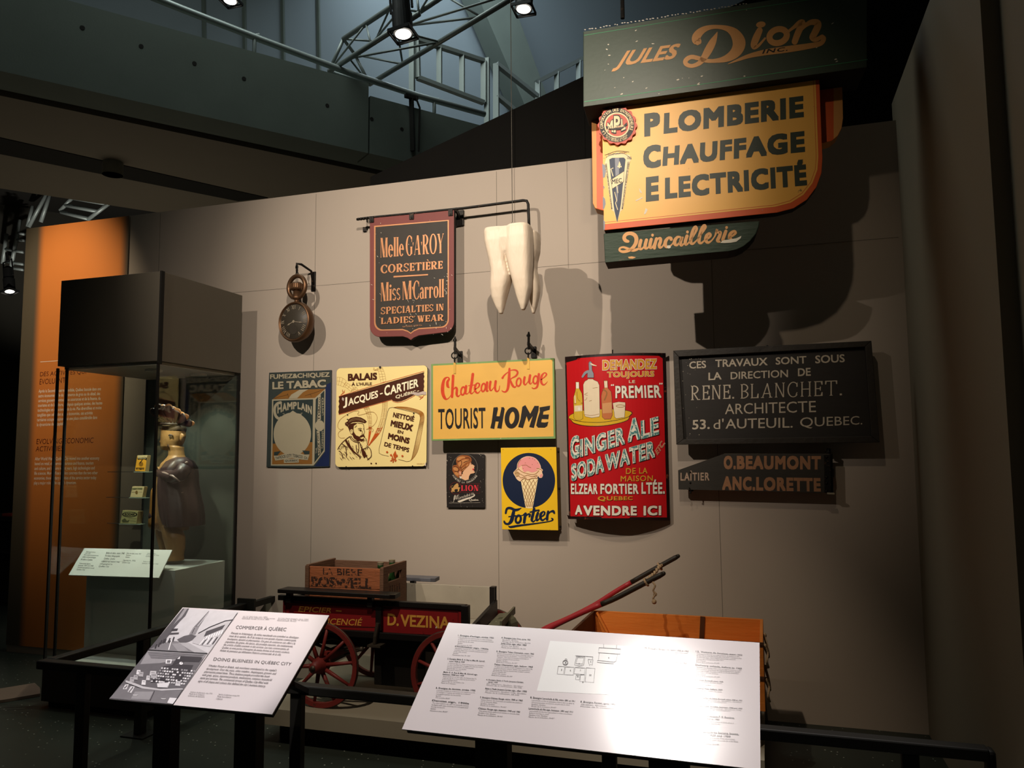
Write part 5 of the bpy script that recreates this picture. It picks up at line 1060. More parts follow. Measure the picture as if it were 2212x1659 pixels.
sil([(480, 545), (560, 545), (580, 565), (640, 590), (668, 650), (678, 1150), (668, 1185), (540, 1205), (430, 1180), (415, 1140), (398, 640), (425, 585), (470, 560)], M_si)
sil([(490, 270), (512, 240), (540, 265), (545, 395), (572, 450), (575, 520), (470, 520), (470, 450), (495, 390)], M_grey); f.line([(530, 285, 26), (570, 305, 22), (622, 318, 8)], 20, M_si, 5); f.line([(480, 415, 44), (430, 440, 44), (385, 505, 34)], 40, M_grey, 5)
for pts in ([(470, 780), (420, 805), (470, 825)], [(460, 860), (440, 900), (415, 905)], [(420, 1150), (540, 1165), (668, 1140)], [(560, 700), (640, 690)], [(500, 920), (540, 910)]): f.line([(*p, 6) for p in pts], 6, M_ibr, 5)
sil([(750, 570), (808, 570), (815, 700), (870, 760), (882, 850), (890, 1160), (860, 1225), (760, 1228), (722, 1190), (705, 840), (722, 760), (758, 705)], M_or)
f.poly([(752, 580), (806, 580), (810, 690), (760, 690)], M_si, 5); f.line([(740, 720), (800, 780), (760, 900)], 24, M_ibr, 5); f.poly([(722, 960), (882, 940), (886, 1120), (728, 1130)], mat('drink_label', '#c08a58', 0.4), 5)
sil([(902, 955), (1000, 935), (1110, 945), (1112, 975), (1100, 1195), (960, 1215), (935, 1190)], M_si); f.line(ell(1030, 1005, 72, 20, 24), 8, M_ibr, 5, closed=True)
for s, q, bo, m_, o in (('DEMANDEZ', [(725, 393), (1648, 370), (1650, 200), (725, 222)], 0.05, M_gg2, (M_gw, 0.03)), ('TOUJOURS', [(805, 545), (1605, 530), (1605, 405), (805, 420)], 0.04, M_gg2, (M_si, 0.025)), ('LE', [(1175, 613), (1282, 613), (1282, 562), (1175, 565)], 0.02, M_si, None), ('PREMIER', [(945, 872), (1730, 864), (1710, 648), (945, 662)], 0.035, M_gw, (M_ink, 0.02)), ('“', [(868, 662), (922, 660), (922, 630), (868, 632)], 0.03, M_gw, None), ('”', [(1692, 640), (1750, 638), (1750, 608), (1692, 610)], 0.03, M_gw, None)):
    f.text(s, q, m_, 4, 'lettering', bo, outline=o, spacing=1.1)
for s, q in (('G', [(180, 1925), (332, 1880), (325, 1490), (172, 1535)]), ('INGER', [(345, 1880), (1108, 1655), (1092, 1350), (340, 1570)]), ('A', [(1155, 1628), (1372, 1565), (1372, 1175), (1155, 1238)]), ('LE', [(1385, 1570), (1690, 1488), (1678, 1178), (1375, 1258)]), ('SODA', [(195, 2292), (755, 2130), (738, 1838), (188, 1995)]), ('WATER', [(770, 2122), (1622, 1880), (1610, 1588), (768, 1830)])):
    f.text(s, [(x+10, y+8) for x, y in q], M_ink, 3.4, 'lettering', 0.075, spacing=1.12); f.text(s, q, M_gw, 4, 'lettering', 0.068, spacing=1.12); f.text(s, [(x*0.985+(q[0][0]+q[2][0])*0.0075, y*0.985+(q[0][1]+q[2][1])*0.0075) for x, y in q], M_gt, 4.6, 'lettering', 0.003, spacing=1.16)
f.text('ETC.', [(1665, 1842), (1795, 1645), (1745, 1572), (1622, 1765)], M_or, 4, 'lettering', 0.02, outline=(M_gw, 0.02))
Yo = 1501
for s, q, bo, m_, o in (('DE', [(1125, 665), (1292, 660), (1292, 558), (1125, 563)], 0.02, M_gg2, None), ('LA', [(1350, 658), (1492, 655), (1492, 553), (1350, 557)], 0.02, M_gg2, None), ('MAISON', [(1035, 793), (1585, 783), (1585, 685), (1035, 695)], 0.02, M_gg2, None), ('ELZEAR', [(188, 1005), (642, 1005), (640, 828), (188, 825)], 0.04, M_gw, (M_ink, 0.015)), ('FORTIER', [(690, 1005), (1342, 1005), (1335, 828), (690, 828)], 0.04, M_gw, (M_ink, 0.015)), ('LTÉE.', [(1390, 1005), (1788, 1002), (1785, 755), (1390, 755)], 0.04, M_gw, (M_ink, 0.015)), ('QUEBEC', [(645, 1132), (1240, 1118), (1240, 1042), (645, 1040)], 0.04, M_gg2, None), ('A', [(258, 1358), (380, 1352), (375, 1190), (262, 1195)], 0.05, M_gw, (M_ink, 0.02)), ('VENDRE', [(400, 1370), (1310, 1370), (1310, 1207), (400, 1200)], 0.05, M_gw, (M_ink, 0.02)), ('ICI', [(1425, 1372), (1727, 1366), (1727, 1200), (1425, 1204)], 0.05, M_gw, (M_ink, 0.02))):
    f.text(s, [(x, y+Yo) for x, y in q], m_, 4, 'lettering', bo, outline=o, spacing=1.12)
f.build(T)
b = MB(); b.tube([bow(1323, 764)+Vector((0, 0.004, 0)), bow(1323, 757)+Vector((0, 0.004, 0.005))], 0.004, M_iron, 6); b.bar(Vector((xm, YW-0.15, bow(1323, 900).z)), Vector((xm, YW-0.001, bow(1323, 900).z)), 0.03, 0.03, M_iron); b.build('mounting_pin', T)

# ---------------------------------------------------------------- architect's board
yS = YW-0.16; T = thing('architect_board', at_y(1680, 960, yS), 'large black framed wooden board with white hand painted capitals', 'sign')
f = Face(plane_y(yS), NOUT).view((1440, 730), 4.424)
M_fr = mat('board_frame', '#2a251f', 0.55, var=0.2, scale=12, bump=0.2, bscale=40); M_bd = mat('board_black', '#25211d', 0.6, var=0.2, scale=14, stretch=(1, 1, 8)); M_bw = mat('board_white', '#b3a794', 0.6, var=0.15, scale=60)
fo = [(62, 120), (1958, 26), (2036, 998), (92, 1020)]; fi = [(116, 180), (1896, 84), (1956, 938), (164, 968)]
for i in range(4):
    j = (i+1) % 4; MB().prism([f.P(*p) for p in (fo[i], fo[j], fi[j], fi[i])], (0, 0.055, 0), M_fr).build('frame_rail', T, bevel=0.003)
fb = Face(plane_y(yS+0.03), NOUT, step=0.0006).view((1440, 730), 4.424)
MB().prism([fb.P(*p) for p in ((90, 150), (1930, 60), (1990, 970), (130, 1000))], (0, 0.02, 0), M_bd).build('board', T)
for s, q, bo in (('CES', [(217, 295), (378, 287), (375, 217), (217, 227)], 0.02), ('TRAVAUX', [(465, 280), (965, 262), (962, 188), (465, 208)], 0.02), ('SONT', [(1042, 256), (1338, 244), (1335, 172), (1042, 186)], 0.02), ('SOUS', [(1420, 244), (1703, 232), (1700, 155), (1420, 168)], 0.02), ('LA', [(400, 405), (525, 396), (520, 325), (400, 332)], 0.02), ('DIRECTION', [(612, 396), (1160, 376), (1160, 303), (612, 326)], 0.012), ('DE', [(1255, 366), (1378, 361), (1375, 285), (1255, 292)], 0.025), ('ARCHITECTE', [(558, 730), (1428, 710), (1425, 600), (558, 632)], 0.0), ('53.', [(245, 876), (412, 870), (412, 775), (245, 785)], 0.02), ("d'", [(448, 872), (545, 867), (545, 770), (448, 780)], 0.0), ('AUTEUIL.', [(563, 868), (1205, 858), (1205, 760), (563, 775)], 0.005), ('QUEBEC.', [(1275, 870), (1870, 842), (1870, 745), (1275, 760)], 0.0)): fb.text(s, q, M_bw, 1, 'lettering', bo)
fb.roman('RENE.', [(232, 595), (645, 580), (645, 440), (232, 455)], M_bw, 1, 'lettering', 0.09, 0.07, 0.06, 0.12)
fb.roman('BLANCHET.', [(705, 580), (1675, 548), (1675, 400), (705, 440)], M_bw, 1, 'lettering', 0.075, 0.06, 0.06, 0.14)
random.seed(4)
for k in range(26):
    x, y = random.uniform(150, 330), random.uniform(190, 960)
    if k < 8: x, y = random.uniform(190, 340), random.uniform(192, 205)
    fb.poly(ell(x, y, random.uniform(1.5, 5), random.uniform(1, 4), 6), M_bw, 1, 'scuffs')
fb.build(T)
MB().ball(f.P(962, 78)+Vector((0, 0.02, 0)), 0.009, M_iron, 8).build('screw', T, smooth=True)
MB().bar(f.P(1050, 500)+Vector((0, 0.05, 0)), Vector((f.P(1050, 500).x, YW-0.001, f.P(1050, 500).z)), 0.2, 0.1, M_dark).build('mount', T)

# ---------------------------------------------------------------- milkman's arrow
yS = YW-0.115; T = thing('milkman_arrow_sign', at_y(1630, 1062, yS), 'dark arrow shaped plank with pale brown capitals pointing left', 'sign')
f = Face(plane_y(yS), NOUT).view((1455, 960), 5.6718)
M_ar = mat('arrow_black', '#2c2822', 0.6, var=0.25, scale=10, stretch=(1, 1, 5), bump=0.1); M_al = mat('arrow_lettering', '#93694a', 0.55, var=0.18, scale=25, chips='#3a2a1e', chip_amt=0.05, chip_scale=60)
MB().prism([f.P(*p) for p in ((55, 316), (625, 112), (1915, 116), (1926, 596), (60, 552))], (0, 0.028, 0), M_ar, mat('arrow_edge', '#6b5f4d', 0.7)).build('plank', T, bevel=0.002)
for s, q, bo in (('O.', [(615, 305), (762, 306), (762, 138), (615, 138)], 0.06), ('BEAUMONT', [(775, 306), (1805, 310), (1805, 140), (775, 138)], 0.06), ('ANC.', [(595, 560), (1000, 568), (1000, 398), (598, 388)], 0.06), ('LORETTE', [(1012, 568), (1805, 580), (1800, 410), (1012, 398)], 0.06), ('LAÎTIER', [(85, 444), (440, 442), (438, 318), (85, 322)], 0.03)): f.text(s, q, M_al if s[:2] != 'LA' else mat('arrow_small', '#a08874', 0.55), 1, 'lettering', bo, spacing=1.15)
f.build(T)
b = MB(); b.prism([f.P(x, y, 4) for x, y in ((1842, 130), (1918, 128), (1928, 596), (1850, 590))], (0, -0.004, 0), M_iron)
for y in (155, 400, 475, 570): b.ball(f.P(1872, y, 8), 0.009, M_iron, 8)
b.build('hinge_plate', T, smooth=False)
b = MB(); b.tube([f.P(1905, 110)+Vector((0, 0.03, 0)), f.P(1905, 50)+Vector((0, 0.03, 0))], 0.012, M_iron, 10); b.tube([f.P(1905, 100)+Vector((0, 0.03, 0)), f.P(1905, 88)+Vector((0, 0.03, 0))], 0.022, M_iron, 10); b.tube([f.P(1930, 110)+Vector((0, 0.03, 0)), f.P(1940, 600)+Vector((0, 0.03, 0))], 0.011, M_iron, 10); b.bar(f.P(1935, 350)+Vector((0, 0.03, 0)), f.P(1935, 350)+Vector((0, 0.113, 0)), 0.03, 0.05, M_iron); b.bar(f.P(1880, 598), f.P(1970, 602), 0.02, 0.01, mat('pale_strip', '#8d8470', 0.6)); b.build('pivot', T)
b = MB()
for x, y in ((205, 340), (205, 470), (205, 590)): b.ball(f.P(x, y, 3), 0.006, M_iron, 6)
b.tube([f.P(190, 530, 2), f.P(210, 560, 2), f.P(215, 600)], 0.004, M_iron, 6); b.bar(f.P(205, 560)+Vector((0, 0.03, 0)), f.P(205, 560)+Vector((0, 0.114, 0)), 0.02, 0.02, M_iron); b.build('nail', T)

# ---------------------------------------------------------------- giant molar
M_tooth = mat('tooth_paint', '#cdbda8', 0.42, var=0.06, scale=6, bump=0.35, bscale=38, stretch=(1.6, 1.6, 0.28))
yT = 4.52; T = thing('giant_tooth', at_y(1110, 677, yT), 'giant white wooden molar hanging in front of the wall on a wire', 'sign')
TC = lambda x, y, yy: at_y(1030+x/5.922, 420+y/5.922, yy)
def lobe(mb, rows, yy, sup=3.4, n=36):
    vs = []; fs = []
    for cx, cy, hw_, dep in rows:
        c = TC(cx, cy, yy); w_ = (TC(cx+hw_, cy, yy)-c).length
        for k in range(n):
            t = 2*pi*k/n; e = 2/sup
            vs.append(c+Vector((abs(cos(t))**e*(1 if cos(t) > 0 else -1)*w_, abs(sin(t))**e*(1 if sin(t) > 0 else -1)*dep, 0)))
    for i in range(len(rows)-1):
        for k in range(n): fs.append((i*n+k, i*n+(k+1) % n, (i+1)*n+(k+1) % n, (i+1)*n+k))
    fs.append(tuple(range(n))[::-1]); fs.append(tuple((len(rows)-1)*n+k for k in range(n)))
    mb.add(vs, fs, M_tooth)
b = MB()
lobe(b, [(258, 438, 100, 0.05), (252, 450, 128, 0.075), (252, 500, 134, 0.088), (258, 620, 132, 0.09), (275, 760, 118, 0.085), (292, 880, 108, 0.08), (312, 980, 112, 0.078), (318, 1060, 122, 0.075), (310, 1120, 118, 0.073), (296, 1210, 104, 0.068), (288, 1330, 82, 0.055), (300, 1450, 48, 0.034), (312, 1528, 18, 0.014)], yT-0.05)
lobe(b, [(560, 392, 100, 0.05), (550, 402, 130, 0.075), (545, 440, 150, 0.088), (545, 560, 160, 0.092), (548, 700, 158, 0.09), (552, 830, 150, 0.084), (562, 930, 138, 0.08), (570, 1020, 124, 0.076), (582, 1110, 112, 0.07), (592, 1210, 97, 0.06), (592, 1310, 74, 0.048), (594, 1400, 48, 0.034), (592, 1478, 20, 0.018)], yT-0.05)
lobe(b, [(690, 485, 70, 0.05), (690, 500, 98, 0.075), (690, 600, 108, 0.085), (690, 740, 100, 0.082), (690, 860, 72, 0.07), (700, 960, 58, 0.062), (722, 1060, 58, 0.06), (740, 1160, 58, 0.056), (742, 1250, 56, 0.05), (732, 1360, 48, 0.04), (726, 1450, 34, 0.03), (724, 1522, 15, 0.014)], yT+0.13)
lobe(b, [(470, 470, 90, 0.05), (470, 490, 150, 0.09), (470, 600, 160, 0.10), (470, 760, 130, 0.09), (480, 860, 80, 0.06)], yT+0.12)
lobe(b, [(460, 440, 120, 0.06), (460, 470, 190, 0.11), (460, 600, 200, 0.13), (460, 720, 170, 0.11), (480, 820, 80, 0.06)], yT+0.04)
lobe(b, [(400, 440, 60, 0.06), (395, 460, 150, 0.105), (395, 600, 180, 0.115), (400, 760, 150, 0.10), (400, 860, 60, 0.06)], yT-0.02)
o = b.build('tooth_body', T, smooth=True)
md = o.modifiers.new('merge', 'REMESH'); md.mode = 'VOXEL'; md.voxel_size = 0.0045; md.use_smooth_shade = True
md = o.modifiers.new('soften', 'SMOOTH'); md.factor = 0.5; md.iterations = 5
M_wire = mat('steel_wire', '#57534c', 0.4, 0.7)
tp = TC(455, 400, yT+0.03)
MB().tube([tp-Vector((0, 0, 0.02)), tp+Vector((0, 0, 0.02))], 0.007, M_wire, 8).build('eye_screw', T)
MB().tube([tp, tp+Vector((0, 0, 3.2))], 0.0022, M_wire, 6).build('wire', T)

# ================================================================== the showcase
SX0, SX1, SY0, SY1 = -4.525, -3.685, 4.07, 4.90
HB, HT, BT = 2.205, 2.812, 0.30
T = thing('showcase', ((SX0+SX1)/2, (SY0+SY1)/2, 0), 'tall glass showcase with a dark hood standing in front of the orange panel', 'showcase')
M_hood = mat('showcase_grey', '#565045', 0.55, var=0.04); M_in = mat('showcase_white', '#a7aca4', 0.75, var=0.03); M_back = mat('showcase_back', '#3c4038', 0.7, var=0.05)
b = MB(); b.box((SX0, SY0, HB+0.02), (SX1, SY1, HT), M_hood); b.build('hood', T, bevel=0.002)
MB().box((SX0+0.03, SY0+0.03, HB-0.002), (SX1-0.03, SY1-0.03, HB+0.0195), mat('hood_ceiling', '#8a867c', 0.5)).build('hood_ceiling', T)
b = MB(); b.box((SX1-0.006, SY0-0.008, HB), (SX1+0.008, SY0+0.02, HT+0.001), M_dark); b.build('corner_trim', T)
b = MB(); b.box((SX0+0.01, SY0-0.02, 0.04), (SX1+0.005, SY1, BT-0.012), mat('showcase_base', '#25221c', 0.6)); b.build('base', T, bevel=0.002)
MB().box((SX0+0.03, SY0+0.02, 0), (SX1-0.02, SY1-0.02, 0.04), M_dark).build('toe_kick', T)
MB().box((SX0+0.01, SY0-0.015, BT-0.012), (SX1, SY1-0.02, BT), M_in).build('floor_board', T)
MB().box((SX0+0.01, SY1-0.02, BT), (SX1-0.01, SY1-0.002, HB), M_back).build('back_panel', T)
G = glass_mat()
MB().box((SX0+0.10, SY0-0.003, BT), (SX1-0.008, SY0+0.003, HB), G).build('glass_pane', T)
MB().box((SX1-0.006, SY0+0.012, BT), (SX1, SY1-0.025, HB), G).build('glass_pane', T)
MB().box((SX0, SY0+0.012, BT), (SX0+0.006, SY1-0.025, HB), G).build('glass_pane', T)
for x in (SX0+0.005, SX0+0.085, SX1-0.003): MB().box((x-0.006, SY0-0.008, BT-0.01), (x+0.006, SY0+0.008, HB+0.005), M_dark).build('post', T)
for x in (SX0+0.006, SX1-0.004): MB().box((x-0.006, SY1-0.03, BT-0.01), (x+0.006, SY1-0.005, HB), M_dark).build('post', T)
M_disc = mat('lamp_disc', '#c9c6bd', 0.3, 0.5)
for x, y in ((-3.95, 4.32), (-4.2, 4.7), (-3.86, 4.66)):
    MB().lathe((x, y, HB-0.003), (0, 0, -1), [(0.055, 0), (0.055, 0.012), (0.035, 0.014), (0, 0.014)], M_disc, 24).build('downlight_rim', T)
spot('spot_showcase_front', (-3.95, 4.32, HB-0.03), (-3.97, 4.42, 1.1), 44, (0.98, 0.95, 0.75), 75, 0.7, 0.02)
spot('spot_showcase_back', (-4.2, 4.7, HB-0.03), (-4.2, 4.5, 0.9), 16, (0.86, 0.98, 0.86), 95, 0.7, 0.02)
spot('spot_showcase_right', (-3.86, 4.66, HB-0.03), (-3.86, 4.66, 0.3), 12, (0.86, 1.0, 0.84), 100, 0.7, 0.02)
# grey plinth inside
spot('spot_showcase_caption', (-4.2, 4.13, HB-0.03), (-4.2, 4.20, 0.5), 26, (0.90, 0.98, 0.92), 80, 0.8, 0.02)
T = thing('showcase_plinth', (-4.07, 4.52, BT), 'pale grey block inside the showcase under the carved figure', 'plinth')
b = MB(); b.box((-4.44, 4.30, BT+0.001), (-3.705, 4.80, 0.866), M_in); b.build('block', T, bevel=0.002)
# slanted caption inside
YP0 = 4.20
cq = [at_y(182, 1184, 4.36), at_y(372, 1188, 4.36), at_y(343, 1248, 4.19), at_y(148, 1242, 4.19)]
n_ = (cq[3]-cq[0]).cross(cq[1]-cq[0]).normalized(); n_ = n_ if n_.y < 0 else -n_
T = thing('showcase_caption', (cq[0]+cq[2])/2, 'white slanted caption card inside the showcase below the tins', 'caption panel')
M_card = mat('caption_white', '#c8cdc6', 0.6, var=0.02); M_small = mat('caption_print', '#5b5f5b', 0.7)
MB().prism(cq, -n_*0.006, M_card).build('card', T)
MB().bar((cq[0]+cq[2])/2-n_*0.006, Vector(((cq[0]+cq[2]).x/2, 4.32, 0.90)), 0.3, 0.02, M_in).build('support', T)
cp = cq[0].copy(); f = Face(lambda px, py: at_plane(px, py, cp, n_), n_, step=0.0008).view((0, 800), 2.5517)
for q, hd, body in (([(440, 1050), (540, 1056), (545, 1000), (478, 996)], ['Figure de marchand,', 'avant 1875'], ['Bois sculpté et polychrome', 'utilisé comme enseigne', 'de tabac à Québec']), ([(570, 1046), (668, 1050), (690, 1003), (588, 1000)], ['Boîte de tabac, avant 1940'], ['Fer-blanc lithographié', 'Québec, Québec']), ([(690, 1036), (770, 1040), (780, 1008), (700, 1004)], ['Boîte de tabac, avant 1957'], ['Fer-blanc', 'Québec']), ([(800, 1030), (875, 1036), (878, 1010), (815, 1006)], ['Boîte de tabac,', 'entre 1900 et 1920'], ['Québec']), ([(420, 1104), (515, 1110), (525, 1064), (438, 1060)], ['Tobacconist figure,', 'between 1875 and 1900'], ['Carved and painted wood', 'Québec City']), ([(540, 1088), (655, 1092), (660, 1054), (560, 1050)], ['Tobacco tin, before 1940'], ['Lithographed tin', 'Québec City']), ([(670, 1066), (740, 1070), (750, 1045), (680, 1042)], ['Cigarette tin, 1950s'], ['Québec City']), ([(775, 1080), (870, 1086), (875, 1054), (790, 1050)], ['Tobacco tin,', 'between 1900 and 1920'], ['Québec City'])):
    f.para(hd+body, q, M_small, 1, 'print', 0.01)
f.build(T)
# three tobacco tins on glass shelves at the left pane
M_acr = mat('shelf_acrylic', '#7c8a7a', 0.2, var=0.0)
yt = 4.5
def tin(name, pts, col, dep, label, art):
    P_ = [at_y(240+x/8.73, 960+y/8.73, yt) for x, y in pts]
    T = thing(name, (P_[2]+P_[3])/2, label, 'tin', 'tobacco tins in the showcase')
    MB().prism(P_, (0.012, dep, 0), col, mat('tin_edge', '#8a7a52', 0.4, 0.5)).build('tin_box', T, bevel=0.002)
    f = Face(plane_y(yt), NOUT, step=0.0005).view((240, 960), 8.73); art(f); f.build(T)
    zb = min(p.z for p in P_)
    s = MB(); s.box((min(p.x for p in P_)-0.005, yt-0.004, zb-0.005), (max(p.x for p in P_)+0.02, yt+dep+0.01, zb-0.001), M_acr); s.tube([Vector((SX0+0.0065, yt+dep, zb-0.003)), Vector((min(p.x for p in P_), yt+dep, zb-0.003))], 0.002, M_dark, 6)
    tag(s.build('shelf'), 'thin clear shelf under the %s' % label.split(' on ')[0], 'shelf', 'thin shelves of the tins')
M_ty = mat('tin_yellow', '#c08a28', 0.35, var=0.06); M_tp = mat('tin_pale', '#b5a578', 0.35, var=0.08); M_tg = mat('tin_green', '#8d8a5c', 0.35, var=0.12)
def art1(f):
    f.poly([(500, 205), (690, 200), (675, 250), (640, 235), (500, 250)], M_tp, 1); f.poly([(500, 250), (640, 235), (675, 255), (668, 300), (640, 280), (500, 285)], M_ink, 1.2); f.text('FORTIN', [(512, 275), (655, 272), (655, 238), (515, 245)], M_tp, 2, 'print', 0.03)
    f.poly(ell(565, 370, 42, 45, 20), mat('tin_brown', '#7a5518', 0.4), 1); f.line([(545, 350), (590, 290)], 14, M_ink, 2); f.poly([(468, 438), (625, 436), (618, 470), (590, 462), (560, 476), (520, 462), (472, 468)], M_ink, 1.5); f.text('TABAC COUPE', [(480, 462), (615, 460), (615, 442), (482, 445)], M_ty, 2, 'print', 0.01)
def art2(f):
    f.poly([(390, 860), (400, 820), (595, 815), (590, 860), (490, 840)], M_tg, 1); f.text('TABAC DORE', [(400, 850), (588, 845), (590, 822), (402, 828)], M_ink, 2, 'print', 0.01); f.line([(390, 900), (460, 900)], 4, M_ink, 1); f.line([(525, 900), (590, 895)], 4, M_ink, 1); f.poly(ell(482, 905, 26, 34, 14), mat('tin_sepia', '#7d6234', 0.4), 1.2); f.line([(482, 880), (482, 930)], 8, M_ink, 1.5)
def art3(f):
    f.poly(ell(352, 1320, 142, 50, 36), M_ink, 1); f.poly(ell(352, 1320, 118, 40, 36), M_tg, 1.2); f.text('KODAK', [(255, 1345), (450, 1345), (455, 1292), (262, 1292)], M_ink, 2, 'print', 0.05); f.poly([(200, 1430), (260, 1390), (300, 1440), (350, 1420), (330, 1465), (220, 1470)], mat('tin_forest', '#4a4a30', 0.4), 1.2); f.line([(330, 1390), (480, 1400)], 4, MATS['tin_forest'], 1); f.line([(360, 1440), (470, 1450)], 4, MATS['tin_forest'], 1)
tin('tobacco_tin', [(445, 505), (640, 512), (678, 205), (490, 208)], M_ty, 0.025, 'upright yellow tobacco tin on the highest small shelf in the showcase', art1)
tin('tobacco_tin', [(355, 995), (585, 1000), (625, 795), (400, 790)], M_tp, 0.022, 'small pale tobacco tin on the middle small shelf in the showcase', art2)
tin('tobacco_tin', [(165, 1490), (475, 1500), (508, 1258), (215, 1240)], M_tg, 0.04, 'wide olive tobacco tin on the lowest small shelf in the showcase', art3)

# ------------------------------------------------------------------ carved figure
yF = 4.60
FP = lambda x, y, d=0.0: at_y(300+x/4.369, 850+y/4.369, yF+d)
M_cloak = mat('figure_cloak', '#2e2120', 0.42, var=0.25, scale=14, bump=0.25, bscale=26, chips='#8a7a70', chip_amt=0.02, chip_scale=26); M_face = mat('figure_skin', '#7e6038', 0.45, var=0.15, scale=20, bump=0.15, bscale=50); M_tunic = mat('figure_tunic', '#6b4a1e', 0.5, var=0.15); M_legs = mat('figure_leg', '#4a3018', 0.5, var=0.2); M_fea = mat('figure_feather', '#2c1611', 0.5, var=0.25, scale=18); M_hairf = mat('figure_hair', '#1d1611', 0.5)
T = thing('carved_figure', FP(300, 1570), 'carved painted wooden standing figure with feather crown and dark cloak in the showcase', 'sculpture')
KF = (FP(1, 0)-FP(0, 0)).length
def rings(rows, m, n=24, sup=2.2, twist=None):
    """rows: centre x, centre y, half width (pixels), half depth (m), depth offset (m)"""
    b = MB(); vs = []; fs = []
    for r in rows:
        cx, cy, hw_, dp = r[:4]; dd = r[4] if len(r) > 4 else 0
        c = FP(cx, cy, dd)
        for k in range(n):
            t = 2*pi*k/n; e = 2/sup
            vs.append(c+Vector((abs(cos(t))**e*(1 if cos(t) > 0 else -1)*hw_*KF, abs(sin(t))**e*(1 if sin(t) > 0 else -1)*dp, 0)))
    for i in range(len(rows)-1):
        for k in range(n): fs.append((i*n+k, i*n+(k+1) % n, (i+1)*n+(k+1) % n, (i+1)*n+k))
    fs.append(tuple(range(n))[::-1]); fs.append(tuple((len(rows)-1)*n+k for k in range(n)))
    return b.add(vs, fs, m)
def soft(o, lv=1):
    md = o.modifiers.new('sub', 'SUBSURF'); md.levels = lv; md.render_levels = lv; return o
# body: torso, neck, head, legs in one surface
b = MB()
def join(b2):
    k = len(b.v); b.v += b2.v; b.f += [[i+k for i in fc] for fc in b2.f]; b.m += [b.mi(b2.mats[m]) for m in b2.m]
join(rings([(330, 1290, 100, 0.10), (320, 1150, 110, 0.12), (320, 1000, 110, 0.12), (325, 850, 115, 0.125), (335, 740, 110, 0.12), (345, 660, 92, 0.10), (352, 620, 70, 0.075), (356, 585, 56, 0.055), (352, 540, 54, 0.05), (345, 500, 60, 0.055)], M_face))
join(rings([(300, 540, 30, 0.03), (298, 530, 62, 0.045), (305, 500, 82, 0.058), (318, 450, 92, 0.064), (325, 400, 96, 0.067), (325, 350, 94, 0.067), (325, 305, 84, 0.06), (325, 272, 60, 0.042), (325, 255, 22, 0.02)], M_face))
join(rings([(226, 474, 14, 0.012), (216, 462, 20, 0.016), (224, 438, 19, 0.014), (236, 405, 16, 0.012), (244, 385, 10, 0.009)], M_face, 14))   # nose
join(rings([(236, 530, 14, 0.02), (240, 515, 22, 0.026), (246, 500, 18, 0.024)], M_face, 14))   # chin
for d in (-0.062, 0.062): join(rings([(402, 450, 8, 0.008, d), (404, 430, 17, 0.012, d), (410, 405, 21, 0.013, d), (408, 385, 15, 0.011, d), (404, 376, 6, 0.006, d)], M_face, 14))
join(rings([(300, 1250, 60, 0.065, -0.05), (330, 1350, 78, 0.07, -0.05), (345, 1450, 68, 0.06, -0.05), (350, 1530, 52, 0.05, -0.05), (352, 1575, 56, 0.052, -0.05)], M_legs)); join(rings([(230, 1250, 50, 0.065, 0.06), (250, 1350, 52, 0.07, 0.06), (265, 1450, 46, 0.06, 0.06), (275, 1575, 40, 0.05, 0.06)], M_legs))
join(rings([(300, 1580, 70, 0.035, -0.06), (298, 1560, 72, 0.045, -0.06), (310, 1540, 55, 0.045, -0.06)], M_legs)); 
for k in range(0): pass
o = b.build('body', T, smooth=True)
md = o.modifiers.new('merge', 'REMESH'); md.mode = 'VOXEL'; md.voxel_size = 0.0045; md.use_smooth_shade = True
md = o.modifiers.new('soften', 'SMOOTH'); md.factor = 0.5; md.iterations = 4
# face details
b = MB()
for x, y, d in ((297, 408, -0.062), (252, 412, -0.045)):
    b.ball(FP(x, y, d), 0.0095, mat('figure_eye', '#e0cfa0', 0.4), 8, (1.2, 0.6, 0.6)); b.ball(FP(x-4, y+1, d-0.004), 0.005, M_hairf, 6)
    b.tube([FP(x-26, y-8, d+0.006), FP(x, y-16, d-0.004), FP(x+26, y-8, d+0.0)], [0.004, 0.0085, 0.004], M_hairf, 6)
b.build('eyes', T, smooth=True)
b = MB(); b.tube([FP(236, 494, -0.035), FP(252, 490, -0.045), FP(278, 498, -0.056)], [0.004, 0.007, 0.004], mat('figure_lip', '#3a2014', 0.5), 8); b.tube([FP(236, 482, -0.035), FP(256, 476, -0.05), FP(282, 488, -0.06)], [0.003, 0.005, 0.003], M_hairf, 8); b.tube([FP(262, 470, -0.055), FP(285, 500, -0.062), FP(288, 515, -0.06)], [0.002, 0.003, 0.002], MATS['figure_lip'], 6); b.build('mouth', T, smooth=True)
o = rings([(330, 385, 86, 0.070, 0.005), (335, 340, 97, 0.0705, 0.0), (330, 300, 90, 0.066), (328, 270, 68, 0.05), (328, 245, 20, 0.02)], mat('figure_hairband', '#3a3022', 0.5), 24).build('hair', T, smooth=True); soft(o)
MB().ring(FP(325, 290), (0.05, 0.0, 1), 0.083, 0.008, M_hairf, 32, 8).build('headband', T, smooth=True)
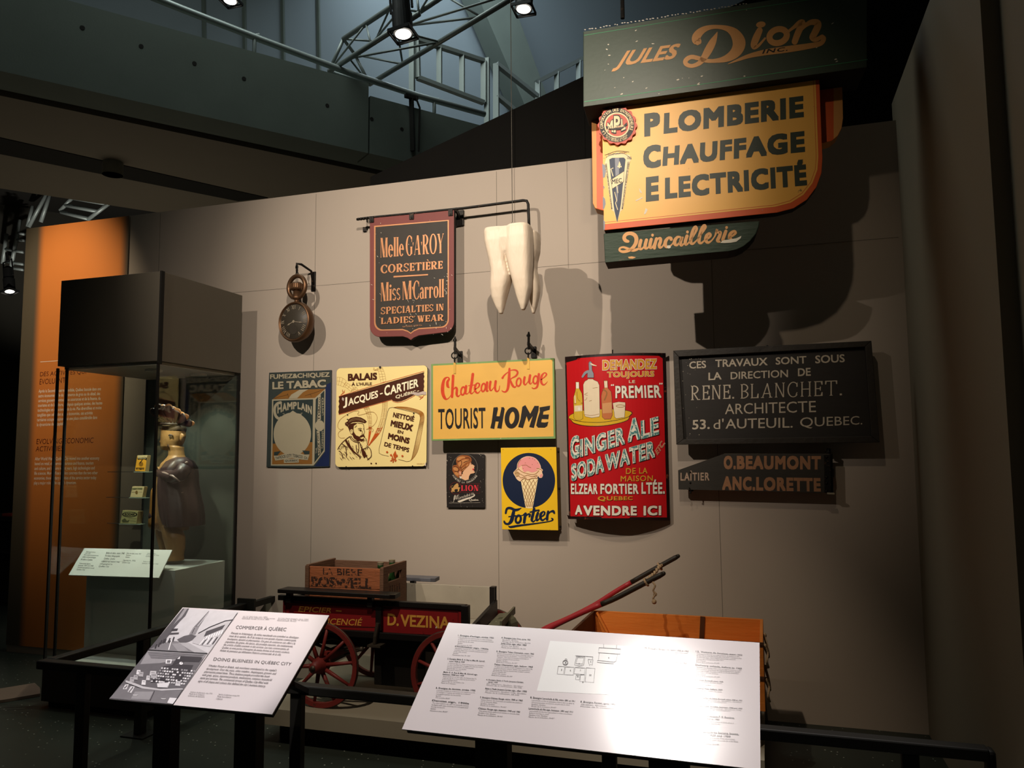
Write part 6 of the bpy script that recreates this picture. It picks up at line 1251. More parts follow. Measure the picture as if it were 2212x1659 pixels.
for i, (bx, tx, ty, wd, d) in enumerate(((268, 120, 152, 30, -0.045), (285, 172, 118, 40, -0.062), (308, 274, 118, 44, -0.07), (330, 362, 158, 42, -0.064), (352, 448, 214, 38, -0.05), (372, 510, 282, 30, -0.03), (290, 220, 122, 40, 0.03), (325, 320, 140, 42, 0.045), (355, 405, 190, 40, 0.04))):
    pts = []; rr = []
    a_, c_ = FP(bx, 285, d*0.8), FP(tx, ty, d)
    b = MB(); vs = []; fs = []; n = 12; ax = (c_-a_).normalized(); sd = ax.cross(Vector((0, 1, 0))).normalized()
    prof = [(0.0, 0.25), (0.3, 0.55), (0.6, 0.85), (0.85, 1.0), (0.95, 0.85), (1.0, 0.35)]
    for t_, wk in prof:
        c = a_+(c_-a_)*t_+Vector((0, -0.01*t_, 0))
        for k in range(n): th = 2*pi*k/n; vs.append(c+sd*cos(th)*wk*wd*KF+Vector((0, sin(th)*0.012*wk, 0)))
    for r in range(len(prof)-1):
        for k in range(n): fs.append((r*n+k, r*n+(k+1) % n, (r+1)*n+(k+1) % n, (r+1)*n+k))
    fs.append(tuple(range(n))[::-1]); fs.append(tuple((len(prof)-1)*n+k for k in range(n)))
    b.add(vs, fs, M_fea); q_ = [FP(0, 0)]; tip = c_-ax*0.012
    b.ball(tip, wd*KF*0.9, mat('feather_tip', '#a87040', 0.5, var=0.2, scale=30), 10, (1, 0.32, 0.72)); soft(b.build('feather', T, smooth=True))
# cloak over the near shoulder with folds, arm under it
def cloak_rows():
    rows = []
    for cx, cy, hw_, dp, dd in ((395, 600, 40, 0.045, -0.01), (390, 640, 92, 0.105, -0.005), (385, 700, 108, 0.145, 0), (378, 780, 116, 0.158, 0), (375, 860, 120, 0.160, 0), (385, 960, 130, 0.162, 0), (400, 1060, 140, 0.165, 0), (415, 1160, 138, 0.165, 0), (430, 1245, 124, 0.16, 0)): rows.append((cx, cy, hw_, dp, dd))
    return rows
b = MB(); vs = []; fs = []; n = 72; rw = cloak_rows()
for i, (cx, cy, hw_, dp, dd) in enumerate(rw):
    c = FP(cx, cy, dd)
    for k in range(n):
        t = 2*pi*k/n; fold = 1+0.035*min(1, i/4)*sin(9*t+i*0.25)+0.02*sin(5*t+1)
        lift = 0.05*min(1, max(0, (i-4)/4))*max(0, -cos(t))**1.5
        vs.append(c+Vector((cos(t)*hw_*KF*fold, sin(t)*dp*fold, lift)))
for i in range(len(rw)-1):
    for k in range(n): fs.append((i*n+k, i*n+(k+1) % n, (i+1)*n+(k+1) % n, (i+1)*n+k))
fs.append(tuple(range(n))[::-1])
b.add(vs, fs, M_cloak); b.tube([FP(440, 690, -0.13), FP(400, 760, -0.16), FP(330, 790, -0.16), FP(250, 770, -0.12), FP(200, 745, -0.08)], [0.05, 0.05, 0.045, 0.04, 0.034], M_cloak, 14)
o = b.build('cloak', T, smooth=True)
b = MB(); b.tube([FP(185, 735, -0.10), FP(240, 750, -0.165), FP(320, 780, -0.205), FP(385, 830, -0.20)], [0.006, 0.009, 0.009, 0.005], mat('cloak_edge', '#7a6a62', 0.4), 8)
for x, y in ((450, 655), (440, 725), (438, 745)): b.ball(FP(x, y, -0.14), 0.012, MATS['cloak_edge'], 6)
b.build('cloak_trim', T, smooth=True)
soft(rings([(235, 1290, 75, 0.135), (240, 1200, 80, 0.13), (240, 1100, 70, 0.12), (238, 960, 62, 0.115), (240, 850, 60, 0.11)], M_tunic).build('tunic', T, smooth=True))
soft(rings([(232, 1200, 68, 0.132), (232, 1150, 66, 0.126), (230, 1080, 60, 0.122)], M_cloak).build('sash', T, smooth=True))
# hand resting on the chest, five fingers
b = MB(); hc = FP(195, 752, -0.10)
b.ball(hc, 0.026, M_face, 8, (1.1, 0.6, 0.8))
for k in range(4): a0 = hc+Vector((-0.012, -0.006, 0.016-0.011*k)); b.tube([a0, a0+Vector((-0.02, 0.004, 0.004)), a0+Vector((-0.034-0.003*(k == 1), 0.018, 0.002))], [0.0065, 0.006, 0.0045], M_face, 8)
b.tube([hc+Vector((0.005, -0.01, 0.018)), hc+Vector((-0.004, -0.006, 0.034)), hc+Vector((-0.016, 0.0, 0.042))], [0.007, 0.0065, 0.005], M_face, 8)
b.build('hand', T, smooth=True)

# ================================================================== grocer's wagon
M_wr = mat('wagon_red', '#7a1a1c', 0.42, var=0.15, scale=8, chips='#2a1010', chip_amt=0.03, chip_scale=30); M_wk = mat('wagon_black', '#14110f', 0.42, var=0.2, scale=12); M_ww = mat('wagon_white', '#a09888', 0.6, var=0.2, scale=7, chips='#4a3c2e', chip_amt=0.05, chip_scale=14); M_wg = mat('wagon_gold', '#c48c3c', 0.45, var=0.06); M_wh = mat('wheel_red', '#702622', 0.5, var=0.25, scale=14, chips='#4a2a22', chip_amt=0.10, chip_scale=30); M_old = mat('old_iron', '#4c443a', 0.5, 0.6, var=0.2, scale=20); M_step = mat('step_olive', '#5b5a48', 0.55, var=0.2, scale=20, chips='#b0a890', chip_amt=0.05, chip_scale=30)
yw = 4.05; yfar = 4.545; PZ = 0.205
W = lambda x, y, d=0.0: at_y(x, y, yw+d)
T = thing('grocer_wagon', (-2.1, 4.3, PZ), 'old red and black delivery wagon with gold lettering on the platform', 'wagon')
zt_, zbm = 0.792, 0.615
xl, xr = -2.715, -1.575
MB().box((xl, yw, zbm), (xr, yw+0.018, zt_-0.018), M_wr).build('side_board', T, bevel=0.002)
b = MB(); b.bar((xl-0.03, yw+0.008, zt_-0.012), (xr+0.01, yw+0.008, zt_-0.012), 0.034, 0.03, M_wk); b.bar((xr+0.005, yw+0.005, zbm), (xr+0.005, yw+0.005, zt_), 0.04, 0.04, M_wk); b.bar((xl-0.02, yw+0.005, zbm-0.01), (xr+0.01, yw+0.005, zbm-0.01), 0.05, 0.035, M_wk); b.build('side_rail', T, bevel=0.003)
MB().box((xl, yfar, zbm), (xr+0.005, yfar+0.02, 0.81), M_ww).build('side_board', T, bevel=0.002)
b = MB(); b.bar((xr-0.01, yfar+0.008, 0.70), (xr-0.01, yfar+0.008, 0.812), 0.03, 0.045, M_wk); b.build('corner_post', T)
MB().box((xl, yw+0.018, zbm-0.02), (xr+0.004, yfar, zbm), M_ww).build('bed', T)
b = MB(); b.prism([Vector((xr, yw+0.02, zbm-0.02)), Vector((xr, yfar, zbm-0.02)), Vector((xr, yfar, 0.735)), Vector((xr, yw+0.02, 0.655))], (0.02, 0, 0), M_wk); b.build('front_board', T)
MB().box((xl, yw+0.018, zbm), (xl+0.02, yfar, zt_-0.02), M_wk).build('tail_board', T)
f = Face(plane_y(yw), NOUT, step=0.0008).view((560, 1160), 4.0963)
M_pan = mat('wagon_panel_line', '#2c0c0c', 0.5)
f.line([(235, 575), (1040, 620), (1040, 800), (235, 780)], 8, M_pan, 1, 'panel_border', False, True); f.line([(1080, 625), (1760, 665), (1760, 880), (1080, 845)], 8, M_pan, 1, 'panel_border', False, True)
for s, q, bo in (('EPICIER', [(345, 660), (637, 672), (650, 628), (360, 612)], 0.02), ('LICENCIÉ', [(565, 772), (902, 785), (918, 714), (580, 703)], 0.012), ('D.', [(1135, 782), (1235, 788), (1238, 682), (1138, 676)], 0.03), ('VEZINA', [(1252, 790), (1688, 815), (1688, 706), (1252, 684)], 0.03)): f.text(s, q, M_wg, 2, 'lettering', bo)
f.line([(680, 652), (730, 656)], 9, M_wg, 2, 'dash', False, cap=False); f.poly([(1560, 795), (1578, 790), (1565, 812)], M_chip, 3, 'paint_chip')
f.build(T)
# side seat rail on brackets, both sides
def wing(y, x0, x1, z, m, parent, near):
    b = MB(); b.prism([Vector((x0, y-0.05, z)), Vector((x1-0.02, y-0.05, z)), Vector((x1, y-0.02, z-0.004)), Vector((x1, y+0.05, z)), Vector((x0, y+0.05, z))], (0, 0, 0.022), m); b.build('side_ledge', parent, bevel=0.003)
    for x in (x0+0.05, x1-0.16): b = MB(); b.bar((x, y, z), (x, y, zt_-0.03 if near else 0.80), 0.03, 0.03, M_wk); b.build('ledge_bracket', parent)
zl = at_y(720, 1280, yw-0.03).z
xA, xB = at_y(610, 1270, yw-0.03).x, at_y(857, 1285, yw-0.03).x
wing(yw-0.03, xA, xB, zl-0.01, M_wk, T, True)
yq = yfar+0.05; zq = at_y(910, 1250, yq).z
wing(yq, at_y(800, 1250, yq).x, at_y(943, 1248, yq).x, zq-0.01, mat('ledge_lit_black', '#55565c', 0.45), T, False)  # far black ledge, coloured grey for the light on its top
xs_ = at_y(818, 1340, yw-0.02).x
b = MB(); b.bar((xs_, yw-0.014, zt_-0.03), (xs_, yw-0.014, zbm+0.02), 0.035, 0.022, M_wk); b.tube([Vector((xs_, yw-0.03, zbm+0.06)), Vector((xs_-0.012, yw-0.035, zbm-0.01)), Vector((xs_-0.018, yw-0.03, zbm-0.05))], 0.012, M_old, 8); b.box((xs_-0.05, yw-0.06, zbm-0.066), (xs_+0.03, yw+0.01, zbm-0.055), M_old); b.build('stake_iron', T)
# chassis
b = MB(); b.bar((xl+0.05, 4.16, 0.54), (xr-0.05, 4.16, 0.54), 0.05, 0.06, M_wk); b.bar((xl+0.05, 4.46, 0.54), (xr-0.05, 4.46, 0.54), 0.05, 0.06, M_wk)
for x in (-2.38, -1.95, -1.62): b.bar((x, 4.16, 0.54), (x, 4.46, 0.54), 0.05, 0.05, M_wk)
b.build('chassis', T)
b = MB(); b.box((-2.17, 4.15, 0.30), (-1.85, 4.52, 0.52), M_wk); b.build('under_box', T, bevel=0.004)
RW, zh = 0.232, PZ+0.232
for x in (-2.41, -1.62):
    b = MB(); b.tube([Vector((x, 3.93, zh)), Vector((x, 4.66, zh))], 0.018, M_old, 10); b.bar((x, 4.02, zh+0.035), (x, 4.60, zh+0.035), 0.05, 0.045, M_wh); b.build('axle', T)
    for y in (4.1, 4.5):
        b = MB()
        for k in range(2): b.tube([Vector((x-0.14, y, zh+0.085)), Vector((x, y, zh+0.085+(0.035 if k else -0.035))), Vector((x+0.14, y, zh+0.085))], 0.009, M_old, 6)
        b.build('leaf_spring', T, smooth=True)
b = MB(); b.tube([at_y(745, 1405, 4.1), at_y(781, 1401, 4.05)], 0.008, M_old, 6); b.tube([at_y(745, 1415, 4.1), at_y(781, 1403, 4.05)], 0.008, M_old, 6); b.ball(at_y(781, 1402, 4.05), 0.014, M_old, 6); b.build('stay_rod', T)
def wheel(x, y, ang):
    c = Vector((x, y, zh)); g = bpy.data.objects
    b = MB(); n = 48
    vs = []; fs = []
    for k in range(n):
        t = 2*pi*k/n
        for r, dy in ((RW, -0.014), (RW, 0.014), (RW-0.028, 0.012), (RW-0.028, -0.012)): vs.append(c+Vector((cos(t)*r, dy, sin(t)*r)))
    for k in range(n):
        a = 4*k; e = 4*((k+1) % n)
        for j in range(4): fs.append((a+j, a+(j+1) % 4, e+(j+1) % 4, e+j))
    b.add(vs, fs, M_wh); wl = b.build('wheel', T, bevel=0.002)
    b = MB(); b.ring(c, (0, 1, 0), RW+0.0005, 0.004, M_old, 48, 6); b.build('tyre', wl, smooth=True)
    b = MB(); b.lathe(c+Vector((0, -0.085, 0)), (0, 1, 0), [(0.014, 0), (0.03, 0.008), (0.033, 0.04), (0.045, 0.06), (0.05, 0.085), (0.045, 0.115), (0.032, 0.14)], M_wh, 20); b.lathe(c+Vector((0, -0.092, 0)), (0, 1, 0), [(0, 0), (0.015, 0.003), (0.018, 0.016)], M_old, 12); b.build('hub', wl, smooth=True)
    for k in range(10):
        t = ang+2*pi*k/10; d = Vector((cos(t), 0, sin(t)))
        MB().tube([c+d*0.04+Vector((0, -0.012, 0)), c+d*0.12+Vector((0, -0.006, 0)), c+d*(RW-0.02)], [0.013, 0.0105, 0.0085], M_wh, 8).build('spoke', wl, smooth=True)
wheel(-2.41, 3.975, 0.13); wheel(-1.62, 3.975, 0.3); wheel(-2.41, 4.615, 0.2); wheel(-1.62, 4.615, 0.05)
# footboard, front step
b = MB(); q = [at_y(1052, 1352, 4.12), at_y(1078, 1325, 4.46), at_y(1107, 1322, 4.46), at_y(1082, 1350, 4.12)]
b.prism(q, (0, 0, -0.015), M_step); b.bar(q[3]+Vector((0, 0, 0.0)), q[2]+Vector((0.012, 0, 0.012)), 0.012, 0.04, M_step); b.bar((q[0]+q[1])/2-Vector((0, 0, 0.015)), Vector((xr-0.02, 4.29, 0.54)), 0.05, 0.03, M_wk); b.build('footboard', T)
b = MB(); p0 = at_y(1090, 1345, 4.3); b.lathe(p0-Vector((0, 0, 0.02)), (0.2, 1, 0), [(0.0, -0.02), (0.055, -0.018), (0.06, 0.05), (0.0, 0.052)], M_step, 16); b.bar(p0, Vector((xr-0.05, 4.3, 0.54)), 0.03, 0.03, M_wk); b.build('turning_plate', T, smooth=False)
# shafts
M_sr = mat('shaft_red', '#96222a', 0.45, var=0.2, scale=10, chips='#5a3a34', chip_amt=0.07, chip_scale=20); M_sb = mat('shaft_black', '#241f19', 0.5, var=0.3, scale=16, chips='#5a5040', chip_amt=0.06, chip_scale=24)
def shaft(pts, yy, cut, r):
    P_ = [at_y(1050+x/4.9156, 1190+y/4.9156, yy) for x, y in pts]; Q = smooth_path([tuple(p) for p in P_], 4); k = int(len(Q)*cut)
    b = MB(); b.tube(Q[:k+1], r, M_sr, 12); b.tube(Q[k:], [r]*(len(Q)-k-1)+[r*0.8], M_sb, 12); b.ball(Q[-1], r*0.8, M_sb, 8)
    b.tube([Q[0], Vector((xr-0.02, 4.2 if yy < 4.3 else 4.45, zh+0.05))], r*0.9, M_sr, 10)
    return b.build('shaft', T, smooth=True)
shaft([(560, 870), (640, 815), (880, 710), (1140, 580), (1370, 435), (1600, 300), (1840, 165), (2040, 55)], 4.52, 0.66, 0.0135)
shaft([(600, 885), (690, 815), (920, 700), (1170, 590), (1380, 500), (1640, 365), (1885, 240)], 4.24, 0.55, 0.0145)
M_rope = mat('rope_hemp', '#a38a6c', 0.85, var=0.3, scale=60, bump=0.6, bscale=160)
SP = lambda x, y, yy: at_y(1050+x/4.9156, 1190+y/4.9156, yy)
b = MB(); pts = [SP(1860, 150, 4.5), SP(1830, 180, 4.47), SP(1790, 235, 4.40), SP(1740, 280, 4.34), SP(1700, 330, 4.24)]
Q = smooth_path([tuple(p) for p in pts], 8); b.tube([Vector(p)+Vector((0.004*sin(i*1.6), 0, 0.004*cos(i*1.6))) for i, p in enumerate(Q)], 0.008, M_rope, 8)
for x, y, yy in ((1845, 165, 4.51), (1700, 332, 4.23)): b.ring(SP(x, y, yy), (0.85, 0, 0.5), 0.019, 0.006, M_rope, 18, 8)
b.build('rope', T, smooth=True)
b = MB(); pts = [SP(1770, 330, 4.22), SP(1795, 370, 4.21), SP(1775, 420, 4.21), SP(1800, 460, 4.21), SP(1775, 500, 4.21), SP(1785, 540, 4.21)]; Q = smooth_path([tuple(p) for p in pts], 6); b.tube(Q, 0.005, M_rope, 7); b.ball(Q[-1], 0.013, M_rope, 7); b.ring(SP(1795, 460, 4.21), (0, 1, 0), 0.008, 0.003, M_rope, 14, 6); b.build('rope_tail', T, smooth=True)

# ------------------------------------------------------------------ beer crate with bottles on the wagon
yc = 4.13; xcl, xcr = at_y(662, 1225, yc).x, at_y(829, 1232, yc).x; ycb = 4.43; zc = 0.955; z0 = zbm+0.002
M_cr = mat('crate_wood', '#8a5030', 0.7, var=0.25, scale=6, bump=0.4, bscale=22, stretch=(1, 1, 5), chips='#4a2a18', chip_amt=0.05, chip_scale=12); M_cr2 = mat('crate_wood_grey', '#5e4230', 0.75, var=0.25, scale=8, bump=0.4, bscale=24, stretch=(1, 1, 4)); M_stn = mat('crate_stencil', '#2c1a12', 0.8, var=0.2, chips='#8a5030', chip_amt=0.20, chip_scale=55)
T = thing('beer_crate', ((xcl+xcr)/2, (yc+ycb)/2, z0), 'worn wooden bottle crate with faded stencil letters standing on the wagon', 'crate')
hm = (z0+zc)/2
for a_, c_ in ((z0, hm-0.06), (hm-0.058, hm+0.05), (hm+0.052, zc)):
    MB().box((xcl+0.02, yc, a_), (xcr-0.02, yc+0.013, c_), M_cr).build('front_board', T, bevel=0.003)
    MB().box((xcl+0.02, ycb-0.013, a_), (xcr-0.02, ycb, c_), M_cr2).build('back_board', T, bevel=0.003)
for x0, x1 in ((xcl, xcl+0.02), (xcr-0.02, xcr)):
    ym = (yc+ycb)/2; zh0, zh1 = zc-0.085, zc-0.035
    for lo, hi in (((x0, yc-0.004, z0), (x1, ycb+0.004, zh0)), ((x0, yc-0.004, zh1), (x1, ycb+0.004, zc+0.01)), ((x0, yc-0.004, zh0), (x1, ym-0.09, zh1)), ((x0, ym+0.09, zh0), (x1, ycb+0.004, zh1))):
        MB().box(lo, hi, M_cr2).build('end_board', T, bevel=0.002)
    MB().box((x0-0.002 if x0 == xcl else x0, yc-0.012, z0), (x1+0.004, yc-0.004, zc+0.005), M_cr2).build('corner_batten', T, bevel=0.002)
MB().box((xcl+0.02, yc+0.013, z0), (xcr-0.02, ycb-0.013, z0+0.012), M_cr2).build('floor_board', T)
f = Face(plane_y(yc), NOUT, step=0.0009).view((640, 1190), 6.9125)
for s, q, bo in (('LA', [(400, 350), (545, 358), (545, 262), (400, 255)], 0.02), ('BIERE', [(610, 360), (985, 375), (985, 275), (610, 262)], 0.02), ('BOSWELL', [(225, 530), (1140, 575), (1140, 412), (225, 380)], 0.05)): f.text(s, q, M_stn, 1, 'stencil', bo)
f.build(T)
f = Face(lambda px, py: at_x(px, py, xcr+0.0005), Vector((1, 0, 0)), step=0.001).view((640, 1190), 6.9125)
for x in (1400, 1435, 1470, 1505, 1540): f.line([(x, 480+(1540-x)*0.3), (x, 640)], 10, M_stn, 1, 'stencil', False, cap=False)
f.build(T)
M_bot = mat('bottle_green', '#1e3a1c', 0.12, var=0.1); M_blab = mat('bottle_label', '#a8a084', 0.6)
def bottle(x, y, label):
    c = Vector((x, y, z0+0.013)); T = thing('beer_bottle', c, label, 'bottle', 'bottles in the wooden crate')
    MB().lathe(c, (0, 0, 1), [(0.032, 0), (0.036, 0.006), (0.036, 0.19), (0.032, 0.215), (0.016, 0.26), (0.015, 0.315), (0.018, 0.318), (0.018, 0.334), (0.012, 0.337)], M_bot, 20).build('glass', T, smooth=True)
    MB().lathe(c+Vector((0, 0, 0.04)), (0, 0, 1), [(0.0365, 0), (0.0366, 0.001), (0.0366, 0.095), (0.0365, 0.096)], M_blab, 20).build('label_paper', T, smooth=True)
    MB().lathe(c+Vector((0, 0, 0.333)), (0, 0, 1), [(0.019, 0), (0.019, 0.014), (0.0, 0.016)], mat('bottle_cap', '#8a8068', 0.4, 0.6), 16).build('cap', T)
    return T
Lb = ['green bottle with pale label behind the hand slot at the right end of the crate', 'green bottle against the back board of the crate, near the right corner']
p = at_y(818, 1220, 4.30); bottle(xcr-0.075, 4.235, Lb[0]); bottle(xcr-0.062, 4.36, Lb[1])

# ------------------------------------------------------------------ banana boxes with rope handles
M_ban = mat('banana_wood', '#cc7830', 0.55, var=0.22, scale=4, bump=0.25, bscale=16, stretch=(0.4, 1, 4), chips='#6b3413', chip_amt=0.03, chip_scale=9); M_bdk = mat('banana_dark', '#4a2c16', 0.7, var=0.2)
yb0, yb1 = 4.0, 4.575; bx0, bx1 = -0.978, -0.034
def box_crate(z0_, z1_, label, inside):
    T = thing('banana_box', ((bx0+bx1)/2, (yb0+yb1)/2, z0_), label, 'box', 'long wooden fruit boxes')
    MB().box((bx0, yb1-0.016, z0_), (bx1, yb1, z1_), M_ban).build('side_board', T, bevel=0.002)
    MB().box((bx0, yb0, z0_), (bx1, yb0+0.016, z1_), M_ban).build('side_board', T, bevel=0.002)
    for x in (bx0, bx1-0.016): MB().box((x, yb0+0.016, z0_), (x+0.016, yb1-0.016, z1_), M_bdk if x == bx0 else M_ban).build('end_board', T, bevel=0.002)
    MB().box((bx0+0.016, yb0+0.016, z0_), (bx1-0.016, yb1-0.016, z0_+0.014), M_ban).build('floor_board', T)
    m_ = M_bdk
    for q in (((bx0+0.03, yb1-0.022, z1_-0.005), (bx0+0.10, yb1-0.022, z0_+0.02), 0.03, 0.012, M_ban), ((bx1-0.32, yb1-0.02, z1_), (bx1-0.33, yb1-0.02, z0_+0.02), 0.025, 0.01, m_), ((bx0-0.003, yb0-0.003, z1_-0.002), (bx1, yb0-0.003, z1_-0.002), 0.012, 0.012, m_)): MB().bar(*q).build('cleat', T)
    b = MB()
    for s in (-1, 1):
        pass
    ym = (yb0+yb1)/2-0.12; pts = [(bx1+0.004, ym-0.09, z1_-0.03), (bx1+0.018, ym-0.05, z1_-0.075), (bx1+0.022, ym, z1_-0.10), (bx1+0.018, ym+0.06, z1_-0.07), (bx1+0.004, ym+0.1, z1_-0.02)]
    b.tube(smooth_path(pts, 5), 0.007, M_rope, 8)
    for p in (pts[0], pts[-1]): b.ball(p, 0.013, M_rope, 7)
    pts = [(bx1+0.006, yb0+0.02, z1_-0.01), (bx1+0.02, yb0+0.03, z1_-0.05), (bx1+0.014, yb0+0.01, z1_-0.085), (bx1+0.02, yb0+0.04, z1_-0.12)]; b.tube(smooth_path(pts, 5), 0.006, M_rope, 8)
    b.build('rope_handle', T, smooth=True)
    return T
zb2 = 0.70
box_crate(zb2-0.155, zb2, 'long orange wooden fruit box with rope handles, the upper of two behind the caption panel', True)
box_crate(zb2-0.315, zb2-0.158, 'long wooden fruit box with rope handle, the lower of two behind the caption panel', False)
T = MB(); T.box((-0.90, 4.05, PZ+0.0015), (-0.06, 4.54, zb2-0.317), M_plat); tag(T.build('box_plinth', bevel=0.002), 'low grey plinth on the platform under the two long fruit boxes', 'plinth')

# ================================================================== barrier rail
RZ, RY = 0.585, 3.165
RX0, RX1 = -3.52, 0.70
T = thing('barrier_rail', (-1.4, RY, 0), 'low black barrier rail running in front of the platform to the right wall', 'barrier')
b = MB(); b.tube(smooth_path([(RX0, RY, RZ-0.02), (-2, RY, RZ-0.02), (RX1-0.05, RY, RZ-0.02), (RX1-0.01, RY, RZ-0.03), (RX1+0.01, RY, RZ-0.06), (RX1+0.01, RY, RZ-0.10)], 4), 0.001, M_rail, 4) if False else None
b.box((RX0-0.02, RY-0.03, RZ-0.042), (RX1, RY+0.03, RZ), M_rail); b.build('handrail', T, bevel=0.006)
MB().bar((RX1+0.005, RY, RZ-0.003), (RX1+0.005, RY, RZ-0.10), 0.03, 0.06, M_rail).build('end_cap', T, bevel=0.012)
MB().box((RX0-0.02, RY+0.03, RZ-0.042), (RX0+0.04, 4.76, RZ), M_rail).build('return_rail', T, bevel=0.006)
MB().box((RX0-0.04, 4.755, RZ-0.08), (RX0+0.10, 4.775, RZ+0.03), M_rail).build('end_plate', T)
MB().box((RX0-0.01, 4.775, RZ-0.05), (RX0+0.03, YW-0.001, RZ-0.01), M_rail).build('wall_arm', T)
for x in (-3.26, -2.035, -0.62, 0.455):
    MB().box((x-0.028, RY-0.02, 0.008), (x+0.028, RY+0.02, RZ-0.042), M_rail).build('post', T, bevel=0.004)
    MB().box((x-0.07, RY-0.06, 0), (x+0.07, RY+0.06, 0.008), M_rail).build('foot_plate', T)
MB().box((RX0-0.015, 3.80, 0.008), (RX0+0.035, 3.85, RZ-0.042), M_rail).build('post', T, bevel=0.004)
MB().box((RX0-0.07, 3.76, 0), (RX0+0.09, 3.90, 0.008), M_rail).build('foot_plate', T)

# ================================================================== reading panels
M_pan2 = mat('panel_white', '#d3cacc', 0.17, var=0.01, spec=0.8); M_pw = mat('panel_map_white', '#e6e5e4', 0.17, var=0.0, spec=0.8); M_pt = mat('panel_print', '#6a6566', 0.17, var=0.0, spec=0.8); M_ph = mat('panel_print_dark', '#3e3a3b', 0.17, var=0.0, spec=0.8); M_pk2 = mat('panel_back', '#1a1714', 0.6)
def fit_panel(x0, z0_, w_, l_, t_, rz, sc_):
    ex = Vector((cos(rz), sin(rz), 0)); nn = Vector((sin(rz), -cos(rz), 0)); ed = nn*cos(t_)+Vector((0, 0, -sin(t_)))
    P0 = Vector((x0, 2.5, z0_)); P0 = CAM+(P0-CAM)*sc_
    return P0, ex*w_*sc_, ed*l_*sc_
def panel(name, prm, label, legs):
    P0, ex, ed = fit_panel(*prm); n_ = ed.cross(ex).normalized(); n_ = n_ if n_.z > 0 else -n_
    T = thing(name, Vector((P0.x+ex.x/2, P0.y+ed.y*0.5, 0)), label, 'information panel')
    MB().prism([P0, P0+ex, P0+ex+ed, P0+ed], -n_*0.004, M_pan2).build('panel_face', T)
    q0 = P0-n_*0.005; MB().prism([q0+ex*0.01+ed*0.015, q0+ex*0.99+ed*0.015, q0+ex*0.99+ed*0.985, q0+ex*0.01+ed*0.985], -n_*0.022, M_pk2).build('backing', T)
    for u, wd in legs:
        c = P0+ex*u+ed*0.45-n_*0.03
        MB().box((c.x-wd/2, c.y-0.03, 0.01), (c.x+wd/2, c.y+0.03, c.z+0.01), M_pk2).build('leg', T, bevel=0.003)
        MB().box((c.x-wd/2-0.05, c.y-0.12, 0), (c.x+wd/2+0.05, c.y+0.12, 0.01), M_pk2).build('foot_plate', T)
        MB().bar(Vector((c.x, c.y, c.z-0.03)), Vector((c.x, RY-0.03, RZ-0.02)), 0.05, 0.02, M_pk2).build('arm', T)
    return T, Face(lambda px, py: at_plane(px, py, P0, n_), n_, step=0.0004), (P0, ex, ed, n_)
SCP = 2.9/2.5
T, f, _ = panel('information_panel', (-2.1143083, 1.03710133, 0.61833783, 0.42032694, 0.59029805, 0.02957316, SCP), 'slanted white information panel with two old photographs on its left side', ((0.10, 0.085), (0.645, 0.10)))
f.view((230, 1300), 4.5143)
g = lambda v: mat('photo_grey_%d' % v, (v/255.0)**2.2*0 + 0 if False else '#%02x%02x%02x' % (v, max(0, v-4), v), 0.32, var=0.12, scale=30)
# upper photograph: street with a church spire
f.poly([(745, 66), (1295, 96), (985, 505), (408, 470)], g(196), 1, 'photograph')
f.poly([(745, 66), (808, 66), (770, 140), (720, 190), (660, 260), (610, 330), (540, 410), (408, 470)], g(92), 2, 'photograph')
f.poly([(760, 70), (790, 70), (735, 150), (690, 190), (650, 230)], g(150), 3, 'photograph'); f.poly([(640, 265), (700, 262), (690, 285), (630, 290)], g(70), 3, 'photograph'); f.poly([(610, 305), (710, 300), (705, 318), (600, 325)], g(84), 3, 'photograph')
f.poly([(408, 470), (540, 410), (640, 380), (720, 390), (800, 400), (985, 505)], g(128), 2, 'photograph'); f.poly([(700, 400), (790, 395), (985, 500), (860, 498)], g(172), 3, 'photograph'); f.poly([(640, 410), (720, 405), (800, 480), (700, 488)], g(150), 3, 'photograph')
f.poly([(997, 92), (1003, 92), (905, 245), (855, 245)], g(118), 3, 'photograph'); f.poly([(990, 110), (998, 112), (895, 240), (885, 240)], g(178), 3.4, 'photograph'); f.poly([(850, 248), (905, 245), (868, 320), (805, 320)], g(140), 3, 'photograph'); f.line([(860, 260), (835, 310)], 6, g(70), 3.4, 'photograph')
f.poly([(690, 370), (760, 335), (830, 320), (880, 335), (840, 375), (780, 400), (720, 400)], g(96), 4, 'photograph')
f.poly([(840, 375), (900, 300), (1000, 260), (1160, 180), (1250, 168), (1010, 440), (940, 430), (840, 405)], g(186), 3.6, 'photograph'); f.poly([(975, 290), (1160, 225), (1130, 270), (950, 345)], g(84), 4.2, 'photograph'); f.line([(900, 310), (1010, 250), (1160, 190), (1230, 180)], 9, g(60), 4.6, 'photograph', False)
for k in range(7): f.line([(985+k*25, 335-k*9), (968+k*25, 372-k*9)], 9, g(232), 4.6, 'photograph', False, cap=False)
for k in range(6): f.line([(955+k*26, 365-k*4), (905+k*26, 425-k*2)], 9, g(74 if k % 2 else 224), 4.4, 'photograph', False, cap=False)
for x, y in ((500, 440), (520, 415), (545, 405), (562, 400), (600, 395), (470, 455), (640, 385)): f.poly([(x, y), (x+16, y-40), (x+28, y-38), (x+14, y+4)], g(62), 4, 'photograph')
f.line([(608, 470), (628, 400), (640, 380)], 9, g(230), 4.5, 'photograph', False); f.poly(ell(615, 390, 16, 12, 12), g(70), 4.4, 'photograph')
f.line([(408, 472), (985, 508)], 7, g(40), 5, 'photograph', False)
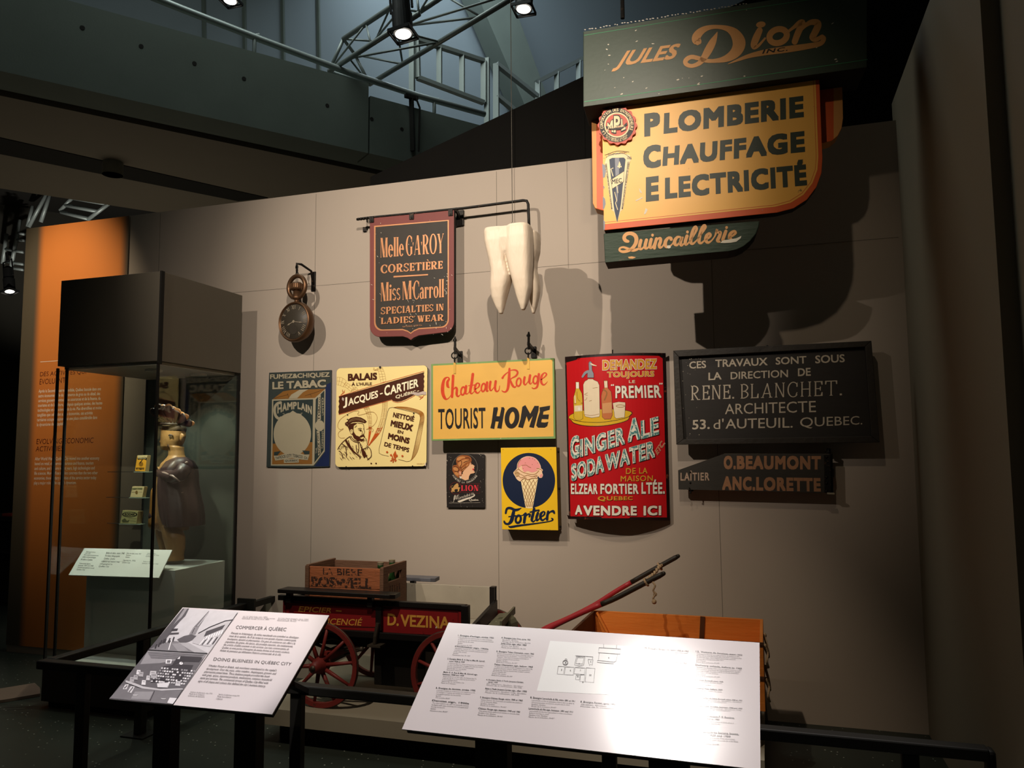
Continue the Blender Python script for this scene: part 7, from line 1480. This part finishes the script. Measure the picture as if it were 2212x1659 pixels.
# lower photograph: shop interior
f.poly([(405, 478), (978, 512), (652, 1004), (32, 944)], g(104), 1, 'photograph')
f.poly([(405, 478), (978, 512), (940, 560), (850, 575), (700, 570), (520, 600), (330, 610)], g(150), 2, 'photograph')
for k in range(7): f.line([(400+k*6, 492+k*10), (960-k*12, 520+k*7)], 4, g(90), 3, 'photograph', False)
f.poly([(680, 560), (720, 530), (940, 545), (905, 590), (770, 585), (640, 620)], g(70), 3, 'photograph'); f.poly([(690, 560), (722, 532), (715, 562)], g(220), 4, 'photograph')
f.poly([(582, 566), (640, 565), (632, 606), (578, 606)], g(226), 4, 'photograph'); f.poly([(594, 574), (628, 574), (622, 598), (590, 598)], g(120), 5, 'photograph')
f.poly(ell(730, 604, 18, 14, 16), g(232), 5, 'photograph'); f.line([(728, 604), (740, 597)], 4, g(50), 5.5, 'photograph', False)
f.poly([(560, 630), (700, 612), (850, 620), (800, 720), (760, 790), (430, 790), (500, 700)], g(70), 3, 'photograph')
random.seed(21)
for r in range(6):
    for k in range(14):
        x = 540-r*20+k*24+random.uniform(-4, 4); y = 642+r*25+k*2.2
        if random.random() < 0.16: continue
        f.poly([(x, y), (x+17, y+1), (x+13, y+16), (x-4, y+15)], g(random.choice((150, 190, 210, 228))), 4, 'photograph')
for x, y in ((300, 690), (270, 740), (235, 760), (430, 700), (395, 745), (350, 790), (520, 800), (680, 800), (320, 710), (440, 725)):
    w_ = random.uniform(26, 60); f.poly([(x, y-22), (x+w_, y-20), (x+w_*0.9, y+26), (x-8, y+22)], g(random.choice((200, 222, 170))), 4, 'photograph'); f.line([(x+8, y-6), (x+w_*0.8, y-4)], 4, g(80), 4.5, 'photograph', False)
f.poly([(495, 800), (620, 790), (600, 842), (500, 838)], g(214), 4.6, 'photograph'); f.line([(440, 770), (560, 770), (600, 830)], 6, g(60), 4.4, 'photograph')
f.poly([(190, 770), (260, 790), (360, 830), (520, 855), (740, 850), (760, 860), (540, 872), (350, 850), (190, 790)], g(190), 5, 'photograph')
f.poly([(150, 820), (350, 850), (540, 872), (740, 862), (652, 1004), (32, 944)], g(122), 3, 'photograph'); f.poly([(280, 880), (460, 880), (420, 960), (240, 950)], g(150), 4, 'photograph')
for q in ([(185, 812), (222, 808), (200, 858), (162, 858)], [(240, 828), (280, 832), (245, 895), (208, 885)]): f.poly(q, g(214), 5, 'photograph'); f.line([((q[0][0]+q[1][0])/2, q[0][1]+14), ((q[2][0]+q[3][0])/2, q[2][1]-12)], 10, g(110), 6, 'photograph', False)
f.line([(470, 878), (430, 965)], 8, g(80), 5, 'photograph', False); f.line([(265, 915), (305, 915)], 8, g(200), 5, 'photograph', False); f.line([(540, 950), (580, 952)], 8, g(200), 5, 'photograph', False); f.poly([(620, 940), (690, 945), (655, 1002), (595, 990)], g(222), 5, 'photograph')
f.line([(1280, 112), (652, 1004)], 4, g(60), 6, 'photograph', False)
f.text('COMMERCER À QUÉBEC', [(1258, 270), (1748, 294), (1762, 248), (1272, 226)], M_pt, 2, 'heading', -0.002)
f.para(['Français ou britanniques, de riches marchands ont contribué au développe-', 'ment de la capitale. Au fil du temps se sont ajoutés d’autres commerçants,', 'boutiquiers, épiciers et pharmaciens. Ces gens de commerce ont offert à la', 'population des grains, des épices, des produits importés, des médicaments,', 'des articles d’utilité courante et des services. Les rues commerçantes de', 'Québec se sont parées d’enseignes de toutes formes et de toutes couleurs.', 'Autant de panneaux qui définissent l’histoire commerciale de la ville.'], [(1100, 492), (1760, 540), (1892, 340), (1225, 294)], M_pt, 2, 'body_text', 0.004)
f.text('DOING BUSINESS IN QUÉBEC CITY', [(1040, 580), (1795, 628), (1812, 588), (1055, 538)], M_pt, 2, 'heading', -0.002)
f.para(['Whether French or British, rich merchants contributed to the capital’s', 'development. Over the years, other retailers, shopkeepers, grocers and', 'pharmacists joined them. These business people provided the locals', 'with grain, spices, imported products, medications, common household', 'items and services. The commercial streets of Québec City filled with', 'signs of all shapes and colours that defined the city’s business history.'], [(885, 792), (1570, 846), (1680, 660), (1005, 612)], M_pt, 2, 'body_text', 0.004)
for q, tx in (([(1318, 172), (1640, 186), (1650, 150), (1338, 138)], ['La rue Saint-Jean, vers 1890', 'Musée de la civilisation, fonds ancien', 'Saint-Jean Street, around 1890']), ([(1660, 192), (1965, 206), (1980, 170), (1680, 156)], ['La rue Saint-Joseph, vers 1900', 'Archives de la Ville de Québec', 'Saint-Joseph Street']), ([(790, 928), (1020, 945), (1035, 890), (825, 874)], ['Intérieur de pharmacie, vers 1910', 'Musée de la civilisation', 'Collection du Séminaire']), ([(1062, 960), (1290, 975), (1300, 912), (1100, 896)], ['Interior of a pharmacy, around 1910', 'Musée de la civilisation', 'Collection'])): f.para(tx, q, M_pt, 2, 'caption_text', 0.0)
f.build(T)
# long panel with the numbered list
T, f, (P0, ex, ed, n_) = panel('information_panel', (-1.02919208, 1.04160811, 0.9980195, 0.41941903, 0.59229981, -0.01189821, SCP), 'long slanted white information panel with numbered captions and a line diagram of the signs', ((0.21, 0.12), (0.745, 0.13)))
f.view((860, 1330), 2.765)
f.poly([(908, 150), (1415, 185), (1408, 480), (828, 450)], M_pw, 1, 'diagram')
def cap(hd, body, q, nh=1):
    L_ = len(hd)+len(body); F = homog(q)
    k = len(hd)/(len(hd)+len(body)*0.72)
    qh = [F(0, 1-k), F(1, 1-k), F(1, 1), F(0, 1)]; qb = [F(0.03, 0), F(1, 0), F(1, 1-k), F(0.03, 1-k)]
    f.para(hd, qh, M_ph, 2, 'heading', 0.016, fill=0.66)
    if body: f.para(body, qb, M_pt, 2, 'body_text', 0.0, fill=0.66)
B1 = ['L’identification d’un commerce par un objet symbolique', 'en deux ou en trois dimensions est une pratique courante', 'au tournant du 20e siècle.', 'Québec', 'Prêt anonyme, 81-1847']
cap(['1. Enseigne d’horloger, années 1900'], B1, [(346, 182), (568, 196), (572, 128), (356, 112)])
cap(['Clockmaker sign, 1900s'], ['Identifying a business by a two- or three-dimensional', 'symbolic object was a common practice at the turn', 'of the 20th century.', 'Québec', 'Anonymous loan, 81-1847'], [(315, 240), (532, 256), (540, 196), (340, 178)])
cap(['2. Enseigne Melle G. A. Roy et Miss M. Carroll,', '    entre 1928 et 1939'], ['La National Sign Co., mieux connue pour ses réalisations', 'au néon, a produit cette enseigne d’un salon de corsets', 'tenu par deux femmes, rue Saint-Stanislas.', 'National Sign Co. Ltd, Québec', 'Musée de la civilisation'], [(282, 330), (505, 346), (520, 268), (296, 252)])
cap(['Melle G. A. Roy & Miss M. Carroll sign,', 'between 1928 and 1939'], ['Better known for its neon signs, the National Sign Co.', 'made this sign for a corset shop run by two women', 'on Saint-Stanislas Street.', 'National Sign Co. Ltd, Québec City', 'Musée de la civilisation'], [(248, 408), (462, 424), (476, 348), (272, 332)])
cap(['3. Enseigne de dentiste, années 1900'], ['L’enseigne sculptée en ronde-bosse s’est éclipsée au profit', 'de l’enseigne à l’anglaise, qui consiste en un panneau', 'rectangulaire porteur des inscriptions.', 'Québec', 'Prêt anonyme, 88-847'], [(216, 496), (452, 512), (462, 442), (226, 426)])
cap(['Dentist sign, 1900s'], ['The relief sculpture sign style was eventually replaced', 'by English-style signs, consisting of a rectangular panel', 'bearing inscriptions.', 'Québec', 'Anonymous loan, 88-847'], [(180, 574), (410, 592), (425, 520), (204, 500)])
cap(['4. Enseigne Jules Dion, après 1955'], ['Québec, Québec', 'Musée de la civilisation, 86-338'], [(615, 162), (790, 172), (790, 140), (618, 126)]); cap(['Jules Dion sign, after 1955'], ['Québec City, Québec', 'Musée de la civilisation, 86-338'], [(610, 196), (760, 206), (768, 172), (616, 160)])
cap(['5. Enseigne Tabac Champlain, avant 1965'], ['Devant la concurrence des tabacs industriels américains,', 'les manufacturiers de Québec – comme la Rock City', 'Tobacco – font valoir le caractère authentique et', 'canadien-français de leurs produits.', 'Québec, Québec', 'Musée de la civilisation, 86-1847'], [(578, 284), (800, 296), (812, 224), (588, 208)])
cap(['Tabac Champlain sign, before 1965'], ['To stand out in the face of stiff competition from industrially', 'produced American tobacco, Québec City manufacturers,', 'like Rock City Tobacco, boasted their products’ authentic', 'French-Canadian flair.', 'Québec City, Québec', 'Musée de la civilisation, 86-1847'], [(548, 362), (790, 378), (806, 302), (575, 286)])
cap(['6. Enseigne Balais à l’huile Jacques-Cartier,', '    après 1950'], ['De Villemure, Québec, Québec', 'Musée de la civilisation, 68-446'], [(520, 420), (742, 438), (752, 394), (528, 378)]); cap(['Balais à l’huile Jacques-Cartier sign, after 1950'], ['De Villemure, Québec City, Québec', 'Musée de la civilisation, 68-446'], [(510, 464), (762, 486), (770, 448), (522, 430)])
cap(['7. Enseigne Château Rouge, entre 1949 et 1960'], ['Cette maison de touristes accueillait les visiteurs', 'sur la Grande Allée.', 'Québec, Québec', 'Musée de la civilisation, 90-467'], [(482, 542), (735, 562), (745, 502), (490, 482)]); cap(['Château Rouge sign, between 1949 and 1960'], ['This guest house welcomed visitors on Grande Allée.', 'Québec City, Québec', 'Musée de la civilisation, 90-467'], [(464, 600), (722, 618), (730, 570), (480, 548)])
cap(['8. Enseigne Larochelle & Fils, entre 1891 et 1911'], ['Larochelle et Fils se spécialise d’abord dans la vente de', 'chaussures pour se tourner ensuite vers le détail.', 'Québec, Québec', 'Musée de la civilisation, 89-437'], [(786, 548), (1040, 562), (1058, 506), (790, 482)]); cap(['Larochelle & Fils sign, between 1891 and 1911'], ['Larochelle & Fils first specialized in shoe manufacture', 'before turning to retail.', 'Québec City, Québec', 'Musée de la civilisation, 89-437'], [(768, 612), (1030, 626), (1045, 570), (780, 548)])
cap(['9. Enseigne Fortier, après 1950'], ['Québec, Québec', 'Musée de la civilisation'], [(1080, 548), (1290, 562), (1300, 524), (1090, 508)])
cap(['10. Enseigne Ginger ale, entre 1895 et 1963'], ['Établie dans le quartier Saint-Roch, la maison Elzéar Fortier', 'offre 28 variétés de liqueurs douces au début', 'des années 1900.', 'Québec, Québec', 'Musée de la civilisation, 87-3247'], [(1465, 256), (1722, 268), (1735, 208), (1468, 186)]); cap(['Ginger ale sign, between 1895 and 1963'], ['Located in the Saint-Roch borough, the Elzéar Fortier', 'company sold 28 varieties of soft drinks in the early 1900s.', 'Québec City, Québec', 'Musée de la civilisation, 87-3247'], [(1462, 316), (1710, 330), (1726, 280), (1470, 258)])
cap(['11. Enseigne René Blanchet, entre 1930 et 1960'], ['L’architecte René Blanchet a pratiqué à Québec', 'et dans sa région pendant plusieurs décennies.', 'Québec, Québec', 'Musée de la civilisation, 91-21'], [(1438, 398), (1708, 414), (1722, 354), (1442, 332)])
cap(['12. Enseigne Beaumont, vers 1940'], ['Québec, L’Ancienne-Lorette', 'Musée de la civilisation'], [(1420, 500), (1650, 514), (1660, 474), (1426, 458)])
cap(['13. Voiture de livraison, avant 1932'], ['La brasserie Boswell est la plus prospère de Québec en 1875,', 'et ses bières sont distribuées dans la province. L’entreprise utilise', 'ce véhicule léger, alors remplacé par la flotte motorisée.', 'acquise par l’entrepreneur Jean Talon.', 'Don Daoust', 'Musée de la civilisation, 87-2481'], [(1770, 284), (2045, 296), (2056, 232), (1774, 208)]); cap(['Delivery vehicle, before to 1932'], ['Boswell was Québec City’s most prosperous brewery in 1875,', 'with products distributed throughout the province. Founded', 'by Joseph Knight Boswell, it stands on the site of Intendant', 'Jean Talon’s former brewery.', 'Don Daoust', 'Musée de la civilisation, 87-2481'], [(1768, 366), (2044, 380), (2054, 312), (1774, 288)])
cap(['14. Caisse Boswell, avant 1909'], ['Boswell Brewery, Québec, Québec', 'Bois', 'Coll. privée, Québec'], [(1760, 414), (1930, 424), (1942, 392), (1762, 376)]); cap(['Boswell box, before 1909'], ['Boswell Brewery, Québec City, Québec', 'Wood'], [(1764, 460), (1930, 470), (1938, 440), (1768, 424)])
cap(['15. Bouteilles de bière Boswell, entre 1940 et 1953'], ['Boswell Brewery, Québec, Québec', 'Musée de la civilisation'], [(1762, 514), (2046, 530), (2056, 504), (1768, 482)]); cap(['Boswell beer bottles, between 1940 and 1953'], ['Boswell Brewery, Québec City', 'Musée de la civilisation'], [(1762, 562), (2046, 578), (2056, 552), (1768, 530)])
cap(['16. Boîtes de bananes P. G. Bussières,', '      entre 1930 et 1950'], ['Ce magasin se spécialise dans le commerce de bananes, gâteaux et', 'fruits, rue Dalhousie, site aujourd’hui celui', 'du Musée de la civilisation.', 'Québec'], [(1762, 668), (2000, 684), (2010, 606), (1770, 586)]); cap(['P. G. Bussières banana boxes,', 'between 1930 and 1950'], ['Specializing in the sale of bananas, fruits and provisions,', 'on rue Dalhousie. The store’s site is now that of the Musée', 'de la civilisation.', 'Musée de la civilisation, 2012-480'], [(1762, 768), (2028, 786), (2036, 702), (1770, 682)])
D = lambda pts, closed=True: f.line(pts, 2.2, M_pt, 2, 'diagram', False, closed)
D(ell(999, 282, 16, 15, 20)); D(ell(999, 282, 12, 11, 20)); D(ell(1003, 264, 6, 5, 12)); D([(1058, 240), (1165, 247), (1160, 262)], False); D([(1066, 243), (1117, 247), (1108, 298), (1082, 302), (1054, 296)]); D([(1072, 250), (1110, 253), (1103, 290), (1062, 287)]); D([(1135, 262), (1165, 265), (1158, 298), (1150, 290), (1145, 300), (1138, 285)])
D([(1200, 192), (1330, 200), (1326, 230), (1196, 222)]); D([(1202, 222), (1312, 230), (1302, 272), (1290, 278), (1196, 268)]); D([(1192, 268), (1290, 278), (1286, 288), (1190, 280)]); D([(1228, 170), (1228, 193)], False); D([(1306, 176), (1304, 198)], False)
D([(957, 303), (996, 305), (988, 352), (950, 349)]); D([(1000, 306), (1052, 310), (1046, 356), (993, 353)]); D([(1058, 310), (1118, 314), (1112, 352), (1050, 348)]); D([(1124, 312), (1176, 316), (1168, 400), (1118, 396)]); D([(1064, 356), (1086, 358), (1082, 384), (1060, 382)]); D([(1090, 354), (1116, 356), (1112, 396), (1086, 394)])
for s, x, y in (('1', 997, 286), ('2', 1078, 292), ('3', 1147, 280), ('4', 1254, 256), ('5', 973, 328), ('6', 1026, 332), ('7', 1085, 332), ('8', 1070, 368), ('9', 1100, 402), ('10', 1142, 360)): f.text(s, [(x, y), (x+6*len(s), y+0.4), (x+6*len(s)+1.5, y-7), (x+1.5, y-7.4)], M_ph, 3, 'diagram', 0.02)
f.build(T)
# floor light near the left edge, put in as a thin beige sheet
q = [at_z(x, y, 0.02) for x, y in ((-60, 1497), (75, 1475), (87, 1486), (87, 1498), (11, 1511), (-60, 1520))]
tag(MB().prism(q, (0, 0, -0.018), mat('floor_light_beige', '#6a584c', 0.8)).build('floor_tone'), 'patch of light as a flat beige sheet on the floor at the left edge before the showcase', 'light patch')
spot('spot_hall_floor', (-5.0, 2.0, 4.6), (-4.6, 3.4, 0), 30, (1.0, 0.5, 0.35), 50, 0.9, 0.1)
